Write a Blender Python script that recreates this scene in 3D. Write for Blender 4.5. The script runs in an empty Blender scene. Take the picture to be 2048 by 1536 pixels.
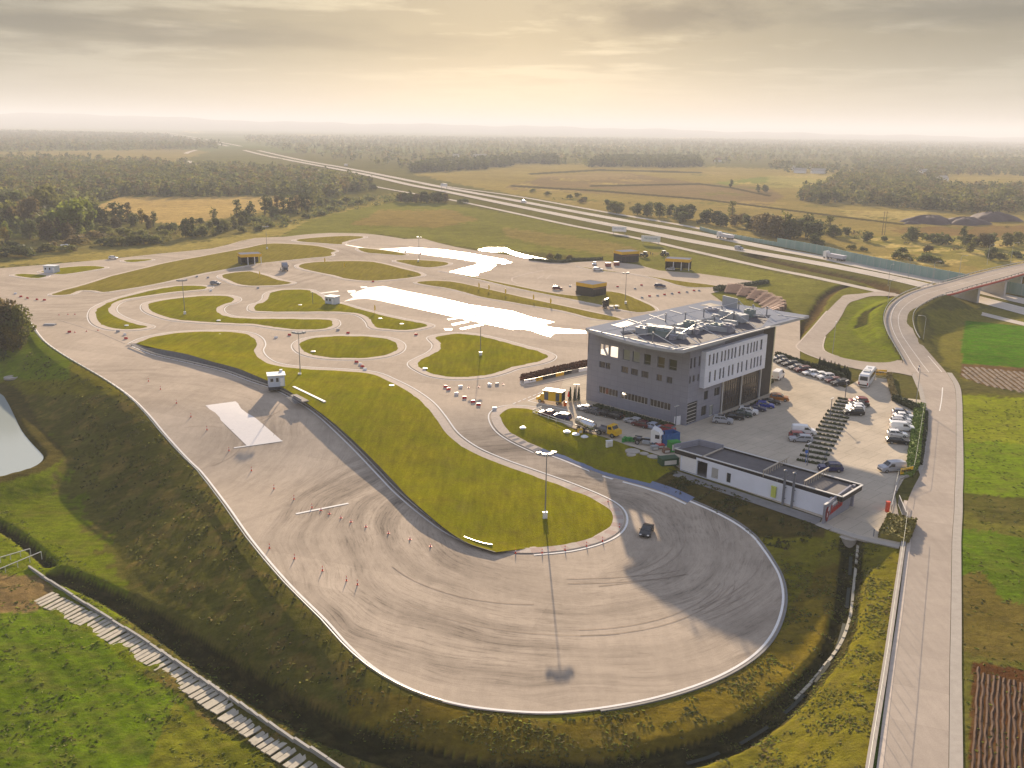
import bpy, bmesh, math, random
import numpy as np
from mathutils import Vector, Matrix, geometry
random.seed(7); rng = np.random.default_rng(7)
SC = bpy.context.scene; COL = SC.collection
R = math.radians
# ------------------------------------------------------------------ survey camera (2048x1536 photo)
F = 1850.0; CH = 62.0; PITCH = math.atan(512/F); ROLL = math.atan(0.0156)
fv = np.array([0, math.cos(PITCH), -math.sin(PITCH)]); _r = np.array([1., 0, 0]); _u = np.cross(_r, fv)
rv = _r*math.cos(ROLL)+_u*math.sin(ROLL); uv = -_r*math.sin(ROLL)+_u*math.cos(ROLL)
def P(x, y, z=0.):
    d = fv*F+rv*(x-1024)+uv*(768-y); t = (z-CH)/d[2]
    return np.array([0, 0, CH])+d*t
def S3(t): t = np.clip(t, 0, 1); return t*t*(3-2*t)
BD = 2.8; PROT = None   # the lower track lies 2.8 m below the car park
def B(X, Y):
    X = np.asarray(X, float); Y = np.asarray(Y, float); z = np.zeros(X.shape); k = (Y < 206) & (Y > -400)
    if PROT is None or not k.any(): return z
    x = X[k]; y = Y[k]; d = np.where(inpoly(x, y, PROT), 0, polydist(x, y, PROT[:PRN]))
    z[k] = -BD*S3((206-y)/48)*S3((d-1)/12); return z
def Bz(p): return float(B(np.array([p[0]]), np.array([p[1]]))[0])
def march(px, py, fn, off=0.):
    d = fv*F+rv*(px-1024)+uv*(768-py); d = d/-d[2]
    ts = np.linspace(CH-10, CH+14, 241); X = d[0]*ts; Y = d[1]*ts; Z = CH-ts
    h = Z-(fn(X, Y)+off); k = int(np.argmax(h <= 0))
    if h[k] > 0: k = len(ts)-1
    k = max(k, 1); t = ts[k-1]+(ts[k]-ts[k-1])*h[k-1]/(h[k-1]-h[k]+1e-9)
    return np.array([d[0]*t, d[1]*t, CH-t])
def P0(x, y, off=0.):
    p = P(x, y, 0)
    if p[1] > 225 and off == 0: return p
    return march(x, y, B, off)
def P2(x, y, z=0.): return P0(x, y)[:2] if z == 0 else P(x, y, z)[:2]
def proj(X, Y, Z):
    a, b, c = X, Y, Z-CH
    d = a*fv[0]+b*fv[1]+c*fv[2]; d = np.where(np.abs(d) < 1e-3, 1e-3, d)
    return 1024+F*(a*rv[0]+b*rv[1]+c*rv[2])/d, 768-F*(a*uv[0]+b*uv[1]+c*uv[2])/d, d
cd = bpy.data.cameras.new("camera"); cam = bpy.data.objects.new("camera", cd); COL.objects.link(cam)
cd.sensor_width = 36; cd.lens = 36*F/2048; cd.clip_end = 60000; cd.clip_start = 0.5
m = Matrix(((rv[0], uv[0], -fv[0]), (rv[1], uv[1], -fv[1]), (rv[2], uv[2], -fv[2]))).to_4x4(); m.translation = (0, 0, CH)
cam.matrix_world = m; SC.camera = cam
# ------------------------------------------------------------------ tags
def tag(o, label=None, cat=None, group=None, kind=None):
    if label: o['label'] = label
    if cat: o['category'] = cat
    if group: o['group'] = group
    if kind: o['kind'] = kind
    return o
def empty(name, loc, rz=0, label=None, cat=None, group=None):
    o = bpy.data.objects.new(name, None); COL.objects.link(o)
    o.location = loc; o.rotation_euler = (0, 0, rz); o.empty_display_size = 0.3
    return tag(o, label, cat, group)
def link(name, me, parent=None):
    o = bpy.data.objects.new(name, me); COL.objects.link(o); o.parent = parent; return o
def copy_tree(o, parent=None):
    c = o.copy(); COL.objects.link(c); c.parent = parent
    for ch in o.children: copy_tree(ch, c)
    return c
# ------------------------------------------------------------------ materials
MATS = {}
def mat(name, col, rough=0.7, metal=0.0, spec=0.4, var=0.0, vscale=1.0, bump=0.0, bscale=8.0, coat=0.0, alpha=1.0, trans=0.0):
    if name in MATS: return MATS[name]
    M = bpy.data.materials.new(name); M.use_nodes = True; nt = M.node_tree; b = nt.nodes['Principled BSDF']
    b.inputs['Base Color'].default_value = (*col, 1); b.inputs['Roughness'].default_value = rough
    b.inputs['Metallic'].default_value = metal; b.inputs['Specular IOR Level'].default_value = spec
    b.inputs['Coat Weight'].default_value = coat
    if trans: b.inputs['Transmission Weight'].default_value = trans
    tc = nt.nodes.new('ShaderNodeTexCoord')
    if var > 0:
        n = nt.nodes.new('ShaderNodeTexNoise'); n.inputs['Scale'].default_value = vscale; n.inputs['Detail'].default_value = 6; n.inputs['Roughness'].default_value = 0.65
        nt.links.new(tc.outputs['Object'], n.inputs['Vector'])
        mr = nt.nodes.new('ShaderNodeMapRange'); mr.inputs['From Min'].default_value = 0.25; mr.inputs['From Max'].default_value = 0.75
        mr.inputs['To Min'].default_value = 1-var; mr.inputs['To Max'].default_value = 1+var; nt.links.new(n.outputs['Fac'], mr.inputs['Value'])
        mx = nt.nodes.new('ShaderNodeVectorMath'); mx.operation = 'SCALE'; mx.inputs[0].default_value = col
        nt.links.new(mr.outputs['Result'], mx.inputs['Scale']); nt.links.new(mx.outputs['Vector'], b.inputs['Base Color'])
    if bump > 0:
        n2 = nt.nodes.new('ShaderNodeTexNoise'); n2.inputs['Scale'].default_value = bscale; n2.inputs['Detail'].default_value = 5
        nt.links.new(tc.outputs['Object'], n2.inputs['Vector'])
        bp = nt.nodes.new('ShaderNodeBump'); bp.inputs['Strength'].default_value = 1.0; bp.inputs['Distance'].default_value = bump
        nt.links.new(n2.outputs['Fac'], bp.inputs['Height']); nt.links.new(bp.outputs['Normal'], b.inputs['Normal'])
    MATS[name] = M; return M
class NT:
    """small helper for hand-built node trees"""
    def __init__(s, name):
        s.m = bpy.data.materials.new(name); s.m.use_nodes = True; s.t = s.m.node_tree; s.b = s.t.nodes['Principled BSDF']; MATS[name] = s.m
    def n(s, typ, **kw):
        q = s.t.nodes.new(typ)
        for k, v in kw.items(): setattr(q, k, v)
        return q
    def l(s, a, b): s.t.links.new(a, b)
    def noise(s, vec, scale, detail=5, rough=0.6):
        q = s.n('ShaderNodeTexNoise'); q.inputs['Scale'].default_value = scale; q.inputs['Detail'].default_value = detail; q.inputs['Roughness'].default_value = rough
        s.l(vec, q.inputs['Vector']); return q.outputs['Fac']
    def rng(s, v, a, b, c, d):
        q = s.n('ShaderNodeMapRange'); s.l(v, q.inputs['Value'])
        for k, x in zip(('From Min', 'From Max', 'To Min', 'To Max'), (a, b, c, d)): q.inputs[k].default_value = x
        return q.outputs['Result']
    def math(s, op, a, b=None, clamp=False):
        q = s.n('ShaderNodeMath', operation=op, use_clamp=clamp)
        for i, x in enumerate((a, b)):
            if x is None: continue
            if isinstance(x, (int, float)): q.inputs[i].default_value = x
            else: s.l(x, q.inputs[i])
        return q.outputs[0]
    def mix(s, f, a, b, typ='MIX'):
        q = s.n('ShaderNodeMix', data_type='RGBA', blend_type=typ)
        for i, x in ((0, f), (6, a), (7, b)):
            if isinstance(x, (int, float)): q.inputs[i].default_value = x
            elif isinstance(x, tuple): q.inputs[i].default_value = (*x, 1)
            else: s.l(x, q.inputs[i])
        return q.outputs[2]
    def bump(s, h, dist):
        q = s.n('ShaderNodeBump'); q.inputs['Distance'].default_value = dist; s.l(h, q.inputs['Height']); s.l(q.outputs['Normal'], s.b.inputs['Normal'])
def scalev(N, vec, sx, sy, sz):
    q = N.n('ShaderNodeMapping'); q.inputs['Scale'].default_value = (sx, sy, sz); N.l(vec, q.inputs['Vector']); return q.outputs['Vector']
# ------------------------------------------------------------------ mesh builder
class MB:
    def __init__(s): s.v = []; s.f = []
    def add(s, vs, fs):
        k = len(s.v); s.v += [tuple(map(float, q)) for q in vs]; s.f += [tuple(i+k for i in q) for q in fs]; return s
    def box(s, c, d, rz=0, M=None):
        x, y, z = d[0]/2, d[1]/2, d[2]/2; cs, sn = math.cos(rz), math.sin(rz)
        vs = []
        for k in (-z, z):
            for i, j in ((-x, -y), (x, -y), (x, y), (-x, y)): vs.append((c[0]+i*cs-j*sn, c[1]+i*sn+j*cs, c[2]+k))
        return s.add(vs, [(3, 2, 1, 0), (4, 5, 6, 7), (0, 1, 5, 4), (1, 2, 6, 5), (2, 3, 7, 6), (3, 0, 4, 7)])
    def prism(s, poly, z0, z1, caps=True):
        n = len(poly); ar = sum(poly[i][0]*poly[(i+1) % n][1]-poly[(i+1) % n][0]*poly[i][1] for i in range(n))
        if ar < 0: poly = poly[::-1]
        a = z0 if hasattr(z0, '__len__') else [z0]*n; b = z1 if hasattr(z1, '__len__') else [z1]*n
        vs = [(p[0], p[1], a[i]) for i, p in enumerate(poly)]+[(p[0], p[1], b[i]) for i, p in enumerate(poly)]
        fs = [(i, (i+1) % n, n+(i+1) % n, n+i) for i in range(n)]
        if caps: fs += [tuple(range(n, 2*n)), tuple(range(n-1, -1, -1))]
        return s.add(vs, fs)
    def tube(s, a, b, r, r2=None, n=6, cap=True):
        a = Vector(a); b = Vector(b); r2 = r if r2 is None else r2; d = (b-a)
        if d.length < 1e-6: return s
        q = d.to_track_quat('Z', 'Y'); vs = []
        for p, rr in ((a, r), (b, r2)):
            for i in range(n):
                t = 2*math.pi*i/n; vs.append(p+q@Vector((rr*math.cos(t), rr*math.sin(t), 0)))
        fs = [(i, (i+1) % n, n+(i+1) % n, n+i) for i in range(n)]
        if cap: fs += [tuple(range(n-1, -1, -1)), tuple(range(n, 2*n))]
        return s.add(vs, fs)
    def lathe(s, prof, c=(0, 0, 0), n=10):
        vs = []; k = len(prof)
        for (r, z) in prof:
            for i in range(n):
                t = 2*math.pi*i/n; vs.append((c[0]+r*math.cos(t), c[1]+r*math.sin(t), c[2]+z))
        fs = [(j*n+i, j*n+(i+1) % n, (j+1)*n+(i+1) % n, (j+1)*n+i) for j in range(k-1) for i in range(n)]
        fs += [tuple(range(n-1, -1, -1)), tuple(range((k-1)*n, k*n))]
        return s.add(vs, fs)
    def quad(s, a, b, c, d): return s.add([a, b, c, d], [(0, 1, 2, 3)])
    def mesh(s, name, m, smooth=False):
        me = bpy.data.meshes.new(name); me.from_pydata(s.v, [], s.f); me.materials.append(m)
        if smooth: me.polygons.foreach_set('use_smooth', [True]*len(me.polygons))
        me.update(); return me
    def build(s, name, m, parent=None, smooth=False): return link(name, s.mesh(name, m, smooth), parent)
def struct(name, o, label=None):
    o.name = name; o['kind'] = 'structure'
    if label: o['label'] = label
    return o
def npmesh(name, V, Q, m, cols=None, k=4):
    V = np.asarray(V, np.float32).reshape(-1, 3); Q = np.asarray(Q, np.int32).reshape(-1, k)
    me = bpy.data.meshes.new(name); me.vertices.add(len(V)); me.vertices.foreach_set('co', V.ravel())
    me.loops.add(Q.size); me.loops.foreach_set('vertex_index', Q.ravel())
    me.polygons.add(len(Q)); me.polygons.foreach_set('loop_start', np.arange(0, Q.size, k, dtype=np.int32))
    me.polygons.foreach_set('loop_total', np.full(len(Q), k, np.int32))
    me.materials.append(m)
    if cols is not None:
        at = me.color_attributes.new('Col', 'FLOAT_COLOR', 'POINT'); c4 = np.ones((len(V), 4), np.float32); c4[:, :3] = cols
        at.data.foreach_set('color', c4.ravel())
    me.update(calc_edges=True); return me
# ------------------------------------------------------------------ 2-D geometry
def spline(pts, closed=True, n=6):
    pts = [np.array(p, float) for p in pts]; N = len(pts); out = []
    rngk = range(N) if closed else range(N-1)
    for i in rngk:
        g = (lambda k: pts[k % N]) if closed else (lambda k: pts[min(max(k, 0), N-1)])
        p0, p1, p2, p3 = g(i-1), g(i), g(i+1), g(i+2)
        if not closed and i == 0: p0 = 2*p1-p2
        if not closed and i == N-2: p3 = 2*p2-p1
        t0 = 0; t1 = t0+max(np.linalg.norm(p1-p0), 1e-6)**.5; t2 = t1+max(np.linalg.norm(p2-p1), 1e-6)**.5; t3 = t2+max(np.linalg.norm(p3-p2), 1e-6)**.5
        for j in range(n):
            t = t1+(t2-t1)*j/n
            A1 = (t1-t)/(t1-t0)*p0+(t-t0)/(t1-t0)*p1; A2 = (t2-t)/(t2-t1)*p1+(t-t1)/(t2-t1)*p2; A3 = (t3-t)/(t3-t2)*p2+(t-t2)/(t3-t2)*p3
            B1 = (t2-t)/(t2-t0)*A1+(t-t0)/(t2-t0)*A2; B2 = (t3-t)/(t3-t1)*A2+(t-t1)/(t3-t1)*A3
            out.append((t2-t)/(t2-t1)*B1+(t-t1)/(t2-t1)*B2)
    if not closed: out.append(pts[-1])
    return out
def W(pts, z=0.): return [P2(p[0], p[1], p[2] if len(p) > 2 else z) for p in pts]
def inpoly(X, Y, poly):
    ins = np.zeros(X.shape, bool); n = len(poly)
    for i in range(n):
        x1, y1 = poly[i][:2]; x2, y2 = poly[(i+1) % n][:2]
        if y1 == y2: continue
        c = ((y1 > Y) != (y2 > Y)) & (X < (x2-x1)*(Y-y1)/(y2-y1)+x1); ins ^= c
    return ins
def polydist(X, Y, pl, vals=None):
    """distance to an open polyline, with interpolated value"""
    best = np.full(X.shape, 1e9); bv = np.zeros(X.shape)
    for i in range(len(pl)-1):
        ax, ay = pl[i][:2]; bx, by = pl[i+1][:2]; dx, dy = bx-ax, by-ay; L = dx*dx+dy*dy+1e-12
        t = np.clip(((X-ax)*dx+(Y-ay)*dy)/L, 0, 1); d = np.hypot(X-ax-t*dx, Y-ay-t*dy); mk = d < best
        best = np.where(mk, d, best)
        if vals is not None: bv = np.where(mk, vals[i]+(vals[i+1]-vals[i])*t, bv)
    return (best, bv) if vals is not None else best
def offset(poly, d, closed=True):
    n = len(poly); out = []
    ar = sum(poly[i][0]*poly[(i+1) % n][1]-poly[(i+1) % n][0]*poly[i][1] for i in range(n)) if closed else 1
    sg = 1 if ar > 0 else -1
    for i in range(n):
        a = poly[i-1] if (closed or i > 0) else poly[i]; b = poly[(i+1) % n] if (closed or i < n-1) else poly[i]
        t = np.array(b[:2])-np.array(a[:2]); L = np.linalg.norm(t)+1e-9
        nrm = np.array([t[1], -t[0]])/L*sg; out.append(np.array(poly[i][:2])+nrm*d)
    return out
def strip(pl, w0, w1, z, name, m, closed=False, zf=None, thick=0.0):
    """ribbon between offsets w0..w1 of a polyline"""
    A = offset(pl, w0, closed); B_ = offset(pl, w1, closed); n = len(pl); b = MB()
    za = [z+Bz(p) for p in A]; zb = [z+Bz(p) for p in B_]
    for i in range(n if closed else n-1):
        j = (i+1) % n
        b.quad((*A[i], za[i]), (*A[j], za[j]), (*B_[j], zb[j]), (*B_[i], zb[i]))
        if thick:
            b.quad((*B_[i], zb[i]), (*B_[j], zb[j]), (*B_[j], zb[j]-thick), (*B_[i], zb[i]-thick))
            b.quad((*A[j], za[j]), (*A[i], za[i]), (*A[i], za[i]-thick), (*A[j], za[j]-thick))
    return b.build(name, m)
def flat(poly, z, name, m):
    tris = geometry.tessellate_polygon([[Vector((p[0], p[1], 0)) for p in poly]])
    me = bpy.data.meshes.new(name); me.from_pydata([(p[0], p[1], z+Bz(p)) for p in poly], [], [tuple(t) for t in tris]); me.materials.append(m)
    bm = bmesh.new(); bm.from_mesh(me)
    for f_ in bm.faces:
        if f_.normal.z < 0: f_.normal_flip()
    bm.to_mesh(me); bm.free(); return link(name, me)
def sheet(poly, zfun, step, name, m):
    """triangulated sheet with interior points, z from a function"""
    P0 = np.array([p[:2] for p in poly]); x0, y0 = P0.min(0); x1, y1 = P0.max(0)
    gx, gy = np.meshgrid(np.arange(x0, x1, step), np.arange(y0, y1, step)); gx = gx.ravel(); gy = gy.ravel()
    k = inpoly(gx, gy, poly); gx = gx[k]; gy = gy[k]
    dd = polydist(gx, gy, list(P0)+[P0[0]]); k = dd > step*.4; gx = gx[k]; gy = gy[k]
    vs = [Vector(p) for p in P0]+[Vector((a, b)) for a, b in zip(gx, gy)]; n = len(P0)
    r_ = geometry.delaunay_2d_cdt(vs, [], [list(range(n))], 1, 1e-5)
    V = np.array([(v.x, v.y) for v in r_[0]]); Z = zfun(V[:, 0], V[:, 1])+B(V[:, 0], V[:, 1])
    me = bpy.data.meshes.new(name); me.from_pydata([(a, b, c) for (a, b), c in zip(V, Z)], [], r_[2]); me.materials.append(m)
    bm = bmesh.new(); bm.from_mesh(me)
    for f_ in bm.faces:
        if f_.normal.z < 0: f_.normal_flip()
        f_.smooth = True
    bm.to_mesh(me); bm.free(); return link(name, me)
# ================================================================== LAYOUT (pixel measurements of the photo turned into metres)
_pr = [P(x, y)[:2] for x, y in [(1040,810),(1069,818),(1110,836),(1138,853),(1193,868),(1264,893),(1352,937),(1450,972),(1560,1010),(1643,1040),(1650,1054),(1720,1076),(1797,1092),(1808,1092),(1792,1200),(1772,1350),(1744,1536),(1707,1800)]]
PROT = [tuple(p) for p in _pr]+[(20, -400), (9000, -400), (9000, 400), (0, 400)]; PRN = len(_pr)
EDGE = [(-700,470,2,14),(-250,540,2.5,14),(-80,572,3,14),(0,600,3,15),(40,628,3.5,15),(55,640,4,16),(87,682,5,18),(125,710,5.5,19),(162,732,6,20),(200,754,6,21),(250,787,6.3,20),(297,832,6.3,19),(325,866,6.5,19),(375,921,6.5,19),(400,945,6.5,19),(450,1010,6.5,19),(500,1081,6.5,19),(575,1170,6.2,18),(650,1245,6,17),(690,1290,5.6,16),(740,1335,5,15),(800,1372,4,13),(860,1397,3.2,12),(920,1413,2.4,11),(1000,1424,1.8,11),(1100,1429,1.5,11),(1200,1420,1.3,11),(1300,1402,1.2,11),(1390,1376,1,11),(1460,1346,.9,11),(1515,1310,.8,11),(1548,1272,.8,11),(1566,1230,.7,11),(1571,1190,.6,11),(1562,1150,.5,10),(1545,1120,.4,10),(1530,1098,.3,9),(1513,1076,.2,8),(1480,1049,.1,7),(1435,1024,.05,6),(1385,1002,0,5),(1345,984,0,4),(1300,969,0,3)]
EDGE2 = [(1352,940,0,4),(1450,975,0,5),(1560,1012,0,6),(1643,1042,.1,7),(1650,1056,.1,8),(1720,1076,.3,10),(1797,1092,.3,8),(1806,1092,.3,8),(1790,1200,.4,8),(1770,1350,.4,8),(1742,1536,.5,8),(1705,1800,.5,8)]
track_edge = spline([P2(x, y) for x, y, a, b in EDGE], False, 4)
e_val = spline([(a, b) for x, y, a, b in EDGE], False, 4)
e2 = [P2(x, y) for x, y, a, b in EDGE2]
PLB = [tuple(p) for p in track_edge]+[tuple(p) for p in e2]
PLV = [tuple(v) for v in e_val]+[(a, b) for x, y, a, b in EDGE2]
PLATEAU = PLB+[(20, -400), (9000, -400), (9000, 40000), (-9000, 40000), (-9000, PLB[0][1])]
# ramp: left edge, right edge, height
RAMP = [((1822,745),(1893,745),0),((1810,728),(1878,728),.05),((1801,712),(1864,712),.4),((1788,690),(1843,687),1.3),((1776,668),(1830,668),2.3),((1769,645),(1823,640),3.4),((1771,625),(1829,622),4.2),((1784,605),(1848,608),5.0),((1812,587),(1880,593),5.7),((1850,574),(1912,585),6.2),((1891,564),(1942,576),6.6),((1944,549),(1995,562),7.2),((1989,538),(2048,547),7.5),((2048,526),(2110,532),7.6),((2140,508),(2210,514),7.6),((2300,482),(2380,488),7.2)]
ramp_l = spline([P2(*a, z) for a, b, z in RAMP], False, 5); ramp_r = spline([P2(*b, z) for a, b, z in RAMP], False, 5); ramp_z = [float(q[0]) for q in spline([(z, 0) for a, b, z in RAMP], False, 5)]
ramp_c = [(a+b)/2 for a, b in zip(ramp_l, ramp_r)]; RAB = 8*5+2   # index of the bridge abutment
def T0(X, Y):
    X = np.asarray(X, float); Y = np.asarray(Y, float); sh = X.shape; X = X.ravel(); Y = Y.ravel()
    base = B(X, Y); z = base-.12; low = ~inpoly(X, Y, PLATEAU); x = X[low]; y = Y[low]
    if len(x):
        best = np.full(x.shape, 1e9); sw = np.zeros(x.shape); sd = np.zeros(x.shape); sww = np.zeros(x.shape)
        best = polydist(x, y, PLB)
        for (px, py), (d_, w_) in zip(PLB[::2], PLV[::2]):
            q = 1/(np.hypot(x-px, y-py)+.5)**4; sw += q; sd += q*d_; sww += q*w_
        t = np.clip((best-.7)/(sww/sw), 0, 1); s = t*t*(3-2*t)*.5+t*.5
        z[low] = base[low]-.12-(sd/sw)*s-t*(.12*np.sin(x*.9+y*.3)*np.sin(y*.7-x*.2)+.1*np.sin(x*2.1)*np.sin(y*1.7))
    zr = np.full(X.shape, -9.); k = (X > 60) & (X < 400) & (Y > 200) & (Y < 620)
    if k.any():
        d, v = polydist(X[k], Y[k], ramp_c[:RAB+1], ramp_z[:RAB+1]); zr[k] = v-.15-np.maximum(0, d-6.5)*.5
        far = [i for i in range(len(ramp_c)) if i > 12*5+3]
        d, v = polydist(X[k], Y[k], [ramp_c[i] for i in far], [ramp_z[i] for i in far]); zr[k] = np.maximum(zr[k], v-.15-np.maximum(0, d-7.5)*.5)
    return np.maximum(z, zr).reshape(sh)
_D = [([(1703,1082),(1702,1120),(1698,1170),(1690,1230),(1668,1295),(1630,1345),(1585,1395),(1520,1445),(1440,1485),(1350,1512),(1230,1535),(1000,1545),(830,1512),(720,1478),(640,1447),(500,1366),(350,1270),(270,1222),(200,1182),(130,1152),(112,1146)], 2.3, 1.5),
      ([(-60,1028),(0,1052),(50,1085),(100,1128)], 1.2, 1.0),
      ([(1500,509),(1560,524),(1640,542),(1750,566),(1832,583)], 5.5, 2.0),
      ([(1725,571),(1690,572),(1655,588),(1630,625),(1590,670),(1553,705)], 2.6, 1.3),
      ([(1796,600),(1765,607),(1735,622),(1722,650)], 2.5, .9)]
DITCH = [([march(x, y, T0)[:2] for x, y in pl], hw, dp) for pl, hw, dp in _D]
DITCH = [(spline(pl, False, 4), hw, dp) for pl, hw, dp in DITCH]
PZ = -7.0
POND = [P(x, y, PZ)[:2] for x, y in [(-220,770),(-60,772),(0,787),(14,803),(29,832),(44,862),(64,887),(82,906),(87,914),(82,924),(60,937),(30,946),(0,954),(-120,985),(-300,1010)]]
PONDS = spline(POND, True, 4)
MOUNDS = [(P2(1860,445), 16, 4.5, 9), (P2(1930,447), 15, 4, 12), (P2(1985,440), 17, 5, 12), (P2(1822,447), 5, 1.6, 5)]
def terrain(X, Y):
    X = np.asarray(X, float); Y = np.asarray(Y, float); z = T0(X, Y)
    for pl, hw, dp in DITCH:
        x0, y0 = np.min(pl, 0)-8; x1, y1 = np.max(pl, 0)+8; k = (X > x0) & (X < x1) & (Y > y0) & (Y < y1)
        if k.any():
            d = polydist(X[k], Y[k], pl); t = np.clip(1-(d-.35)/hw, 0, 1); z[k] -= dp*t*t*(3-2*t)
    k = (Y < 260) & (X < -40)
    if k.any():
        x = X[k]; y = Y[k]; d = polydist(x, y, PONDS+[PONDS[0]]); i = inpoly(x, y, PONDS)
        zz = z[k]; sd = np.where(i, d, -d); t2 = S3(1+(sd+1)/13); zz = zz*(1-t2)+(PZ+.55)*t2; z[k] = zz; t = S3((sd+1.2)/2.4); zz = zz*(1-t)+(PZ-.9)*t; z[k] = np.where(t > 0, np.minimum(zz, z[k]), z[k])
    return z
def G(px, py, off=0.): return march(px, py, terrain, off)
def TZ(x, y): return float(terrain(np.array([x]), np.array([y]))[0])
# ------------------------------------------------------------------ ground sheet
th = np.concatenate([np.arange(-180, -38, 4.), np.arange(-38, 38, .15), np.arange(38, 180, 4.)]); th = np.radians(th)
rr = [12.]
while rr[-1] < 24000: rr.append(rr[-1]*(1.0055 if 70 < rr[-1] < 1200 else 1.012 if rr[-1] > 1200 else 1.05))
rr = np.array(rr); TT, RR = np.meshgrid(th, rr); GX = RR*np.sin(TT); GY = RR*np.cos(TT)
GZ = terrain(GX, GY)
def sn(x, y, s, ph=0): return (np.sin(x*s+ph+2.1*np.sin(y*s*.7+ph))*np.cos(y*s*1.1-ph+1.7*np.sin(x*s*.6)))
far = np.clip((RR-700)/2500, 0, 1); GZ = GZ+far*3*sn(GX, GY, .004)-far*1.5
hl = np.clip((RR-9500)/4500, 0, 1)**1.5   # distant hills
hx = np.degrees(TT)
hh = 60+95*np.exp(-((hx+25)/9)**2)+30*np.exp(-((hx+8)/9)**2)+22*np.exp(-((hx-3)/8)**2)+8*np.sin(hx*.9)+6*np.sin(hx*2.3+1)-20*np.clip((hx-10)/15, 0, 1)
GZ = GZ+hl*hh
px, py, dd = proj(GX, GY, GZ); vis = dd > 1
jx = (rng.random(GX.shape)-.5)*6+14*sn(GX, GY, .21)*np.clip(160/RR, .1, 1); jy = (rng.random(GX.shape)-.5)*4+6*sn(GY, GX, .17, 1)*np.clip(160/RR, .1, 1)
qx = px+jx; qy = py+jy
C = np.zeros(GX.shape+(3,)); C[:] = (.115, .112, .05)
def paint(poly, col, hard=False):
    k = inpoly(px if hard else qx, py if hard else qy, poly) & vis; C[k] = col
# far left and right country
paint([(-400,250),(2500,250),(2500,306),(-400,306)], (.12,.14,.07))
paint([(-400,303),(0,303),(240,300),(340,296),(420,303),(440,318),(330,328),(120,316),(-400,318)], (.22,.18,.09))
paint([(430,300),(520,296),(560,330),(400,335),(360,322)], (.12,.12,.05))
for k in range(46):
    x0 = random.uniform(-100, 2150); y0 = 268+(x0-1024)*.0156+random.uniform(3, 44); w = random.uniform(30, 120)*(y0-250)/40
    paint([(x0-w, y0), (x0-w*.3, y0-1.6), (x0+w, y0-.5), (x0+w*.4, y0+1.8)], random.choice([(.30,.25,.13), (.22,.20,.09), (.16,.17,.07)]))
paint([(-400,316),(340,326),(560,336),(760,372),(640,402),(240,394),(185,470),(-400,480)], (.10,.11,.04))
paint([(195,412),(240,393),(560,393),(620,398),(640,410),(560,424),(470,443),(380,452),(310,445),(250,438),(200,420)], (.36,.27,.15))
paint([(-400,470),(120,480),(300,470),(420,440),(600,410),(800,385),(800,400),(640,430),(520,462),(260,505),(-400,540)], (.17,.15,.07))
paint([(-400,536),(0,524),(240,500),(400,484),(530,460),(660,425),(760,405),(800,402),(620,440),(560,472),(420,497),(325,508),(212,520),(-400,560)], (.27,.23,.10))
paint([(560,474),(620,440),(720,415),(800,402),(900,408),(1024,428),(1280,482),(1536,542),(1640,562),(1690,566),(1640,600),(1560,700),(1480,700),(1440,600),(1200,518),(1020,500),(760,470)], (.17,.17,.055))
paint([(760,420),(900,420),(960,440),(880,455),(700,450)], (.23,.18,.085))
paint([(1000,455),(1200,480),(1330,510),(1240,515),(1020,480)], (.23,.19,.09))
paint([(500,480),(800,455),(1000,470),(1130,500),(1000,503),(760,470),(560,478)], (.18,.18,.06))
# east of the motorway
paint([(820,346),(1024,326),(1400,332),(1536,338),(2500,340),(2500,620),(1900,580),(1536,480),(1240,430),(1024,388),(900,365)], (.24,.195,.09))
paint([(1010,374),(1100,352),(1250,346),(1400,366),(1530,374),(1570,392),(1536,412),(1300,390),(1024,380)], (.20,.15,.105))
paint([(1060,352),(1220,345),(1280,352),(1180,360)], (.26,.20,.13))
paint([(1424,366),(1540,352),(1620,352),(1540,364),(1460,371)], (.17,.19,.06))
paint([(1536,352),(1700,350),(1690,362),(1610,378),(1536,374)], (.27,.24,.11))
paint([(1760,402),(2100,412),(2100,424),(1900,418),(1760,410)], (.2,.18,.11))
paint([(1680,420),(1860,425),(1840,440),(1700,436)], (.34,.28,.15))
paint([(1760,455),(2100,450),(2100,480),(1850,478)], (.20,.14,.08))
paint([(1640,470),(2200,478),(2200,560),(2000,545),(1800,500)], (.21,.19,.075))
for k in range(26):
    x0 = random.uniform(1700, 2100); y0 = random.uniform(478, 535); w = random.uniform(18, 60)
    paint([(x0-w, y0), (x0, y0-3), (x0+w, y0), (x0, y0+3)], (.40,.32,.17))
for k in range(60):
    x0 = random.uniform(1000, 2000); y0 = random.uniform(345, 470)
    if y0 > 335+(x0-800)*.13+25: continue
    w = random.uniform(20, 90); paint([(x0-w, y0-w*.05), (x0, y0-2), (x0+w, y0+w*.05), (x0, y0+2)], random.choice([(.32,.26,.13), (.16,.15,.06), (.28,.22,.12)]))
# dark weed lines
for pl in ([(1024,372),(1200,382),(1400,398),(1536,415),(1700,436),(1810,449)], [(1180,372),(1400,368),(1460,375),(1540,392)], [(1060,348),(1200,340),(1400,345)]):
    d = polydist(px, py, pl); C[(d < 1.7) & vis] = (.055,.05,.03)
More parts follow.
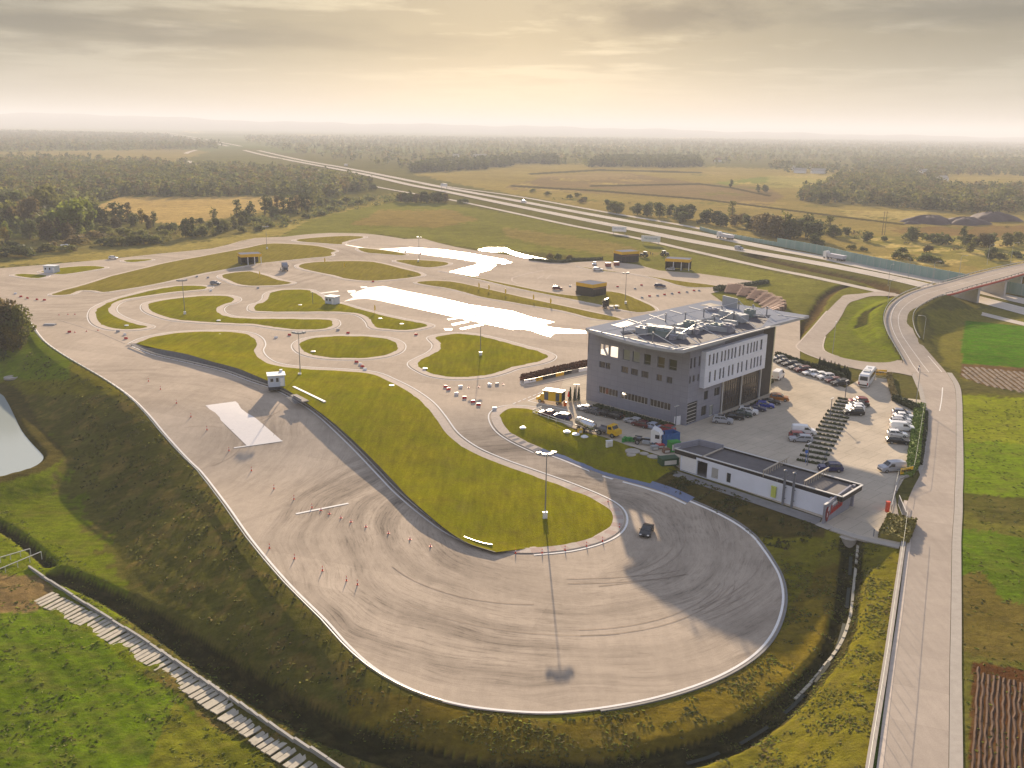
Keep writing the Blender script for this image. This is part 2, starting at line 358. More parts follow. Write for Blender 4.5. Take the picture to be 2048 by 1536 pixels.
# right hand fields
GR = (.135,.135,.04)
paint([(1640,560),(1730,570),(1800,590),(1760,700),(1560,740),(1500,700)], (.15,.15,.045))
paint([(1640,700),(1700,600),(1790,585),(1775,640),(1800,735),(1660,725)], (.15,.17,.035))
paint([(1690,655),(1722,600),(1760,600),(1770,650),(1785,690),(1800,720),(1740,690)], (.16,.19,.025))
paint([(1850,620),(2100,620),(2100,760),(1925,760),(1880,720)], (.17,.16,.05))
paint([(1900,785),(2200,790),(2200,1600),(1895,1600)], GR)
paint([(1912,790),(2200,800),(2200,905),(1912,890)], (.21,.24,.03))
paint([(1915,880),(2200,905),(2200,1005),(1908,985)], (.15,.21,.022))
paint([(1905,985),(2200,1005),(2200,1060),(1960,1050)], (.10,.10,.035))
paint([(1905,1060),(2000,1070),(2200,1100),(2200,1300),(1960,1270),(1905,1200)], (.11,.17,.018))
paint([(1905,1150),(1960,1140),(2010,1200),(2200,1250),(2200,1330),(1960,1310),(1900,1280)], (.15,.125,.045))
paint([(1932,642),(2200,665),(2200,745),(1926,727),(1922,680)], (.075,.17,.008), True)
paint([(1926,727),(2200,748),(2200,800),(1972,772),(1918,752)], (.155,.10,.07), True)
paint([(1945,1322),(2200,1365),(2200,1700),(1930,1700)], (.11,.055,.03), True)
# roadside strip left of road
paint([(1800,1090),(1812,1090),(1795,1200),(1772,1400),(1755,1600),(1735,1600),(1765,1350)], (.08,.13,.03))
# low ground around the track
low = ~inpoly(GX.ravel(), GY.ravel(), PLATEAU).reshape(GX.shape); near = low & (RR < 520)
dE = np.full(GX.shape, 1e3); dE[near] = polydist(GX[near], GY[near], PLB)
nz = sn(GX, GY, .35)*.5+sn(GX, GY, .9, 2)*.5
C[near] = (.13,.125,.025)
k = near & (px < 900) & (dE < 20+4*nz); C[k] = (.108,.105,.034)
k = near & (px < 900) & (dE < 17+4*nz) & (nz > .35); C[k] = (.15,.12,.05)
k = near & (px < 900) & (dE >= 20+4*nz); C[k] = (.125,.155,.014)
k = near & (px < 330) & (py < 790) & (dE < 24); C[k] = (.15,.14,.025)
k = near & (px < 140) & (py < 760); C[k] = (.13,.17,.015)
k = near & (px >= 860); C[k] = (.165,.155,.028)
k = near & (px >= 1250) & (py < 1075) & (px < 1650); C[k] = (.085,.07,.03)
paint([(700,1370),(830,1400),(1100,1445),(1400,1400),(1560,1290),(1600,1180),(1660,1130),(1690,1130),(1660,1290),(1560,1410),(1380,1500),(1100,1530),(850,1500),(700,1440)], (.165,.13,.03))
paint([(1480,1340),(1580,1250),(1640,1180),(1660,1240),(1600,1350),(1500,1430),(1300,1480),(1250,1460)], (.21,.165,.035))
paint([(-100,1215),(60,1200),(320,1370),(600,1600),(-100,1600)], (.10,.15,.012))
paint([(-100,1150),(60,1150),(120,1190),(70,1225),(-100,1215)], (.19,.14,.09))
paint([(340,1400),(560,1536),(500,1600),(300,1560)], (.13,.14,.02))
for (pl, hw, dp), c in zip(DITCH, ((.035,.035,.018),)*2+((.10,.07,.045),)*2+((.05,.055,.02),)):
    x0, y0 = np.min(pl, 0)-8; x1, y1 = np.max(pl, 0)+8; k = (GX > x0) & (GX < x1) & (GY > y0) & (GY < y1)
    d = polydist(GX[k], GY[k], pl); cc = C[k]; cc[d < hw*.75] = c; C[k] = cc
d = polydist(GX[near], GY[near], PONDS+[PONDS[0]]); cc = C[near]; cc[d < 4] = (.085,.075,.03); C[near] = cc
for (c, r_, h_, w_) in MOUNDS: pass
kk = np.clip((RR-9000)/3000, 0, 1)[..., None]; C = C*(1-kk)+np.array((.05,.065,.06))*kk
C = C**1.15*np.array((1.3,1.25,.85))
C *= (1+.10*nz*np.clip(300/RR, 0, 1)+.10*sn(GX, GY, .03)+.06*sn(GX, GY, .011))[..., None]
NR, NC = GX.shape; idx = np.arange(NR*NC).reshape(NR, NC)
jn = np.roll(idx, -1, axis=1); Q = np.stack([idx[:-1], jn[:-1], jn[1:], idx[1:]], -1).reshape(-1, 4)
g = NT('ground'); at = g.n('ShaderNodeAttribute', attribute_name='Col'); tc = g.n('ShaderNodeTexCoord'); O = tc.outputs['Object']
n1 = g.rng(g.noise(O, .9, 8, .72), .25, .75, .62, 1.38); n2 = g.rng(g.noise(O, .09, 5), .3, .7, .82, 1.18)
v = g.n('ShaderNodeVectorMath', operation='SCALE'); g.l(at.outputs['Color'], v.inputs[0]); g.l(g.math('MULTIPLY', n1, n2), v.inputs['Scale'])
hue = g.mix(g.rng(g.noise(scalev(g, O, .2, .35, 1), 1.2, 5), .45, .75, 0, .38), v.outputs['Vector'], (.19,.14,.05))
hue2 = g.mix(g.rng(g.noise(O, .33, 6, .7), .50, .72, 0, .4), hue, (.045,.05,.016)); g.l(hue2, g.b.inputs['Base Color'])
v3 = g.n('ShaderNodeVectorMath', operation='SCALE'); g.l(hue2, v3.inputs[0]); g.l(g.rng(g.noise(scalev(g, O, .35, 1.6, 1), .7, 6, .7), .3, .7, .78, 1.25), v3.inputs['Scale']); g.l(v3.outputs[0], g.b.inputs['Base Color']); g.b.inputs['Roughness'].default_value = .95; g.b.inputs['Specular IOR Level'].default_value = 0; g.bump(g.noise(O, 2.2, 8, .75), .35)
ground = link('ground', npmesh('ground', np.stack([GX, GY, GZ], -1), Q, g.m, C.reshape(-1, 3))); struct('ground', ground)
ground.data.polygons.foreach_set('use_smooth', [True]*len(ground.data.polygons))
print('ground', NR*NC)
# ================================================================== ASPHALT, ISLANDS, ROADS
def asphalt(name, base, rough, var=.12, skid=False, spec=0):
    a = NT(name); tc = a.n('ShaderNodeTexCoord'); O = tc.outputs['Object']
    f1 = a.rng(a.noise(O, .045, 6, .6), .3, .7, 1-var, 1+var); f2 = a.rng(a.noise(O, 6., 6, .8), .25, .75, .86, 1.14); f3 = a.rng(a.noise(O, .5, 7, .7), .3, .7, .93, 1.07)
    f = a.math('MULTIPLY', a.math('MULTIPLY', f1, f2), f3)
    bk = a.n('ShaderNodeTexBrick'); ro_ = a.n('ShaderNodeMapping'); ro_.inputs['Rotation'].default_value = (0, 0, .35); a.l(O, ro_.inputs['Vector']); a.l(ro_.outputs[0], bk.inputs['Vector']); bk.inputs['Scale'].default_value = 1; bk.inputs['Brick Width'].default_value = 70; bk.inputs['Row Height'].default_value = 7.5; bk.inputs['Mortar Size'].default_value = .05; bk.inputs['Mortar Smooth'].default_value = .3
    for q_, v_ in (('Color1', .94), ('Color2', 1.05), ('Mortar', .91)): bk.inputs[q_].default_value = (v_, v_, v_, 1)
    sv_ = a.n('ShaderNodeSeparateColor'); a.l(bk.outputs['Color'], sv_.inputs[0]); f = a.math('MULTIPLY', f, sv_.outputs[0])
    f = a.math('MULTIPLY', f, a.rng(a.noise(scalev(a, O, 1, .15, 1), .8, 6, .7), .3, .7, .93, 1.06)); f = a.math('MULTIPLY', f, a.rng(a.noise(O, .018, 6, .7), .56, .66, 1, .86))
    rg = a.rng(a.noise(O, .12, 5), .3, .7, rough-.05, rough+.1)
    if skid:
        for (cx, cy, r0, r1, r2, r3, k, st) in skid:
            s = a.n('ShaderNodeVectorMath', operation='SUBTRACT'); a.l(O, s.inputs[0]); s.inputs[1].default_value = (cx, cy, 0)
            L = a.n('ShaderNodeVectorMath', operation='LENGTH'); a.l(s.outputs['Vector'], L.inputs[0]); L = L.outputs['Value']
            xyz = a.n('ShaderNodeSeparateXYZ'); a.l(s.outputs['Vector'], xyz.inputs[0]); an = a.math('ARCTAN2', xyz.outputs['X'], a.math('MULTIPLY', xyz.outputs['Y'], -1))
            wob = a.math('MULTIPLY', a.math('SUBTRACT', a.noise(O, .03, 2), .5), 9.0)
            cb = a.n('ShaderNodeCombineXYZ'); a.l(a.math('ADD', L, wob), cb.inputs[0]); a.l(a.math('MULTIPLY', an, st), cb.inputs[1])
            fine = a.rng(a.noise(cb.outputs[0], 2.8, 6, .8), .50, .66, 0, 1); coarse = a.rng(a.noise(cb.outputs[0], .30, 3, .6), .42, .68, 0, 1)
            msk = a.math('MULTIPLY', a.rng(L, r0, r1, 0, 1), a.rng(L, r2, r3, 1, 0), True)
            gate = a.rng(a.noise(O, .035, 3), .36, .56, .25, 1)
            dark = a.math('MULTIPLY', a.math('ADD', a.math('MULTIPLY', fine, .5), a.math('MULTIPLY', coarse, .5)), a.math('MULTIPLY', msk, gate))
            f = a.math('MULTIPLY', f, a.math('SUBTRACT', 1, a.math('MULTIPLY', dark, k)))
    v = a.n('ShaderNodeVectorMath', operation='SCALE'); v.inputs[0].default_value = base; a.l(f, v.inputs['Scale']); a.l(v.outputs['Vector'], a.b.inputs['Base Color'])
    a.l(rg, a.b.inputs['Roughness']); a.b.inputs['Specular IOR Level'].default_value = spec; a.bump(a.noise(O, 9, 4, .7), .012); return a.m
c1 = P2(1110, 1055); c2 = P2(330, 930); c3 = P2(105, 520)
M_TRACK = asphalt('track_asphalt', (.44,.365,.285), .75, .10, [(c1[0], c1[1], 8, 20, 46, 52, .8, 2.5), (c2[0]-25, c2[1]+10, 22, 36, 58, 66, .42, 3), (c3[0]+30, c3[1]-20, 10, 40, 110, 150, .4, 5)])
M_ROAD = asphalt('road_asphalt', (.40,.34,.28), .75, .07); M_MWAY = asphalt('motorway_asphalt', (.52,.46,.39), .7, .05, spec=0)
M_CONC = mat('concrete', (.40,.36,.31), .75, spec=0, var=.12, vscale=.8, bump=.01); M_CONCD = mat('dark_concrete', (.20,.19,.18), .8, var=.2, vscale=.7)
M_KERB = mat('kerb_paving', (.54,.46,.38), .6, spec=0, var=.14, vscale=1.2); M_WHITE = mat('white_road_paint', (.78,.75,.70), .5, spec=0, var=.06, vscale=2)
M_KBLUE = mat('kerb_blue', (.17,.20,.29), .6, spec=0, var=.1, vscale=2); M_KRED = mat('kerb_red', (.42,.19,.15), .6, var=.15, vscale=2)
# lot paving: small blocks
lp = NT('block_paving'); tc = lp.n('ShaderNodeTexCoord'); O = tc.outputs['Object']
rot = lp.n('ShaderNodeMapping'); rot.inputs['Rotation'].default_value = (0, 0, .81); lp.l(O, rot.inputs['Vector'])
bk = lp.n('ShaderNodeTexBrick'); lp.l(rot.outputs['Vector'], bk.inputs['Vector']); bk.inputs['Scale'].default_value = 1; bk.inputs['Brick Width'].default_value = 2.5; bk.inputs['Row Height'].default_value = 5.0
bk.inputs['Mortar Size'].default_value = .05; bk.inputs['Color1'].default_value = (.47,.405,.315,1); bk.inputs['Color2'].default_value = (.495,.425,.33,1); bk.inputs['Mortar'].default_value = (.35,.305,.24,1)
vv = lp.n('ShaderNodeVectorMath', operation='SCALE'); lp.l(bk.outputs['Color'], vv.inputs[0]); lp.l(lp.math('MULTIPLY', lp.rng(lp.noise(O, .15, 6), .3, .7, .86, 1.12), lp.rng(lp.noise(O, 5, 5, .8), .3, .7, .9, 1.1)), vv.inputs['Scale'])
lp.l(vv.outputs['Vector'], lp.b.inputs['Base Color']); lp.b.inputs['Roughness'].default_value = .65; lp.b.inputs['Specular IOR Level'].default_value = 0; lp.bump(lp.noise(O, 7, 4), .01)
def grassmat(name, c1, c2, c3):
    g = NT(name); tc = g.n('ShaderNodeTexCoord'); O = tc.outputs['Object']
    a = g.mix(g.rng(g.noise(O, .07, 5, .6), .35, .65, 0, 1), c1, c2); b = g.mix(g.rng(g.noise(O, .35, 7, .75), .46, .70, 0, .55), a, c3); b = g.mix(g.rng(g.noise(O, .11, 6, .7), .56, .7, 0, .28), b, (.20,.15,.05))
    v = g.n('ShaderNodeVectorMath', operation='SCALE'); g.l(b, v.inputs[0]); g.l(g.math('MULTIPLY', g.rng(g.noise(O, 2.6, 8, .8), .25, .75, .6, 1.4), g.rng(g.noise(scalev(g, O, 1, .12, 1), .9, 5), .3, .7, .80, 1.2)), v.inputs['Scale']); g.l(v.outputs['Vector'], g.b.inputs['Base Color'])
    g.b.inputs['Roughness'].default_value = .95; g.b.inputs['Specular IOR Level'].default_value = 0; g.bump(g.noise(O, 3, 7, .8), .16); return g.m
M_GI = grassmat('island_grass', (.165,.165,.006), (.215,.19,.008), (.13,.095,.02)); M_GI2 = grassmat('dry_island_grass', (.185,.155,.02), (.215,.175,.03), (.16,.11,.035)); M_GL = grassmat('lawn_grass', (.14,.17,.012), (.17,.18,.015), (.13,.105,.025))
# track surface
top_edge = [(-700,470),(-350,560),(-120,548),(0,537),(110,528),(212,519),(325,507),(425,497),(512,476),(567,474),(612,469),(662,466),(724,467),(762,471),(807,478),(847,477),(874,485),(912,494),(957,502),(1024,511),(1099,523),(1124,526),(1204,521),(1274,529),(1319,541),(1399,547),(1534,566),(1481,573),(1421,587),(1448,606),(1500,640),(1600,640),(1600,790),(1500,900),(1420,940),(1355,905),(1262,893),(1193,870),(1138,854),(1110,838),(1069,820),(1036,817),(1019,817),(1004,824),(999,832),(1004,849),(1017,864),(1041,879),(1084,899),(1128,914),(1166,929),(1212,946),(1258,958)]
poly = [tuple(p) for p in track_edge]+[tuple(p) for p in W(top_edge[::-1])]
struct('track_surface', sheet(poly, lambda X, Y: X*0, 3., 'track_surface', M_TRACK))
LOT = [(1262,892),(1330,915),(1360,938),(1645,1036),(1640,1050),(1666,1054),(1720,1073),(1800,1090),(1810,1050),(1797,1030),(1790,990),(1812,950),(1838,940),(1856,820),(1842,800),(1800,795),(1785,770),(1774,758),(1732,752),(1700,770),(1690,776),(1630,752),(1560,722),(1520,712),(1500,640),(1180,640),(1176,735),(1130,752),(1120,780),(1090,790),(1060,800),(1020,814),(1036,816),(1069,819),(1110,837),(1138,853),(1193,869)]
struct('car_park', flat([tuple(p) for p in W(LOT)], .03, 'car_park', lp.m))
ISL = {  # name: (outline, grass material, kerb width, white line?, height)
 'I2': ([(598,694),(603,684),(622,677),(655,673.5),(700,672.5),(742,674),(775,678),(793,686),(797,694),(790,704),(768,712),(730,716.5),(690,717),(650,715),(615,708)], 0, 1.7, 1),
 'I3': ([(870,675),(892,670),(920,668),(952,671),(987,679),(1024,689),(1049,696),(1074,702),(1091,709),(1096,713),(1091,719),(1074,725),(1049,730),(1024,735),(1000,744),(972,751),(937,755),(902,755),(870,750),(847,740),(834,731),(834,725),(850,716),(870,706),(880,696),(880,688),(872,680)], 0, 2.0, 1),
 'I4': ([(295,612),(302,606),(325,601),(362,596),(412,592),(450,592),(465,595),(470,600),(462,605),(445,610),(436,616),(435,622),(442,629),(465,635),(512,638),(562,638),(624,639),(660,640),(666,645),(666,650),(657,656),(637,659),(612,660),(574,658),(537,653),(512,649),(462,647),(400,644),(350,639),(320,631),(300,622)], 0, 1.9, 1),
 'I5': ([(191,625),(197,616),(225,602),(262,591),(300,582),(337,575),(362,572),(400,572),(415,574),(410,578),(387,581),(350,584),(300,591),(250,599),(230,606),(220,615),(220,624),(230,632),(250,641),(275,649),(295,654),(287,657),(262,659),(230,658),(207,652),(195,644),(190,632)], 0, 1.9, 1),
 'I6': ([(507,616),(512,609),(524,606),(536,597),(537,590),(547,584),(569,580),(614,580),(627,585),(642,594),(657,604),(682,608),(712,617),(762,630),(812,641),(844,647),(857,652),(844,656),(812,661),(782,659),(752,656),(744,645),(732,634),(712,627),(674,624),(612,624),(549,624),(512,622)], 0, 1.7, 1),
 'I7': ([(443,553),(457,547),(500,543),(512,546),(532,551),(557,560),(584,566),(562,570),(512,572),(482,570),(460,562)], 1, 1.8, 0),
 'I8': ([(598,531),(617,526),(662,523),(737,523),(762,527),(799,536),(844,550),(824,555),(787,559),(744,562),(699,559),(667,551),(624,542),(604,537)], 1, 1.8, 0),
 'I9': ([(791,521),(824,520),(867,522),(897,526),(890,531),(862,535),(849,535),(812,528)], 1, 1.6, 0),
 'I10': ([(717,496),(762,500),(812,509),(804,511),(762,508),(730,505)], 1, 1.2, 0),
 'I11': ([(592,480),(637,475),(687,472),(724,473),(727,475),(700,481),(684,486),(684,489),(637,486),(604,484)], 1, 2.2, 0),
 'I12': ([(104,590),(117,584),(150,575),(185,565),(225,552),(275,540),(337,525),(425,509),(512,492),(524,489),(549,487),(612,490),(649,495),(672,502),(662,506),(662,512),(612,517),(537,525),(512,528),(462,537),(412,546),(350,560),(275,575),(237,581),(207,585),(190,582),(162,581),(140,589),(120,591)], 1, 1.3, 0),
 'I13': ([(82,543),(120,536),(175,532),(207,534),(210,536),(175,542),(125,549),(95,546)], 0, 1.4, 0),
 'I14': ([(27,550),(45,548),(92,551),(87,555),(75,557),(37,553)], 0, 1.4, 0),
 'I15': ([(247,521),(275,519),(302,519),(300,521),(262,525)], 0, 1.4, 0),
 'I16': ([(832,565),(862,562),(899,563),(937,570),(1024,590),(1099,606),(1174,622),(1246,639),(1236,641),(1199,640),(1124,622),(1024,605),(962,594),(937,587),(922,583),(887,575),(862,572)], 1, 1.0, 0),
 'I17': ([(880,542),(900,545),(1024,570),(1099,585),(1154,592),(1214,583),(1239,586),(1262,594),(1289,605),(1312,620),(1304,623),(1274,625),(1244,620),(1199,610),(1159,602),(1099,590),(1024,575),(962,560),(900,546)], 1, .9, 0),
 'I18': ([(1154,532),(1199,539),(1274,549),(1349,561),(1434,572),(1424,575),(1374,574),(1312,557),(1249,546),(1199,542)], 1, .8, 0)}
def mound(poly, h, w):
    pl = list(poly)+[poly[0]]
    return lambda X, Y: .09+h*(lambda t: t*t*(3-2*t))(np.clip(polydist(X, Y, pl)/w, 0, 1))+.03*np.sin(X*.8)*np.sin(Y*.6)
for k, (pts, gm, kw, wl) in ISL.items():
    pl = spline(W(pts), True, 3)
    o = sheet(pl, mound(pl, .25, 5), 2.0 if pl[0][1] < 330 else 4.0, 'grass_island', (M_GI, M_GI2)[gm]); struct('grass_island', o)
    struct('kerb', strip(pl, -.35, kw, .10, 'kerb', M_KERB, True, thick=.10))
    if wl: struct('kerb_line', strip(pl, kw+.35, kw+.6, .02, 'kerb_line', M_WHITE, True))
    else: struct('kerb_line', strip(pl, kw+.02, kw+.28, .02, 'kerb_line', M_WHITE, True))
# big lower island, raised 1.5 m above the lower track behind a stone bank
up = [(272,688),(300,676),(350,667),(400,664),(450,664),(490,668),(508,677),(514,690),(509,702),(520,718),(545,730),(600,738),(690,743),(740,748),(775,762),(810,780),(845,805),(870,835),(895,870),(935,900),(990,925),(1060,950),(1130,975),(1190,1000),(1218,1018),(1226,1038),(1215,1060),(1185,1076),(1130,1090),(1060,1097)]
lowr = [(990,1093),(930,1075),(870,1038),(820,997),(780,955),(740,914),(700,875),(660,840),(612,805),(565,775),(512,752),(475,737),(420,722),(375,709),(320,698)]
Hs = 1.5
foot = [(1010,1098),(960,1090),(905,1068),(850,1030),(800,988),(760,947),(720,905),(680,866),(640,830),(595,800),(550,777),(505,762),(450,742),(375,724),(310,709),(268,692)]
bigpl = spline(W(up), False, 4)+spline([P0(x, y, Hs)[:2] for x, y in lowr], False, 4)
rim = spline([P0(x, y, Hs)[:2] for x, y in lowr], False, 4); upp = spline(W(up), False, 4)
def bigz(X, Y):
    d1 = polydist(X, Y, upp); d2 = polydist(X, Y, rim); t = np.clip(d1/(d1+d2+1e-6), 0, 1); e = np.clip(polydist(X, Y, upp[-1:]+upp[-2:-1])/22, 0, 1)*np.clip(np.hypot(X-upp[0][0], Y-upp[0][1])/16, 0, 1)
    return .1+(Hs-.1)*t**.7*e+.04*np.sin(X*.7)*np.sin(Y*.5)
struct('grass_island', sheet(bigpl, bigz, 1.6, 'grass_island', M_GI))
struct('kerb', strip(upp, .35, -1.9, .10, 'kerb', M_KERB, False, thick=.1)); struct('kerb_line', strip(upp, -2.3, -2.65, .06, 'kerb_line', M_WHITE, False))
ft = spline(W(foot), False, 6); n = len(ft); b = MB()
rz = [bigz(np.array([p[0]]), np.array([p[1]]))[0] for p in rim]
def near_on(pl, p): d = [math.hypot(q[0]-p[0], q[1]-p[1]) for q in pl]; return int(np.argmin(d))
sk = [near_on(rim, p) for p in ft]
for i in range(n-1):
    a, c = sk[i], sk[i+1]
    b.quad((*ft[i], .01+Bz(ft[i])), (*ft[i+1], .01+Bz(ft[i+1])), (*rim[c], rz[c]+.03+Bz(rim[c])), (*rim[a], rz[a]+.03+Bz(rim[a])))
M_STONE = mat('stone_bank', (.12,.115,.11), .9, var=.35, vscale=1.3, bump=.05, bscale=3)
struct('stone_bank', b.build('stone_bank', M_STONE))
ftl = spline(W(foot[::-1]), False, 4)
struct('kerb_line', strip(ftl, .5, .85, .06, 'kerb_line', M_WHITE, False))
# grass tongue between track and car park
tong = [(999,832),(1004,824),(1019,817),(1036,817),(1069,820),(1110,838),(1138,855),(1158,864),(1193,871),(1230,882),(1264,895),(1330,918),(1352,940),(1450,975),(1560,1012),(1643,1042),(1640,1060),(1560,1120),(1545,1118),(1530,1098),(1513,1076),(1480,1049),(1435,1024),(1385,1002),(1345,984),(1300,969),(1258,958),(1212,946),(1166,929),(1128,914),(1084,899),(1041,879),(1017,864),(1004,849)]
tl = spline(W(tong[:13]), False, 3)+spline(W([(1300,968),(1258,958),(1212,946),(1166,929),(1128,914),(1084,899),(1041,879),(1017,864),(1004,849)]), False, 3)
struct('grass_verge', sheet(tl, mound(tl, .35, 4), 1.5, 'grass_verge', M_GI))
kt = spline(W([(1069,820),(1036,817),(1019,817),(1004,824),(999,832),(1004,849),(1017,864),(1041,879),(1084,899)]), False, 5)
struct('kerb', strip(kt, -.3, 1.9, .10, 'kerb', M_KERB, False, thick=.1)); struct('kerb_line', strip(kt, 2.3, 2.6, .06, 'kerb_line', M_WHITE, False))
kb = spline(W([(1084,899),(1128,914),(1166,929),(1212,946),(1258,958),(1300,969),(1345,984),(1382,1001)]), False, 5)
struct('kerb', strip(kb, -.9, .8, .09, 'kerb', M_KBLUE, False, thick=.1)); struct('kerb_line', strip(kb, 1.1, 1.45, .07, 'kerb_line', M_WHITE, False))
# striped kerb blocks
def striped(pl, w0, w1, ma, mb, z=.115, every=1.3):
    A = offset(pl, w0, False); B = offset(pl, w1, False); s = 0; bs = [MB(), MB()]; k = 0; acc = 0
    for i in range(len(pl)-1):
        L = np.linalg.norm(np.array(pl[i+1])-np.array(pl[i])); m_ = max(1, int(round(L/every)))
        for j in range(m_):
            t0, t1 = j/m_, (j+1)/m_; a0 = A[i]+(A[i+1]-A[i])*t0; a1 = A[i]+(A[i+1]-A[i])*t1; b0 = B[i]+(B[i+1]-B[i])*t0; b1 = B[i]+(B[i+1]-B[i])*t1
            bs[k % 2].quad((*a0, z+Bz(a0)), (*a1, z+Bz(a1)), (*b1, z+Bz(b1)), (*b0, z+Bz(b0))); k += 1
    for q, mm in zip(bs, (ma, mb)): struct('kerb_stripes', q.build('kerb_stripes', mm))
M_PINK = mat('pale_red_kerb', (.42,.33,.28), .7, spec=0, var=.1, vscale=2)
striped(spline(W([(1130,975),(1190,1000),(1218,1018),(1226,1038),(1215,1060),(1185,1076),(1130,1090),(1060,1097),(1000,1095)]), False, 3), 0., -1.8, mat('dusty_kerb', (.46,.40,.34), .7, spec=0, var=.15), M_PINK)
striped(spline(W([(1017,864),(1041,879),(1084,899)]), False, 6), 0, 1.7, M_KERB, mat('grey_kerb', (.27,.25,.24), .6, spec=0), every=1.0)
# outer white line
struct('kerb_line', strip(track_edge, -.15, -.5, .06, 'kerb_line', M_WHITE, False))
ri = [i for i, p in enumerate(track_edge)]
struct('kerb', strip([p for p in track_edge[4*26:]], .0, .3, .07, 'kerb', M_CONCD, False, thick=.3))
tpl = spline(W([(-120,548),(0,537),(110,528),(212,519),(325,507),(425,497),(512,476),(567,474),(612,469),(662,466),(724,467),(762,471),(807,478)]), False, 3)
struct('kerb_line', strip(tpl, -.3, .5, .02, 'kerb_line', M_KERB, False))
# painted / wetted areas
def wet(name, rough, col, sc, bs):
    w = NT(name); tc = w.n('ShaderNodeTexCoord'); O = tc.outputs['Object']; w.b.inputs['Base Color'].default_value = (*col, 1)
    w.l(w.rng(w.noise(O, .15, 4), .3, .7, rough*.8, rough*1.25), w.b.inputs['Roughness']); w.b.inputs['Specular IOR Level'].default_value = sc; w.bump(w.noise(O, 1.5, 3), bs); return w.m
M_WET = wet('wetted_skid_surface', .42, (.28,.28,.28), .35, .01); M_WATER = wet('shallow_water', .16, (.10,.11,.10), .8, .03)
W1 = [(687,603),(707,595),(700,588),(737,575),(767,572),(812,582),(887,597),(937,609),(1024,622),(1061,634),(1109,644),(1084,650),(1106,655),(1171,661),(1174,667),(1109,667),(1101,674),(1084,669),(1064,662),(1049,659),(1024,659),(969,647),(937,640),(887,629),(822,615),(762,602),(732,597),(717,598)]
W2_ = [(687,488),(727,495),(757,498),(777,497),(812,495),(820,494),(887,499),(937,506),(987,515),(1009,519),(1024,525),(1009,528),(985,525),(992,530),(980,540),(957,546),(957,551),(937,552),(896,544),(922,537),(947,531),(960,525),(912,517),(862,511),(827,506),(795,504),(737,499),(690,490)]
struct('wet_surface', flat([tuple(p) for p in W(W1)], .012, 'wet_surface', M_WET)); struct('wet_surface', flat([tuple(p) for p in W(W2_)], .012, 'wet_surface', M_WET))
struct('pool', flat([tuple(p) for p in W([(956,499),(972,495),(1010,495),(1024,502),(1049,509),(1099,519),(1094,521),(1049,516),(1024,509),(1007,503),(987,504),(957,501)])], .02, 'pool', M_WATER))
for q in ([(697,586),(713,585),(710,580),(694,581)], [(723,576),(737,576),(733,573),(720,573)], [(640,588),(678,583),(676,581),(636,586)], [(897,640),(916,637),(914,635),(895,638)], [(918,657),(960,648),(968,650),(925,659)], [(890,660),(904,660),(904,657),(888,657)], [(905,651),(938,644),(936,641),(903,648)]):
    struct('wet_surface', flat([tuple(p) for p in W(q)], .012, 'wet_surface', M_WET))
M_PAINT2 = mat('pale_painted_panel', (.76,.71,.66), .5, spec=0, var=.05, vscale=1)
struct('painted_panel', sheet([tuple(p) for p in W([(411,811),(471,803),(518,842),(564,882),(494,892),(452,851)])], lambda X, Y: X*0+.05, 2., 'painted_panel', M_PAINT2))
def line(pts, w, z=.06, m=None, name='road_marking'): return struct(name, strip([tuple(p) for p in W(pts)], -w/2, w/2, z, name, m or M_WHITE, False))
line([(468,896),(565,882)], .45); line([(592,1028),(697,1007)], .55); line([(250,687),(200,665),(120,640)], .25, m=M_KERB)
line([(1087,541),(1052,548),(1024,556),(1024,562),(1036,568)], .7, m=M_KERB); line([(1087,551),(1075,558)], .5, m=M_KERB); line([(1102,550),(1092,558)], .5, m=M_KERB)
for i in range(9): line([(1120+i*3.4, 527.5+i*.35), (1122+i*3.4, 527.7+i*.35)], 1.2, m=M_KERB)
for i in range(8): line([(855+i*5.4, 551+i*1.1), (857.5+i*5.4, 551.4+i*1.1)], .8, m=M_KERB)
for i in range(12): line([(866+i*5.2, 575+i*1.2), (868.5+i*5.2, 575.6+i*1.2)], .8, m=M_KERB)
for i in range(7): line([(1003+i*-0+(i-6)*-10.5*-1, 813-i*0+(6-i)*-3.2*-1)] if False else [(1026+i*10, 808-i*4), (1032+i*10, 805.5-i*4)], .35)
line([(1056,802),(1078,793)], .35); line([(1056,802),(1140,822)], .3); line([(900,572),(1085,622)], .25, m=M_KERB)
struct('road_marking', strip(spline(W([(937,609),(1024,628)]), False, 2), 0, .3, .03, 'road_marking', M_WHITE, False))
M_MARK = mat('rubber_mark', (.34,.275,.215), .8, spec=0, var=.3, vscale=.6)
for i in range(18):
    r0_ = random.uniform(20, 43); a_ = random.uniform(-2.9, .1); L_ = random.uniform(.25, .9); dr_ = random.uniform(-4, 5); gap = random.choice((0, 1.5)); w_ = random.uniform(.06, .14)
    arc = [(c1[0]+(r0_+dr_*t*t)*math.cos(a_+L_*t), c1[1]+2+(r0_+dr_*t*t)*math.sin(a_+L_*t)) for t in np.linspace(0, 1, 18)]
    if not all(inpoly(np.array([p[0]]), np.array([p[1]]), poly)[0] and not inpoly(np.array([p[0]]), np.array([p[1]]), bigpl)[0] for p in arc): continue
    for g_ in ((0, gap) if gap else (0,)): struct('tyre_mark', strip(arc, g_, g_+w_, .045, 'tyre_mark', M_MARK))
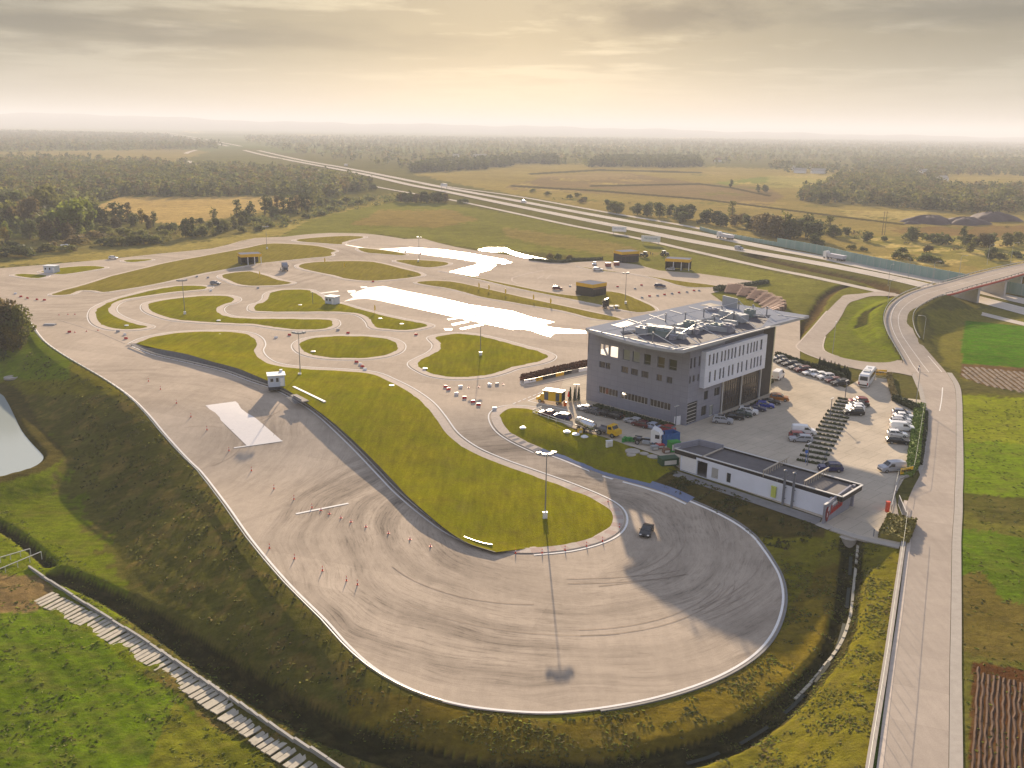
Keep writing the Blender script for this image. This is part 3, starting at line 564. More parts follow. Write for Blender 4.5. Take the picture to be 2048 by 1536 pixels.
for i in range(12):
    p0_ = P2(random.uniform(330, 480), random.uniform(740, 900)); r0_ = random.uniform(6, 22); a_ = random.uniform(-1.6, 1.2); arc = [(p0_[0]+r0_*math.cos(a_+t), p0_[1]+r0_*math.sin(a_+t)) for t in np.linspace(0, random.uniform(.5, 1.4), 14)]
    if not all(inpoly(np.array([p[0]]), np.array([p[1]]), poly)[0] and not inpoly(np.array([p[0]]), np.array([p[1]]), bigpl)[0] for p in arc): continue
    struct('tyre_mark', strip(arc, 0, .1, .045, 'tyre_mark', M_MARK))
# ------------------------------------------------------------------ roads
def road(name, L, Rr, z, m, thick=0):
    b = MB()
    for i in range(len(L)-1): 
        za = z[i] if hasattr(z, '__len__') else z; zb = z[i+1] if hasattr(z, '__len__') else z
        b.quad((*L[i], za), (*Rr[i], za), (*Rr[i+1], zb), (*L[i+1], zb))
    return struct(name, b.build(name, m))
ML = spline(W([(1822,745),(1838,770),(1850,800),(1856,840),(1852,900),(1842,945),(1822,985),(1812,1020),(1822,1075),(1817,1120),(1803,1240),(1790,1330),(1777,1440),(1766,1536),(1735,1800)]), False, 4)
MR = spline(W([(1893,745),(1908,770),(1912,800),(1912,840),(1912,900),(1911,950),(1909,985),(1908,1020),(1904,1075),(1903,1120),(1901,1240),(1899,1330),(1898,1440),(1897,1536),(1892,1800)]), False, 4)
road('road', ML, MR, .0, M_ROAD)
struct('road_verge', strip(MR, -.05, -1.35, .03, 'road_verge', M_CONC, False)) ; struct('kerb_line', strip([p for p in ML[26:]], .0, .6, .03, 'kerb_line', M_KERB, False))
struct('road_marking', strip(spline(W([(1886,775),(1884,800),(1880,822)]), False, 3), 0, .2, .02, 'road_marking', M_WHITE))
# widened lay-by apron in front of the gate
road('road', [P2(1838,770), P2(1850,800)], [P2(1842,772), P2(1853,800)], -.01, M_ROAD)
struct('pavement', flat([tuple(p) for p in W([(1829,745),(1845,775),(1853,810),(1855,880),(1849,930),(1840,950),(1833,930),(1843,880),(1845,820),(1838,785),(1824,752)])], .05, 'pavement', M_CONC))
SL = spline(W([(1790,586),(1760,583),(1725,587),(1690,590),(1680,597),(1655,622),(1625,657),(1600,685),(1594,692),(1600,700),(1625,712),(1680,730),(1740,742),(1790,745),(1825,752)]), False, 4)
SR = spline(W([(1800,592),(1770,592),(1745,592),(1715,600),(1700,605),(1684,630),(1668,655),(1650,673),(1646,684),(1645,695),(1652,704),(1688,716),(1738,724),(1780,724),(1812,712)]), False, 4)
road('slip_road', SL, SR, .005, M_ROAD); struct('kerb_line', strip(SL[20:44], .0, .45, .02, 'kerb_line', M_KERB)); struct('kerb_line', strip(SR[28:44], 0, -.4, .02, 'kerb_line', M_KERB))
def cl(pts, w, name, m, z=.0, n=4, ext=None):
    pl = spline(W(pts), False, n); return pl, struct(name, strip(pl, -w/2, w/2, z, name, m, False))
B1 = [(330,264),(400,277),(470,290),(539,306),(612,322),(692,336),(814,360),(889,375),(1024,399.5),(1199,432),(1399,467),(1536,495),(1656,517),(1748,537),(1891,566),(2048,602),(2300,655)]
B2 = [(322,265),(390,279),(460,293),(527,310),(607,325.5),(724,347.5),(827,371),(887,382),(1024,410),(1149,435),(1274,460),(1399,485),(1536,509),(1661,531),(1786,556),(1891,581),(2048,622),(2300,690)]
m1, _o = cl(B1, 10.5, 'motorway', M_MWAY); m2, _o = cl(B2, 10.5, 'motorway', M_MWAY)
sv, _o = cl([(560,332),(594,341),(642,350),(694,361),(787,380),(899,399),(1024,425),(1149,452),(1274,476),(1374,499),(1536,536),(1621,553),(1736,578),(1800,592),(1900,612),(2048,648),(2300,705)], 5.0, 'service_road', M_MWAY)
fr, _o = cl([(889,372),(922,377),(1024,391),(1199,422),(1374,452),(1470,472),(1600,497),(1700,517)], 5.5, 'service_road', M_MWAY)
for ml in (m1, m2):
    for off in (-4.4, 4.6): struct('road_marking', strip(ml, off, off+.22, .02, 'road_marking', M_WHITE))
cl([(372,312),(385,326),(400,331),(412,330)], 9, 'service_road', M_MWAY); cl([(340,312),(352,320),(362,328)], 5, 'service_road', M_MWAY); cl([(412,331),(470,333),(540,338)], 6, 'service_road', M_MWAY)
cl([(392,300),(375,305),(368,312)], 10, 'service_road', M_MWAY)
# far side slip road meeting the bridge
cl([(1905,544),(1960,538),(2048,524),(2300,490)], 6, 'service_road', M_MWAY, z=.0) if False else None
for ml in (m1, m2):
    d_ = MB(); A = offset(ml, -.1, False); Bq = offset(ml, .1, False)
    for i in range(len(ml)-1):
        L = np.linalg.norm(ml[i+1]-ml[i]); n_ = int(L/12)
        if ml[i][1] > 1300: continue
        for j in range(n_):
            t0, t1 = j/n_, (j+.4)/n_; a0, a1, b0, b1 = [X[i]+(X[i+1]-X[i])*t for X, t in ((A, t0), (A, t1), (Bq, t0), (Bq, t1))]; d_.quad((*a0, .02), (*a1, .02), (*b1, .02), (*b0, .02))
    struct('road_marking', d_.build('road_marking', M_WHITE))
# ramp + bridge deck roadway
road('ramp_road', ramp_l, ramp_r, [z+.02 for z in ramp_z], M_ROAD)
zr_ = lambda i: ramp_z[i]
def along(pl, off, z0, z1, i0, i1, w, mb):
    q = offset(pl, off, False); q2 = offset(pl, off+w, False)
    for i in range(i0, min(i1, len(pl)-1)):
        a, c, d, e = q[i], q[i+1], q2[i+1], q2[i]; za, zb = ramp_z[i], ramp_z[i+1]
        vs = [(*a, za+z0), (*c, zb+z0), (*d, zb+z0), (*e, za+z0), (*a, za+z1), (*c, zb+z1), (*d, zb+z1), (*e, za+z1)]
        mb.add(vs, [(0, 1, 2, 3), (7, 6, 5, 4), (0, 4, 5, 1), (1, 5, 6, 2), (2, 6, 7, 3), (3, 7, 4, 0)])
def rampline(pl, off, w):
    b = MB(); A = offset(pl, off, False); B = offset(pl, off+w, False)
    for i in range(len(pl)-1): b.quad((*A[i], ramp_z[i]+.035), (*A[i+1], ramp_z[i+1]+.035), (*B[i+1], ramp_z[i+1]+.035), (*B[i], ramp_z[i]+.035))
    struct('road_marking', b.build('road_marking', M_WHITE))
rampline(ramp_l, 1.9, .15); rampline(ramp_r, -1.2, .15); rampline(ramp_c, 0, .12)
br = empty('road_bridge', (*ramp_c[RAB+8], 0), 0, 'grey concrete road bridge with red edge beam crossing over the motorway', 'bridge')
def under(o, par): o.parent = par; o.location = [-v for v in par.location]; return o
b = MB()
for i in range(RAB, len(ramp_c)-10):
    a, c, d, e = ramp_l[i], ramp_l[i+1], ramp_r[i+1], ramp_r[i]; za, zb = ramp_z[i], ramp_z[i+1]
    vs = [(*a, za-.05), (*c, zb-.05), (*d, zb-.05), (*e, za-.05), (*a, za-1.0), (*c, zb-1.0), (*d, zb-1.0), (*e, za-1.0)]
    b.add(vs, [(0, 1, 2, 3), (7, 6, 5, 4), (0, 4, 5, 1), (1, 5, 6, 2), (2, 6, 7, 3), (3, 7, 4, 0)])
M_BR = mat('bridge_concrete', (.50,.48,.46), .8, var=.1, vscale=.5); M_RED = mat('red_edge_beam', (.42,.05,.03), .5, var=.1)
under(b.build('deck', M_BR), br)
b = MB(); along(ramp_r, .38, -.55, .05, RAB, len(ramp_c)-10, -.35, b); under(b.build('edge_beam', M_RED), br)
M_RAIL = mat('galvanised_steel', (.55,.55,.54), .35, .8, var=.08)
b = MB(); along(ramp_r, -.1, .05, .09, RAB-4, len(ramp_c)-10, -.5, b); under(b.build('kerb_strip', M_CONC), br)
for (px_, py_) in ((1941,603),(1996,589),(2040,582)):
    i = near_on(ramp_r, P2(px_, py_)); a = np.array(ramp_r[i]); c = np.array(ramp_l[i]); ct = (a+c)/2; d = c-a; L = np.linalg.norm(d); an = math.atan2(d[1], d[0])
    q = MB(); h = ramp_z[i]-1.0
    q.box((ct[0], ct[1], h/2-.3), (L*.92, .9, h+.6), an); q.box((ct[0], ct[1], h-.25), (L*.98, 1.3, .5), an); under(q.build('pier', M_BR), br)
i = RAB; a = np.array(ramp_r[i]); c = np.array(ramp_l[i]); ct = (a+c)/2; d = c-a; q = MB(); q.box((ct[0], ct[1], ramp_z[i]/2-.6), (np.linalg.norm(d), .8, ramp_z[i]), math.atan2(d[1], d[0])); under(q.build('abutment', M_BR), br)
# ------------------------------------------------------------------ guard rails
def guardrail(pl, zf, label, every=4.0, h=.75, name='guard_rail', side=.12, cat='guard rail', maxp=100):
    """w-beam on posts along a polyline; posts are parts"""
    pl = [np.array(p[:2]) for p in pl]; seg = [np.linalg.norm(pl[i+1]-pl[i]) for i in range(len(pl)-1)]; tot = sum(seg); every = max(every, tot/maxp*1.01)
    z0 = zf(*pl[0]); rt = empty(name, (*pl[0], z0), 0, label, cat); b = MB()
    A = offset(pl, 0, False); B = offset(pl, side, False)
    for i in range(len(pl)-1):
        za, zb = zf(*pl[i]), zf(*pl[i+1]); a, c, d, e = A[i], A[i+1], B[i+1], B[i]
        for (u0, u1) in ((h-.31, h), ):
            vs = [(*a, za+u0), (*c, zb+u0), (*d, zb+u0), (*e, za+u0), (*a, za+u1), (*c, zb+u1), (*d, zb+u1), (*e, za+u1)]
            b.add([(x-pl[0][0], y-pl[0][1], z-z0) for x, y, z in vs], [(3, 2, 1, 0), (4, 5, 6, 7), (0, 1, 5, 4), (1, 2, 6, 5), (2, 3, 7, 6), (3, 0, 4, 7)])
    b.build('rail', M_RAIL, rt)
    q = MB(); q.box((0, 0, h/2-.3), (.12, .12, h+.6)); me = q.mesh('post', mat('dark_steel', (.09,.09,.095), .5, .5)); s = 0.; nx = 0.
    for i in range(len(seg)):
        while nx <= s+seg[i]:
            p = pl[i]+(pl[i+1]-pl[i])*((nx-s)/max(seg[i], 1e-6)); dr = (pl[i+1]-pl[i])/max(seg[i], 1e-6)
            p2 = p+np.array([dr[1], -dr[0]])*(-.12 if side > 0 else .2)
            o = link('post', me, rt); o.location = (p2[0]-pl[0][0], p2[1]-pl[0][1], zf(*p)-z0); nx += every
        s += seg[i]
    return rt
flat0 = lambda x, y: Bz((x, y))
te = offset(track_edge, .5, False)
g1 = [p for p in te if -95 < p[0] and True]
i0 = near_on(te, P2(55,640)); i1 = near_on(te, P2(905,1411))
guardrail(te[i0:i1+1:2], flat0, 'long guard rail along the top of the dark slope, left edge of the lower track', 3.2)
gi = spline(W([(262,692),(310,711),(375,726),(450,744),(505,764),(550,779),(595,802),(640,832),(680,868),(720,907),(760,949),(800,990),(850,1032),(905,1070),(960,1092),(985,1097)]), False, 3)
guardrail(gi, flat0, 'guard rail at the foot of the dark stone bank around the big lower grass island', 3.2, side=.12)
rr_z = lambda pl: (lambda x, y: ramp_z[near_on(pl, (x, y))])
L1 = offset(ramp_l, -.3, False); guardrail(L1[6:RAB+34], rr_z(ramp_l), 'guard rail on the outer left side of the curving ramp and bridge', 4, side=.12)
L2 = offset(ramp_r, .4, False); guardrail(L2[17:RAB], rr_z(ramp_r), 'guard rail on the inner side of the ramp above the dark embankment', 4, side=-.12)
L3 = offset(ramp_r, -.35, False); guardrail(L3[RAB:len(ramp_r)-10], rr_z(ramp_r), 'low steel railing above the red beam of the bridge', 4, side=-.1)
guardrail(offset(m2, -6.2, False)[8*4:13*4], flat0, 'guard rail along the near side of the motorway beside the brown ditch', 8, side=.12) if False else None
# noise barrier
nb = spline(W([(1400,460),(1434,469),(1536,489),(1608,502)]), False, 4)+spline(W([(1608,502),(1656,512),(1691,521),(1786,541),(1896,563),(1990,581),(2100,602)]), False, 4)[1:]
M_NB = NT('noise_barrier_panels'); tc = M_NB.n('ShaderNodeTexCoord'); M_NB.l(M_NB.mix(M_NB.rng(M_NB.noise(scalev(M_NB, tc.outputs['Object'], 1, 1, .2), .25, 3), .35, .65, 0, 1), (.20,.33,.30), (.28,.40,.36)), M_NB.b.inputs['Base Color']); M_NB.b.inputs['Roughness'].default_value = .5
o = nb[0]; rt = empty('noise_barrier', (*o, 0), 0, 'long pale green noise barrier standing along the far side of the motorway', 'noise barrier'); b = MB(); q = MB()
tot = 0
for i in range(len(nb)-1):
    h0 = 2.2 if i < 9 else 4.6; a, c = nb[i]-o, nb[i+1]-o; d = (c-a)/np.linalg.norm(c-a); nn = np.array([d[1], -d[0]])*.12
    b.add([(*(a+nn), 0), (*(c+nn), 0), (*(c+nn), h0), (*(a+nn), h0), (*(a-nn), 0), (*(c-nn), 0), (*(c-nn), h0), (*(a-nn), h0)], [(0, 1, 2, 3), (7, 6, 5, 4), (3, 2, 6, 7), (0, 3, 7, 4), (1, 5, 6, 2)])
    L = np.linalg.norm(c-a); k = max(1, int(L/4))
    for j in range(k):
        p = a+(c-a)*j/k; q.box((p[0], p[1], h0/2+.1), (.3, .45, h0+.2), math.atan2(d[1], d[0]))
b.build('panel', M_NB.m, rt); pp = q.build('post', mat('barrier_post', (.33,.40,.38), .6), rt); pp['kind'] = 'stuff'
# ================================================================== BUILDINGS
M_GREYW = mat('grey_render', (.27,.27,.315), .85, var=.07, vscale=.6); M_DARKW = mat('dark_grey_cladding', (.15,.15,.17), .8, var=.1)
M_WPANEL = mat('white_facade_panel', (.74,.76,.84), .5, var=.03, vscale=.5); M_GLASS = mat('window_glass', (.03,.035,.04), .08, spec=.8); M_GLASSB = mat('pale_window_glass', (.28,.30,.27), .15, spec=.8)
M_GLASSW = mat('warm_window_glass', (.10,.08,.06), .10, spec=.8); M_FRAME = mat('pale_frame', (.62,.60,.56), .5); M_FDARK = mat('dark_frame', (.05,.05,.06), .5)
M_ROOFP = mat('roof_panel', (.27,.285,.32), .7, spec=.0, var=.05, vscale=.4); M_ROOFD = mat('dark_roof_membrane', (.085,.08,.09), .9, var=.25, vscale=.35); M_ROOFE = mat('roof_edge', (.42,.42,.43), .6, spec=0)
M_DUCT = mat('duct_metal', (.34,.36,.38), .6, 0, var=.12, vscale=.7); M_STEEL = mat('painted_steel', (.16,.17,.20), .5); M_WHITEP = mat('white_paint', (.78,.78,.80), .45, var=.04)
M_YEL = mat('yellow_paint', (.72,.42,.01), .45, var=.05); M_BLACK = mat('black_panel', (.022,.02,.022), .5, var=.3); M_REDP = mat('red_paint', (.45,.02,.02), .4)
def facade_joints(M, w_, h_, dk):
    nt_ = M.node_tree; b_ = nt_.nodes['Principled BSDF']; src = b_.inputs['Base Color'].links[0].from_socket; N = NT.__new__(NT); N.m, N.t, N.b = M, nt_, b_
    tc_ = N.n('ShaderNodeTexCoord'); sx = N.n('ShaderNodeSeparateXYZ'); N.l(tc_.outputs['Object'], sx.inputs[0]); cb_ = N.n('ShaderNodeCombineXYZ'); N.l(N.math('ADD', sx.outputs[0], sx.outputs[1]), cb_.inputs[0]); N.l(sx.outputs[2], cb_.inputs[1])
    bk = N.n('ShaderNodeTexBrick'); N.l(cb_.outputs[0], bk.inputs['Vector']); bk.inputs['Scale'].default_value = 1; bk.inputs['Brick Width'].default_value = w_; bk.inputs['Row Height'].default_value = h_; bk.inputs['Mortar Size'].default_value = .035; bk.offset = 0
    for q_, v_ in (('Color1', .96), ('Color2', 1.04), ('Mortar', dk)): bk.inputs[q_].default_value = (v_, v_, v_, 1)
    N.l(N.mix(1.0, src, bk.outputs['Color'], 'MULTIPLY'), b_.inputs['Base Color'])
facade_joints(M_GREYW, 1.9, 1.25, .80); facade_joints(M_WPANEL, 2.4, 2.05, .86)
def wall(mb, u0, u1, z0, z1, holes, f, dep=.28, gl=None):
    us = sorted({u0, u1, *[h[0] for h in holes], *[h[1] for h in holes]}); zs = sorted({z0, z1, *[h[2] for h in holes], *[h[3] for h in holes]})
    us = [u for u in us if u0 <= u <= u1]; zs = [z for z in zs if z0 <= z <= z1]
    for i in range(len(us)-1):
        for j in range(len(zs)-1):
            uc, zc_ = (us[i]+us[i+1])/2, (zs[j]+zs[j+1])/2
            if any(h[0] < uc < h[1] and h[2] < zc_ < h[3] for h in holes): continue
            mb.quad(f(us[i], zs[j], 0), f(us[i+1], zs[j], 0), f(us[i+1], zs[j+1], 0), f(us[i], zs[j+1], 0))
    for (a, b_, c, d) in [h[:4] for h in holes]:
        for (p, q) in (((a, c), (b_, c)), ((b_, c), (b_, d)), ((b_, d), (a, d)), ((a, d), (a, c))):
            mb.quad(f(p[0], p[1], 0), f(q[0], q[1], 0), f(q[0], q[1], -dep), f(p[0], p[1], -dep))
def window(par, f, a, b_, c, d, dep=.26, gm=None, mull=1, fm=None, fw=.07, horiz=(), name='window'):
    q = MB(); g_ = MB(); e = -dep
    def bar(u0, u1, z0, z1, o=.05):
        p = [f(u0, z0, e), f(u1, z0, e), f(u1, z1, e), f(u0, z1, e), f(u0, z0, e+o), f(u1, z0, e+o), f(u1, z1, e+o), f(u0, z1, e+o)]
        q.add(p, [(3, 2, 1, 0), (4, 5, 6, 7), (0, 1, 5, 4), (1, 2, 6, 5), (2, 3, 7, 6), (3, 0, 4, 7)])
    bar(a, a+fw, c, d); bar(b_-fw, b_, c, d); bar(a+fw, b_-fw, c, c+fw); bar(a+fw, b_-fw, d-fw, d)
    for i in range(1, mull): u = a+(b_-a)*i/mull; bar(u-fw/2, u+fw/2, c+fw, d-fw, .06)
    for z in horiz: bar(a+fw, b_-fw, z-fw/2, z+fw/2, .055)
    w_ = q.build(name, fm or M_FRAME, par); g_.quad(f(a+.01, c+.01, e+.02), f(b_-.01, c+.01, e+.02), f(b_-.01, d-.01, e+.02), f(a+.01, d-.01, e+.02))
    g_.build('pane', gm or M_GLASS, w_); return w_
A_ = P(1172,799); C_ = P(1371,852); ev = (A_-C_)[:2]/np.linalg.norm(A_-C_); ew = np.array([ev[1], -ev[0]]); RZ = math.atan2(ew[1], ew[0])
def tl_(x, y, z): p = P(x, y, z)[:2]-C_[:2]; return (float(p@ew), float(p@ev))      # pixel -> local (b, a) on level z
mb_ = empty('office_building', (*C_[:2], 0), RZ, 'grey four-storey training centre with white window box and wide flat wing roof', 'building')
fl = lambda u, z, d: (-d, u, z); fr_ = lambda u, z, d: (u, -d, z)
Zt = 17.5
stripm = lambda a0, a1: (a0, a1, 2.45, 4.1)
upW = [(15.8,17.75),(13.1,15.0),(10.1,11.9),(6.4,8.3),(3.2,5.3)]; mdW = [(22.7,24.4),(21.2,22.55),(16.1,18.0),(13.4,15.3),(10.5,12.4),(6.9,8.3),(4.15,5.6)]
opn = [(19.2,21.45,11.75,14.25),(21.95,24.35,11.75,14.25)]; st = [stripm(18.7,24.2), stripm(10.35,17.85), stripm(4.2,9.7)]
holes = opn+[(a, b_, 11.7, 14.1) for a, b_ in upW]+[(a, b_, 8.65, 10.1) for a, b_ in mdW]+st
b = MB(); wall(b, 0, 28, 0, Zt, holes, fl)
H2 = [(.25,.95,12.8,15.1),(1.6,2.3,12.8,15.1),(3.55,4.2,12.8,15.0),(.3,.9,9.4,11.1),(1.6,2.35,9.6,11.05),(3.5,4.1,9.4,11.0),(.25,4.15,.15,5.0),(6.7,8.3,4.5,6.5),(10.9,13.2,4.5,6.4),(6.0,8.1,.9,3.1),(9.3,10.9,.1,2.7)]
wall(b, 0, 13.8, 0, Zt, H2, fr_)
b.box((5.0, 23.5, 0), (.01, .01, .01))
fb = lambda u, z, d: (37+d, u, z); fa = lambda u, z, d: (u, 28+d, z)
wall(b, 8, 28, 0, Zt, [(10,12,2,4),(15,17,2,4),(20,22,2,4),(10,12,9,11),(15,17,9,11),(20,22,9,11)], fb); b.box((18.5, 27.98, 5.75), (36.9, .03, 11.5)); b.box((24.5, 27.98, 14.5), (24.9, .03, 6.0))
for (x, y) in ((.2, 27.8), (6, 27.8)): b.box((x, y, 14.5), (.4, .4, 6.0))
mb_w = b.build('wall', M_GREYW, mb_)
q = MB(); q.box((12.4, 18.6, 14.5), (24.1, .2, 5.9)) ; q.box((12.2, 23.3, 14.5), (.2, 9.2, 5.9)); q.box((6.3, 23.4, 11.45), (12, 9, .12)); q.build('terrace', mat('terrace_white', (.62,.60,.56), .8, var=.05), mb_)
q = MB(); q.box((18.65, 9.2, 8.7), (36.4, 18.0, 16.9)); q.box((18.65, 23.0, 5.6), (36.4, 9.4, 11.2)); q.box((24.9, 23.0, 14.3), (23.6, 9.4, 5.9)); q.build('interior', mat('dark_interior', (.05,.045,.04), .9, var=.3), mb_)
for i, (a, b__) in enumerate(upW): window(mb_, fl, a, b__, 11.7, 14.1, gm=(M_GLASSB, M_GLASSB, M_GLASS, M_GLASSW, M_GLASS)[i], horiz=(12.4,), fm=M_GREYW)
for i, (a, b__) in enumerate(mdW): window(mb_, fl, a, b__, 8.65, 10.1, mull=2, gm=(M_GLASS, M_GLASS, M_GLASSW)[i % 3], fm=M_DARKW)
for (a, b__, c, d) in st: window(mb_, fl, a, b__, c, d, mull=max(2, int(round((b__-a)/.95))), gm=M_GLASSW)
for h in H2[:6]+H2[7:10]: window(mb_, fr_, *h, mull=2 if h[1]-h[0] > 1 else 1, gm=M_GLASS)
# garage door and entrance
gd = MB(); [gd.box((2.2, .22, .5+.8*i), (3.9, .06, .12)) for i in range(6)]; [gd.box((.3+i*1.27, .23, 2.5), (.1, .05, 4.9)) for i in range(4)]
go = gd.build('garage_door', M_FRAME, mb_); gq = MB(); gq.box((2.2, .27, 2.55), (3.9, .03, 4.85)); gq.build('pane', M_GLASS, go)
en = MB(); en.box((10.1, .2, 1.35), (1.6, .06, 2.5)); eo = en.build('door', M_FRAME, mb_); en = MB(); en.box((9.72, .15, 1.4), (.62, .03, 2.1)); en.box((10.48, .15, 1.4), (.62, .03, 2.1)); en.build('pane', M_GLASSB, eo)
# curtain glazing
def curtain(u0, u1, z0, z1, y, nu, nz, gm, name='glass_facade'):
    q = MB(); 
    for i in range(nu+1): q.box((u0+(u1-u0)*i/nu, y, (z0+z1)/2), (.07, .12, z1-z0))
    for j in range(nz+1): q.box(((u0+u1)/2, y+.005, z0+(z1-z0)*j/nz), (u1-u0, .09, .07))
    o = q.build(name, M_FDARK, mb_); g_ = MB(); g_.box(((u0+u1)/2, y+.06, (z0+z1)/2), (u1-u0, .04, z1-z0)); g_.build('pane', gm, o)
curtain(13.9, 21.9, .1, 7.6, .1, 8, 5, M_GLASSW); curtain(22.3, 30.7, .1, 7.6, .1, 9, 5, M_GLASSW); curtain(31.1, 36.8, .1, Zt-.1, .35, 5, 11, mat('bronze_glass', (.16,.12,.07), .2, spec=.8))
q = MB(); q.box((34, .5, 8.9), (5.8, .25, 1.1)); q.box((34, .5, 4.6), (5.8, .25, 1.0)); q.box((34, .5, 13), (5.8, .25, .7)); q.build('floor_band', mat('bronze_band', (.22,.17,.12), .6), mb_)
for u in (13.85, 22.1, 30.85): q = MB(); q.tube((u, -.35, 0), (u, -.35, 7.8), .17, n=10); q.build('column', M_FRAME, mb_)
q = MB(); q.tube((37.2, .6, 0), (37.2, .6, Zt), .42, n=14); q.build('column', mat('cream_column', (.66,.63,.42), .4), mb_)
q = MB(); q.box((30.95, .5, 8.75), (.16, .9, 17.4)); q.build('fin', M_GREYW, mb_)
# white window box
up_ = [5.6,7.2,8.65,10.6,12.0,13.4,14.9,16.3,18.2,19.8,21.75,23.25,24.6,25.9]; lo_ = [6.2,8.3,10.4,11.8,14.1,15.7,18.05,19.7,21.8,23.9,25.4,26.8,28.3]
hh_ = [(x, x+.72, 12.7, 15.2) for x in up_]+[(27.8,28.75,12.7,15.2)]+[(x, x+.72, 8.8, 11.3) for x in lo_]
fw_ = lambda u, z, d: (u, -1.2-d, z); b = MB(); wall(b, 4.4, 30.8, 7.85, 16.05, hh_, fw_, .22)
b.quad((4.4, -1.2, 7.85), (4.4, -1.2, 16.05), (4.4, 0, 16.05), (4.4, 0, 7.85)); b.quad((30.8, -1.2, 7.85), (30.8, 0, 7.85), (30.8, 0, 16.05), (30.8, -1.2, 16.05))
b.quad((4.4, -1.2, 16.05), (30.8, -1.2, 16.05), (30.8, 0, 16.05), (4.4, 0, 16.05)); b.quad((4.4, -1.2, 7.85), (4.4, 0, 7.85), (30.8, 0, 7.85), (30.8, -1.2, 7.85))
wb = b.build('window_box', M_WPANEL, mb_)
for i, h in enumerate(hh_): window(wb, fw_, *h, dep=.2, fw=.04, gm=M_GLASS if i % 4 else M_GLASSW, horiz=(h[2]+.85,), fm=M_GREYW).name = 'window'
q = MB(); q.box((22.3, .25, 12.5), (17.3, .3, 9.9)); q.build('rear_wall', M_DARKW, mb_)
# wing roof at Zt: outline measured along its lower rim
ZR = Zt; rim_px = [(1171.2,661),(1184,667),(1209,675),(1252,687),(1296,697),(1340,704.5),(1367,706.5),(1436,688),(1487,670),(1545,655),(1590,643),(1618,636),(1532,622),(1453,609.5),(1422,604.5),(1340,622),(1245,644)]
rim2 = [tl_(x, y, ZR) for x, y in rim_px]; f0 = spline(rim2[:7], False, 4); roofp = [tuple(p) for p in f0]+rim2[7:]
inn = [tl_(*q, ZR+.6) for q in ((1250,676),(1303,687),(1357,694),(1377,692.5),(1440,675.5),(1483,664),(1523,654.5),(1542,630),(1462,626.5),(1395,641),(1310,655),(1240,663))]
b = MB(); n = len(roofp); b.prism(roofp, ZR, ZR+.6, caps=False); b.build('roof_edge', M_ROOFE, mb_)
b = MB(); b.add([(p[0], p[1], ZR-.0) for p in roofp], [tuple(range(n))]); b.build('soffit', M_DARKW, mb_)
def ring(outer, inner, z, name, m):
    vs = [Vector((*p, 0)) for p in outer]; vi = [Vector((*p, 0)) for p in inner]; tr = geometry.tessellate_polygon([vs, vi[::-1]]); al = outer+inner[::-1]
    q = MB(); q.add([(p[0], p[1], z) for p in al], [tuple(t) for t in tr]); return q.build(name, m, mb_)
ring(roofp, inn, ZR+.605, 'roof_panel', M_ROOFP)
b = MB(); b.prism(inn, ZR+.08, ZR+.6, caps=False); b.build('roof_curb', M_ROOFE, mb_)
b = MB(); b.add([(p[0], p[1], ZR+.1) for p in inn], [tuple(range(len(inn)))]); b.build('roof_deck', M_ROOFD, mb_)
M_HOLE = mat('roof_opening_brown', (.24,.19,.14), .35, var=.1)  # flat brown patches stand in for see-through openings in the wing roof
for h in ([(1224,650),(1245,654),(1270,647),(1254,641)], [(1400,610.5),(1420,613.5),(1444,611),(1420,605.8)]):
    q = MB(); q.add([(*tl_(x, y, ZR+.62), ZR+.62) for x, y in h], [(0, 1, 2, 3)]); q.build('roof_opening_patch', M_HOLE, mb_)
def rib(x0, y0, x1, y1, w=.25):
    a = tl_(x0, y0, ZR+.65); c = tl_(x1, y1, ZR+.65); d = np.array(c)-np.array(a); q = MB(); q.box(((a[0]+c[0])/2, (a[1]+c[1])/2, ZR+.68), (np.linalg.norm(d), w, .12), math.atan2(d[1], d[0])); q.build('roof_rib', M_FRAME, mb_)
for t in ((1223,650,1243,655.5),(1256,639,1284,648),(1298,630,1330,641),(1340,621,1366,628.5),(1378,614.5,1404,621),(1404,609,1424,613),(1345,699,1400,691),(1530,654,1560,652),(1502,630,1528,633),(1555,630,1610,636.5)): rib(*t)
rib(1180,659.5,1352,698,.3); rib(1366,700,1540,654,.35)
# rooftop plant
def loc3(x, y, z): return (*tl_(x, y, z), z)
def duct(x0, y0, x1, y1, w=1.2, h=1.1, z=ZR+1.0, m=M_DUCT, name='duct'):
    a = tl_(x0, y0, z); c = tl_(x1, y1, z); d = np.array(c)-np.array(a); q = MB(); L = np.linalg.norm(d); q.box(((a[0]+c[0])/2, (a[1]+c[1])/2, z-h/2+.1), (L, w, h), math.atan2(d[1], d[0]))
    nb_ = max(1, int(L/1.5))
    for i in range(nb_+1): t = i/nb_; q.box((a[0]+d[0]*t, a[1]+d[1]*t, z-h/2+.1), (.1, w+.12, h+.12), math.atan2(d[1], d[0]))
    q.build(name, m, mb_)
for t in ((1293,648,1345,655),(1352,650,1400,641),(1345,655,1376,659),(1393,649,1455,656),(1414,641,1462,648),(1432,618,1492,629),(1427,629,1448,633),(1376,660,1403,652),(1300,655,1330,662),(1448,640,1475,643)): duct(*t)
duct(1296,651,1346,657,2.0,1.6,ZR+1.9); duct(1444,620,1490,631,2.4,1.8,ZR+2.0); duct(1345,664,1370,668,1.6,1.2,ZR+1.3)
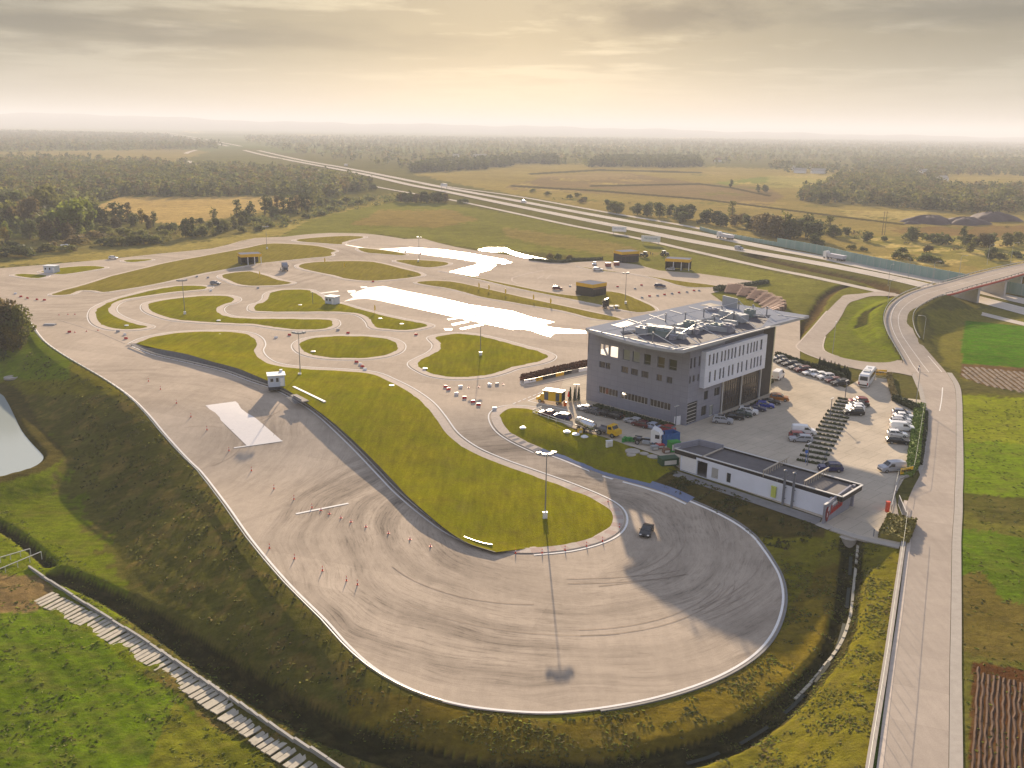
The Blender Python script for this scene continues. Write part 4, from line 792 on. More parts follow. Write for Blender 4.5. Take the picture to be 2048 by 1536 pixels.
for (x, y, w, l, h) in ((1287,667,2.2,3.0,1.4),(1304,669,1.6,1.6,1.6),(1325,672,1.8,3.2,1.2),(1379,656,2.0,2.4,1.5),(1408,657,1.6,3.2,1.0),(1437,659,2.0,3.4,1.2),(1457,663,2.2,2.0,1.5),(1424,626,2.4,3.0,1.2),(1466,641,1.8,2.6,1.1),(1499,633,2.0,2.2,1.6),(1392,668,1.0,1.0,.8),(1345,679,1.2,1.2,.7),(1430,646,1.6,1.2,1.8)):
    p = tl_(x, y, ZR+.1); q = MB(); q.box((p[0], p[1], ZR+.1+h/2), (w, l, h)); q.box((p[0], p[1], ZR+.14+h), (w+.2, l+.2, .1)); [q.lathe([(.45, 0), (.5, .25), (.3, .27)], (p[0], p[1]+k, ZR+.19+h), 10) for k in (-l/4, l/4)]; q.build('air_handling_unit', random.choice((M_DUCT, M_DUCT, M_GREYW, mat('green_grey_unit', (.20,.25,.24), .6))), mb_)
q = MB(); a = tl_(1441,614,ZR); c = tl_(1477,623,ZR); q.box(((a[0]+c[0])/2, (a[1]+c[1])/2, ZR+1.9), (math.dist(a, c)*.8, .3, 2.6), math.atan2(c[1]-a[1], c[0]-a[0])); q.build('plant_screen', M_DUCT, mb_)
# cable masts
MASTS = [(1246,675,(1200,665),(1300,687)),(1305,686,(1248,674),(1355,694)),(1348,674,(1330,677),(1400,689)),(1389,668,(1347,676),(1443,676)),(1331,646,(1250,655),(1360,655)),(1370,644,(1331,637),(1416,659)),(1407,636,(1370,628),(1450,652)),(1428,652,(1391,650),(1480,665)),(1467,642,(1435,642),(1512,655)),(1477,620,(1440,614),(1512,632)),(1533,632,(1495,624),(1577,637)),(1443,631,(1405,622),(1475,640)),(1505,628,(1490,624),(1544,645))]
for (x, y, p0, p1) in MASTS:
    f_ = tl_(x, y, ZR+.4); q = MB(); q.tube((*f_, ZR+.3), (*f_, ZR+2.7), .14, n=8); q.box((*f_, ZR+2.7), (.35, .35, .2)); mo = q.build('mast', M_STEEL, mb_)
    q = MB()
    for e_ in (p0, p1): c = tl_(*e_, ZR+.6); q.tube((*f_, ZR+2.6), (*c, ZR+.65), .085, n=5)
    q.build('tie_bar', mat('pale_tie_bar', (.55,.55,.56), .4), mo)
# planting and kerb at its foot
def bushmesh(name, n_, sx, sy, sz, leaf, seed, flat_=1.):
    r_ = np.random.default_rng(seed); th_ = r_.random(n_)*6.283; u_ = r_.random(n_)*2-1; rad = r_.random(n_)**.3
    c = np.stack([np.cos(th_)*np.sqrt(1-u_**2)*rad*sx, np.sin(th_)*np.sqrt(1-u_**2)*rad*sy, np.abs(u_)*rad*sz], 1)
    return c
# ------------------------------------------------------------------ long garage building
def local_frame(p0, p1):
    d = p1[:2]-p0[:2]; L = np.linalg.norm(d); return math.atan2(d[1], d[0]), L
g0 = P(1360,939); g1 = P(1645,1031); rzg, Lg = local_frame(g0, g1); gx = np.array([math.cos(rzg), math.sin(rzg)]); gy = np.array([-gx[1], gx[0]])
gl = lambda x, y, z=0: (float((P(x, y, z)[:2]-g0[:2])@gx), float((P(x, y, z)[:2]-g0[:2])@gy))
gar = empty('garage_building', (*g0[:2], 0), rzg, 'long low white garage building with dark flat roof and red emblem on its end wall', 'building')
HG = 3.9
rf = [gl(1350,897,HG), gl(1685,994,HG), gl(1725,970,HG), gl(1396,880,HG)]
print('garage roof local', rf, Lg)
wd_ = max(5.0, rf[2][1]-1.0)
fg = lambda u, z, d: (u, -d, z); ub = lambda px_: gl(px_, 939+(px_-1360)*(92/285))[0]
u_ = [ub(x) for x in (1362,1391.5,1392.5,1413,1422,1435,1451,1460)]; gh = [(u_[0],u_[1],0,2.9),(u_[2],u_[3],0,2.9),(u_[4],u_[5],.4,2.4),(u_[6],u_[7],.4,2.3)]; print('GAR', u_, Lg)
b = MB(); wall(b, 0, Lg+1, -.5, HG-.5, gh, fg, .3); b.box((Lg/2+.5, wd_, HG/2-.5), (Lg+1, .2, HG)); b.box((.1, wd_/2, HG/2-.5), (.2, wd_-.2, HG)); b.box((Lg+.9, wd_/2, HG/2-.5), (.2, wd_-.2, HG)); b.box((u_[3]+.6, wd_/2, HG/2-.5), (.2, wd_-.3, HG-.2))
b.build('wall', mat('white_cladding', (.72,.75,.84), .55, var=.05, vscale=.5), gar)
q = MB(); [q.box(((u_[0]+u_[1])/2, .12, .2+.36*i), (u_[1]-u_[0], .05, .33)) for i in range(8)]; q.build('roller_door', M_WHITEP, gar)
q = MB(); [q.box(((u_[4]+u_[5])/2, .1, z), (u_[5]-u_[4], .08, .08)) for z in np.arange(.5, 2.4, .16)]; q.build('louvre', M_FRAME, gar)
window(gar, fg, u_[6], u_[7], .4, 2.3, dep=.2)
q = MB(); q.box((20, wd_/2+.2, HG/2), (.1, wd_-.4, HG-.6)); q.box((Lg/2, wd_/2, .02), (Lg, wd_, .04)); q.build('inner_floor', M_CONCD, gar)
ub = lambda px_: gl(px_, 939+(px_-1360)*(92/285))[0]
q = MB(); q.box((ub(1547), -.25, 1.5), (.9, .25, 1.9)); q.box((ub(1547), -.3, 2.5), (1.0, .35, .12)); q.build('cabinet', mat('lime_cabinet', (.55,.60,.12), .5), gar)
for u in (ub(1568), ub(1586)):
    q = MB(); q.tube((u, -.5, -.3), (u, -.5, 5.9), .22, n=10); q.lathe([(.3, 0), (.34, .25), (.1, .45)], (u, -.5, 5.9), 10); [q.box((u, -.28, z), (.5, .3, .08)) for z in (1., 3.)]; q.build('flue', M_STEEL, gar)
ro = [(-.8, -.9), (Lg+4.2, -.9), (rf[2][0], rf[2][1]), (rf[3][0], rf[3][1])]
ro = [rf[0], rf[1], rf[2], rf[3]]
b = MB(); b.prism(ro, HG-.95, HG, caps=False); b.build('fascia', M_BLACK, gar)
b = MB(); 
for i in range(4):
    a, c = np.array(ro[i]), np.array(ro[(i+1) % 4]); d = c-a; b.box((*(a+c)/2, HG+.02), (np.linalg.norm(d), .35, .12), math.atan2(d[1], d[0]))
b.build('roof_edge', M_FRAME, gar)
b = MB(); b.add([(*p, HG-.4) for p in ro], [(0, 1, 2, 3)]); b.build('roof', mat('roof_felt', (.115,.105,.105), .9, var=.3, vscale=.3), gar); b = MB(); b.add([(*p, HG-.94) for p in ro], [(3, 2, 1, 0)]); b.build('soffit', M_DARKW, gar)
# raised walls of the open yard at the near end
ya, yb, yc = gl(1348,896,HG), gl(1398,880,HG+.6), gl(1447,893,HG+.4)
q = MB(); 
for (s_, e_) in ((ya, yb), (yb, yc)):
    d = np.array(e_)-np.array(s_); q.box(((s_[0]+e_[0])/2, (s_[1]+e_[1])/2, HG+.1), (np.linalg.norm(d), .25, 1.3), math.atan2(d[1], d[0]))
q.build('parapet', M_GREYW, gar)
for (p, r_) in (((1405,911),(1447,893)), ((1527,946),(1577,918.5)), ((1609,967),(1657,940))):
    a, c = gl(*p, HG+.3), gl(*r_, HG+.3); d = np.array(c)-np.array(a); an = math.atan2(d[1], d[0]); L = np.linalg.norm(d); q = MB(); m_ = (np.array(a)+np.array(c))/2; tall = p[0] > 1500
    q.box((*m_, HG+(.75 if tall else .05)), (L, .3, .16), an)
    if tall:
        for i in range(int(L/.9)+1): t = (i*.9/L-.5)*L; q.box((m_[0]+math.cos(an)*t, m_[1]+math.sin(an)*t, HG+.2), (.1, .12, 1.1), an)
    q.build('roof_screen', mat('tan_timber', (.42,.36,.28), .7), gar)
# wing wall carrying the emblem
e0 = np.array(gl(1645,1048)); e1 = np.array(gl(1706,1010)); d = e1-e0; an = math.atan2(d[1], d[0]); L = np.linalg.norm(d)
q = MB(); fx = lambda t, y, z: (e0[0]+math.cos(an)*t-math.sin(an)*y, e0[1]+math.sin(an)*t+math.cos(an)*y, z)
def plate(mb, pts, y0, y1):
    n_ = len(pts); v = [fx(t, y0, z) for t, z in pts]+[fx(t, y1, z) for t, z in pts]
    mb.add(v, [tuple(range(n_-1, -1, -1)), tuple(range(n_, 2*n_))]+[(i, (i+1) % n_, n_+(i+1) % n_, n_+i) for i in range(n_)])
plate(q, [(0, -1.2), (L*.84, -1.), (L*.84, 4.2), (3.0, 3.7), (0, 3.3)], -.15, .15); q.box((*fx(L*.95, 0, 0)[:2], 1.6), (.45, .45, 4.6), an); q.build('wing_wall', M_GREYW, gar)
q = MB(); q.box((*fx(1.5, 0, 0)[:2], 3.42), (3.0, .4, .1), an); q.build('coping', M_FRAME, gar)
em = MB(); 
crest = [(.95+.62*math.cos(t)*(1 if math.sin(t) > 0 else .8+.2*abs(math.cos(t))), 1.9+(.95 if math.sin(t) > 0 else 1.7)*math.sin(t)) for t in np.linspace(0, 6.283, 18)[:-1]]
plate(em, crest, -.26, -.17); eo = em.build('emblem', mat('dark_red_emblem', (.20,.01,.015), .4), gar)
q = MB(); plate(q, [(1.0, 2.0), (1.35, 2.1), (1.35, 2.75), (1.05, 2.6)], -.29, -.265); plate(q, [(.75, 1.0), (.9, 1.1), (.95, 1.8), (.8, 1.7)], -.29, -.265); q.build('emblem_highlight', M_WHITEP, eo)
em = MB()
for i in range(7):   # slanting script-like strokes
    t0 = 2.1+i*.62; h = (1.35, .8, .8, .8, 1.2, .8, .9)[i]; plate(em, [(t0, 1.35+.05*i), (t0+.2, 1.35+.05*i), (t0+.42, 1.35+h+.05*i), (t0+.22, 1.35+h+.05*i)], -.25, -.17); plate(em, [(t0+.2, 1.4+.05*i), (t0+.62, 1.62+.05*i), (t0+.62, 1.78+.05*i), (t0+.2, 1.58+.05*i)], -.25, -.17)
plate(em, [(1.9, 1.1), (6.4, 1.55), (6.4, 1.7), (1.9, 1.28)], -.25, -.17); em.build('sign_lettering', M_REDP, gar)
q = MB(); plate(q, [(2.5, 2.55), (6.0, 2.95), (6.0, 3.4), (2.7, 3.0)], -.24, -.17); q.build('sign_plate', M_WHITEP, gar)
o = flat([tuple(p) for p in W([(1352,941),(1643,1036),(1636,1050),(1345,951)])], -.02, 'paved_strip', M_CONCD); struct('paved_strip', o)
struct('paved_strip', flat([tuple(p) for p in W([(1630,1050),(1647,1041),(1668,1056),(1655,1060)])], .05, 'paved_strip', M_CONC)); struct('paved_strip', strip(spline(W([(1666,1056),(1720,1073),(1800,1091)]), False, 4), -.3, 1.2, .06, 'paved_strip', M_CONC, False, thick=.3))
# ------------------------------------------------------------------ small cabins
def cabin(px, py, w, d, h, rz, label, roofc=None, base=0, vent=False):
    p = P0(px, py, base); z0 = p[2]+.12; t = empty('cabin', (p[0], p[1], z0), rz, label, 'cabin'); b = MB(); hw, hd = w/2, d/2
    f1 = lambda u, z, q: (u, -hd-q, z); f2 = lambda u, z, q: (-hw-q, u, z); f3 = lambda u, z, q: (hw+q, u, z); f4 = lambda u, z, q: (u, hd+q, z)
    h1 = [(-hw+.4, -hw+1.2, 1.2, 2.1), (-.2, .55, 1.1, 2.2)]; h2 = [(-hd+.4, -hd+1.2, 1.2, 2.1), (.1, .9, 1.2, 2.1)]
    wall(b, -hw, hw, 0, h, h1, f1, .1); wall(b, -hd, hd, 0, h, h2, f2, .1); wall(b, -hd, hd, 0, h, [], f3); wall(b, -hw, hw, 0, h, [], f4); b.build('wall', mat('cabin_grey', (.50,.55,.64), .6, var=.04), t)
    for q in h1: window(t, f1, *q, dep=.08)
    for q in h2: window(t, f2, *q, dep=.08)
    q = MB(); q.box((hw-.65, -hd-.03, 1.05), (.85, .05, 2.05)); dr = q.build('door', M_WHITEP, t); q = MB(); q.box((hw-.95, -hd-.08, 1.05), (.06, .06, .16)); q.build('handle', M_STEEL, dr)
    q = MB(); q.box((0, 0, h+.08), (w+.5, d+.5, .16)); q.build('roof', roofc or mat('cabin_roof', (.70,.73,.74), .5), t)
    q = MB(); q.box((0, 0, -.4), (w+.1, d+.1, .8)); q.build('plinth', M_FDARK, t)
    if vent: q = MB(); q.box((hw*.7, hd+.2, h+.35), (.7, .7, .6)); q.build('cooling_unit', M_WHITEP, t)
    return t
cabin(553,771,3.8,3.2,2.7,R(18),'white cabin on top of the stone bank beside the lower track',base=1.3,vent=True)
cabin(665,608,4.0,3.4,2.7,R(-25),'white cabin at the left end of the wet skid strip')
cabin(104,545,5.2,3.2,2.8,R(-8),'white cabin on the small island at the far left of the track')
# ------------------------------------------------------------------ yellow and black shelters
def shelter(px, py, w, d, h, rz, label, openf=False):
    p = P0(px, py); t = empty('shelter', (p[0], p[1], p[2]+.1), rz, label, 'shelter'); hw, hd = w/2, d/2; b = MB()
    if openf:
        b.box((0, hd-.1, h/2-.5), (w, .2, h-1)); b.box((-hw+.1, 0, h/2-.5), (.2, d-.4, h-1)); 
        for u in (-hw*.33, hw*.33): b.box((u, hd*.3, h/2-.5), (.2, d*.6, h-1))
        for u in (-hw*.33, hw*.33, hw-.2): q = MB(); q.box((u, -hd+.3, h/2-.5), (.3, .3, h-1)); q.build('post', M_WHITEP, t)
    else: b.prism([(-hw, -hd), (hw, -hd), (hw, hd), (-hw, hd)], 0, h-1)
    b.build('wall', M_BLACK, t)
    if not openf:
        q = MB(); [q.box((x, -hd-.04, h*.35), (.12, .06, h*.7)) for x in np.linspace(-hw+.1, hw-.1, 6)]; [q.box((hw+.04, y, h*.35), (.06, .12, h*.7)) for y in np.linspace(-hd+.1, hd-.1, 5)]; q.build('glazing_bar', mat('dim_bar', (.07,.06,.06), .5), t)
        q = MB(); q.box((0, -hd-.02, h*.62), (w*.9, .04, .35)); q.build('sign_band', mat('dull_band', (.20,.10,.08), .6, var=.5, vscale=1.5), t)
    q = MB(); b2 = [(-hw-.12, -hd-.12), (hw+.12, -hd-.12), (hw+.12, hd+.12), (-hw-.12, hd+.12)]; q.prism(b2, h-1.35, h, caps=False); q.build('fascia', M_YEL, t)
    q = MB(); q.add([(x, y, h-.05) for x, y in b2], [(0, 1, 2, 3)]); q.build('roof', mat('shelter_roof', (.20,.21,.24), .7, spec=0, var=.1), t)
    return t
shelter(1182,590,8.2,8.2,4.9,R(45),'yellow and black shelter in the middle island, white car stopped left of it')
shelter(1252,523,10,7,5.2,R(28),'closed yellow and black shelter on the far lawn left of two tractors')
shelter(1356,539,11,7,5.2,R(-18),'open-fronted yellow and black shelter on the far lawn with a car parked inside', True)
shelter(500,528,9.2,7,4.9,R(28),'open-fronted yellow and black shelter on the long left grass island', True)
# ------------------------------------------------------------------ bleacher
bl = [P2(1449,590), P2(1456,580), P2(1470,573), P2(1497,583), P2(1520,601), P2(1531,622)]
bc = P(1505,640); t = empty('grandstand', (*P2(1480,605), 0), 0, 'brown wooden bench grandstand curving behind the main building', 'grandstand'); o0 = P2(1480,605)
cx, cy = P2(1400,640); q = MB(); q2 = MB()
A0 = P2(1449,584)-np.array((cx, cy)); A1 = P2(1500,634)-np.array((cx, cy)); r0_ = (np.linalg.norm(A0)+np.linalg.norm(A1))/2; a0, a1 = math.atan2(A0[1], A0[0]), math.atan2(A1[1], A1[0])
ra, rb = np.linalg.norm(A0), np.linalg.norm(A1)
for row in range(9):
    for s_ in range(9):
        t0 = a0+(a1-a0)*(s_+.02)/9; t1 = a0+(a1-a0)*(s_+.98)/9
        if s_ == row % 3+1: t1 -= (a1-a0)*.03
        f_ = (s_+.5)/9; rr_ = ra+(rb-ra)*f_+row*1.15; z = .2+row*.24
        c = [(cx+rr_*math.cos(t0), cy+rr_*math.sin(t0)), (cx+(rr_+.75)*math.cos(t0), cy+(rr_+.75)*math.sin(t0)), (cx+(rr_+.75)*math.cos(t1), cy+(rr_+.75)*math.sin(t1)), (cx+rr_*math.cos(t1), cy+rr_*math.sin(t1))]
        q.prism([(x-o0[0], y-o0[1]) for x, y in c], z+.25, z+.4); q2.prism([(x-o0[0], y-o0[1]) for x, y in c], 0, z)
q.build('bench_seat', mat('brown_bench', (.28,.13,.09), .7, var=.15), t); q2.build('terrace_step', mat('pale_step', (.20,.13,.10), .8, var=.1), t)
# ================================================================== VEHICLES
M_TYRE = mat('tyre', (.02,.02,.02), .9); M_RIM = mat('rim', (.35,.35,.36), .35, .7); M_CGL = mat('car_glass', (.015,.018,.022), .07, spec=.8); M_HL = mat('headlight', (.75,.75,.72), .15); M_TL = mat('taillight', (.35,.01,.01), .3); M_TRIM = mat('black_trim', (.02,.02,.02), .6)
def paint_m(name, c): return mat('car_paint_'+name, c, .32, .1, spec=.4, coat=.25)
PC = {'white': (.80,.80,.80), 'silver': (.42,.43,.46), 'black': (.012,.012,.015), 'grey': (.12,.12,.13), 'red': (.28,.015,.015), 'maroon': (.12,.02,.025), 'blue': (.01,.04,.35), 'navy': (.015,.02,.10), 'orange': (.38,.13,.01), 'yellow': (.75,.45,.01), 'green': (.02,.05,.04), 'paleblue': (.35,.40,.52), 'bluegrey': (.2,.22,.28)}
PROF = {  # (x, z) roofline from tail to nose, belt height, length, width, wheel r, wheel x
 'hatch': ([(-2.05,.45),(-2.08,.85),(-1.95,1.0),(-1.6,1.42),(-.9,1.48),(.1,1.46),(1.0,.98),(1.85,.82),(2.05,.62),(2.08,.4)], .92, 1.76, .31, 1.28),
 'sedan': ([(-2.3,.45),(-2.32,.9),(-1.7,1.0),(-1.0,1.38),(-.4,1.44),(.3,1.42),(1.15,.98),(2.1,.82),(2.3,.62),(2.32,.4)], .93, 1.8, .32, 1.38),
 'estate': ([(-2.35,.45),(-2.38,.95),(-2.2,1.1),(-1.9,1.45),(-.9,1.52),(.2,1.48),(1.1,1.0),(2.1,.85),(2.32,.62),(2.35,.4)], .95, 1.82, .33, 1.4),
 'suv': ([(-2.2,.5),(-2.24,1.0),(-2.1,1.15),(-1.85,1.62),(-.9,1.70),(.3,1.66),(1.05,1.14),(2.0,1.0),(2.22,.75),(2.25,.45)], 1.08, 1.88, .36, 1.36),
 'coupe': ([(-2.15,.45),(-2.2,.9),(-1.6,1.02),(-.7,1.30),(-.1,1.33),(.3,1.30),(.95,.95),(1.9,.78),(2.12,.6),(2.15,.4)], .9, 1.85, .34, 1.3),
 'van': ([(-2.5,.45),(-2.55,1.0),(-2.5,1.75),(-2.35,1.95),(-1.0,2.02),(.7,1.96),(1.45,1.25),(2.3,1.05),(2.5,.75),(2.52,.45)], 1.15, 1.95, .34, 1.55),
 'box_van': ([(-2.9,.5),(-2.95,1.2),(-2.92,2.25),(-2.8,2.45),(-1.0,2.52),(1.0,2.45),(1.85,1.55),(2.7,1.25),(2.9,.85),(2.92,.5)], 1.4, 2.1, .36, 1.8)}
def wheelset(t, xs, hw, r_, wdt=.22, dual=()):
    q = MB(); q.tube((0, -wdt/2, 0), (0, wdt/2, 0), r_, n=12); me = q.mesh('tyre', M_TYRE); q = MB(); q.tube((0, -wdt/2-.012, 0), (0, wdt/2+.012, 0), r_*.6, n=10); mr = q.mesh('rim', M_RIM)
    for x in xs:
        for s in (-1, 1):
            w_ = link('wheel', me, t); w_.location = (x, s*(hw-wdt/2+.02), r_); k = link('rim', mr, w_)
def carbody(kind, col):
    pf, belt, wd2, wr, wx = PROF[kind]; hw = wd2/2; n_ = len(pf); V = []; Fq = []
    for i, (x, z) in enumerate(pf):
        e = .90 if i in (0, 1, n_-2, n_-1) else (.97 if i in (2, n_-3) else 1); zb = min(z, belt); top = z > belt+.03; tw = .80 if top else .96
        V += [(x, -hw*e*.95, .28), (x, -hw*e, .55 if z > .56 else z), (x, -hw*e, zb), (x, -hw*e*tw, z), (x, hw*e*tw, z), (x, hw*e, zb), (x, hw*e, .55 if z > .56 else z), (x, hw*e*.95, .28)]
    for i in range(n_-1):
        for k in range(7): a = i*8+k; Fq.append((a, a+8, a+9, a+1))
        Fq.append((i*8+7, i*8+15, i*8+8, i*8))
    Fq += [tuple(range(7, -1, -1)), tuple((n_-1)*8+k for k in range(8))]
    b = MB(); b.add(V, Fq); return b.mesh('body', paint_m(*col), False), pf, belt, hw, wr, wx
CARN = {}
def car(kind, colname, loc, rz, label, cat='car', group=None, panorama=False, vanwin=False):
    key = (kind, colname, panorama, vanwin)
    if key in CARN:
        t = copy_tree(CARN[key]); t.location = loc; t.rotation_euler = (0, 0, rz); tag(t, label, cat)
        if 'group' in t.keys(): del t['group']
        if group: t['group'] = group
        t.name = CARN[key].name.split('.')[0]; return t
    nm = {'van': 'van', 'box_van': 'van'}.get(kind, 'car'); t = empty(nm, loc, rz, label, cat, group); CARN[key] = t
    me, pf, belt, hw, wr, wx = carbody(kind, (colname, PC[colname])); link('body', me, t); top = [i for i, (x, z) in enumerate(pf) if z > belt+.2]; i0, i1 = top[0], top[-1]
    # glass: windscreen, rear window, sides
    def glass(nm_, pts): q = MB(); q.add(pts, [tuple(range(len(pts)))]); q.build(nm_, M_CGL, t)
    def lerp(p, q, f_): return tuple(p[k]+(q[k]-p[k])*f_ for k in range(len(p)))
    def scr(nm_, lo, hi):
        (xl, zl), (xh, zh) = lerp(lo, hi, .12), lerp(lo, hi, .93); sgn = 1 if xl > xh else -1; o = .03
        glass(nm_, [(xl+sgn*o, -hw*.86, zl+o*.5), (xl+sgn*o, hw*.86, zl+o*.5), (xh+sgn*o, hw*.74, zh+o*.5), (xh+sgn*o, -hw*.74, zh+o*.5)])
    scr('windscreen', pf[i1+1], pf[i1])
    if kind not in ('van', 'box_van') or vanwin: scr('rear_window', pf[i0-1], pf[i0])
    zt = min(pf[i0][1], pf[i1][1])-.06; zb = belt+.05; xr = pf[i0-1][0]+.25 if kind not in ('van', 'box_van') else pf[i1][0]-.75; xf = pf[i1+1][0]-.2; span = [(xr, xf, pf[i0][0]+.15 if kind not in ('van', 'box_van') else xr, pf[i1][0]-.03)]
    for s in (-1, 1):
        (a, b_, c, d) = span[0]; f1 = (zb-belt)/(pf[i1][1]-belt); w1 = hw*(1-.2*f1)+.012; w2 = hw*(1-.2*(zt-belt)/(pf[i1][1]-belt))+.012; q = MB(); k = .52
        m1_, m2_ = a+(b_-a)*k, c+(d-c)*k
        if kind in ('van', 'box_van'): q.add([(a, s*w1, zb), (b_, s*w1, zb), (d, s*w2, zt), (c, s*w2, zt)], [(0, 1, 2, 3)])
        else: q.add([(a, s*w1, zb), (m1_-.05, s*w1, zb), (m2_-.05, s*w2, zt), (c, s*w2, zt), (m1_+.05, s*w1, zb), (b_, s*w1, zb), (d, s*w2, zt), (m2_+.05, s*w2, zt)], [(0, 1, 2, 3), (4, 5, 6, 7)])
        q.build('side_window', M_CGL, t)
    L = pf[-1][0]
    for s in (-1, 1):
        q = MB(); q.box((L-.1, s*hw*.68, pf[-2][1]+.02), (.22, .36, .15)); q.build('headlight', M_HL, t); q = MB(); q.box((pf[1][0]+.03, s*hw*.74, pf[1][1]-.08), (.1, .28, .2)); q.build('taillight', M_TL, t)
        q = MB(); q.box((pf[i1+1][0]-.3, s*(hw+.1), belt+.05), (.14, .18, .13)); q.build('mirror', M_TRIM, t)
    q = MB(); q.box((L-.02, 0, .42), (.12, hw*1.5, .22)); q.box((pf[0][0]+.02, 0, .42), (.12, hw*1.5, .2)); q.build('bumper', M_TRIM, t)
    if panorama: q = MB(); q.box((-.4, 0, pf[4][1]+.01), (1.3, hw*1.2, .03)); q.build('roof_glass', M_CGL, t)
    if kind == 'suv': q = MB(); [q.box((-.7, s*hw*.72, pf[4][1]+.05), (1.9, .05, .06)) for s in (-1, 1)]; q.build('roof_rail', M_RIM, t)
    wheelset(t, (-wx, wx), hw, wr); return t
def at(px, py, dz=0): p = P0(px, py); return (p[0], p[1], p[2]+dz)
def dirpx(x0, y0, x1, y1): d = P2(x1, y1)-P2(x0, y0); return math.atan2(d[1], d[0])
LZ = .03
# row along the cypress hedge, noses to the lower left
hd = dirpx(1557,722,1681,772)-math.pi/2-.12
for (x, y, k, c, lb) in [(1557,721,'hatch','grey','dark hatchback, first of the hedge row, beside the glass corner of the office'),(1568,727,'sedan','black','black saloon, second from the glass corner in the row along the hedge'),(1580,732,'estate','black','long black estate, third from the glass corner in the row along the hedge'),(1592,739,'hatch','grey','dark grey car with glinting roof, fourth in the row along the hedge'),(1605,744,'suv','maroon','dark maroon off-roader, just left of the three white cars along the hedge'),(1620,750,'hatch','white','white hatchback, leftmost of the three white cars along the hedge'),(1637,754,'hatch','white','white hatchback, middle of the three white cars along the hedge'),(1651,759,'suv','white','white off-roader, rightmost of the three white cars along the hedge'),(1666,765,'hatch','maroon','dark maroon hatchback in the hedge row, next to the last black one'),(1680,771,'suv','black','black off-roader at the coach end of the hedge row')]:
    car(k, c, at(x, y, LZ), hd, lb, group='cars parked along the hedge')
# row in front of the glass facade
for (x, y, k, c, lb, pn) in [(1445,846,'suv','silver','silver off-roader nearest the garage door, in front of the office entrance',1),(1467,838,'sedan','black','black saloon between the silver off-roader and a dark green car',0),(1483,833,'sedan','green','dark green saloon just left of the white off-roader at the facade',0),(1496,828,'suv','white','white off-roader with dark panoramic roof by the glass facade',1),(1513,821,'coupe','navy','dark navy coupe between the white off-roader and a bright blue car',0),(1530,815,'hatch','blue','bright blue hatchback parked by the glass facade',0),(1542,808,'coupe','black','black coupe between the bright blue and the orange car',0),(1558,801,'suv','orange','orange-brown car at the far right of the facade row',0)]:
    car(k, c, at(x, y, LZ), R(-14), lb, group='cars parked at the glass facade', panorama=bool(pn))
car('van', 'white', at(1607,868,LZ), R(-8), 'white delivery van at the hedge blocks, beside the red car', 'van')
car('estate', 'red', at(1601,877,LZ), R(-6), 'red car half hidden between the white delivery van and a silver estate')
car('estate', 'silver', at(1601,883,LZ), R(174), 'silver estate parked in front of the red car by the hedge blocks')
for (x, y, k, c, lb) in [(1716,808,'suv','red','red off-roader at the far end of the short row right of the hedge blocks'),(1717,813,'sedan','black','black saloon behind the red one in the row right of the hedge blocks'),(1710,818,'hatch','white','white hatchback, upper of two in the row right of the hedge blocks'),(1709,823,'hatch','white','white hatchback, lower of two in the row right of the hedge blocks'),(1707,830,'suv','black','black off-roader at the near end of the row right of the hedge blocks')]:
    car(k, c, at(x, y, LZ), R(176), lb, group='cars right of the hedge blocks')
for (x, y, k, c, lb) in [(1803,830,'hatch','bluegrey','dark grey-blue hatchback at the top of the right-hand row by the green hedge'),(1806,837,'sedan','white','white saloon, second in the right-hand row by the green hedge'),(1803,844,'hatch','white','white hatchback, third in the right-hand row by the green hedge'),(1800,851,'suv','silver','silver off-roader, fourth in the right-hand row by the green hedge'),(1804,861,'van','white','white van, fifth in the right-hand row by the green hedge'),(1794,873,'hatch','white','white hatchback just above the black estate in the right-hand row'),(1796,887,'estate','black','black estate at the near end of the right-hand row by the green hedge')]:
    car(k, c, at(x, y, LZ), R(-12), lb, group='cars along the green hedge')
car('suv', 'navy', at(1660,942,LZ), R(176), 'dark navy off-roader with pale roof between garage roof and hedge blocks')
car('van', 'silver', at(1783,942,LZ), R(190), 'silver-white camper van beside the yellow banner at the gate', 'van', vanwin=True)
car('box_van', 'white', at(1556,757,LZ), R(60), 'tall white van standing behind the glass corner of the office', 'van')
for (x, y, k, c, a, lb) in [(1171,822,'sedan','silver',140,'silver saloon, leftmost of the cars under the grey office wall'),(1186,827,'sedan','grey',140,'grey car close beside the leftmost silver saloon under the office wall'),(1205,831,'sedan','black',140,'black saloon, third from the left under the grey office wall'),(1226,836,'estate','black',140,'black estate with a gap to its right under the grey office wall'),(1266,847,'hatch','silver',140,'silver hatchback right of the gap under the grey office wall'),(1281,853,'hatch','maroon',140,'dark maroon hatchback between two silver cars under the office wall'),(1303,857,'sedan','paleblue',140,'pale blue-silver saloon under the office wall beside the red car'),(1331,862,'hatch','red',140,'red hatchback, rightmost under the grey office wall')]:
    car(k, c, at(x, y, LZ), R(a-180+180), lb, group='cars under the grey office wall')
car('sedan', 'maroon', at(1097,832,LZ), R(150), 'dark maroon saloon at the railing, left of a purple-black estate'); car('estate', 'navy', at(1122,838,LZ), R(150), 'purple-black estate at the railing left of the steel tanker')
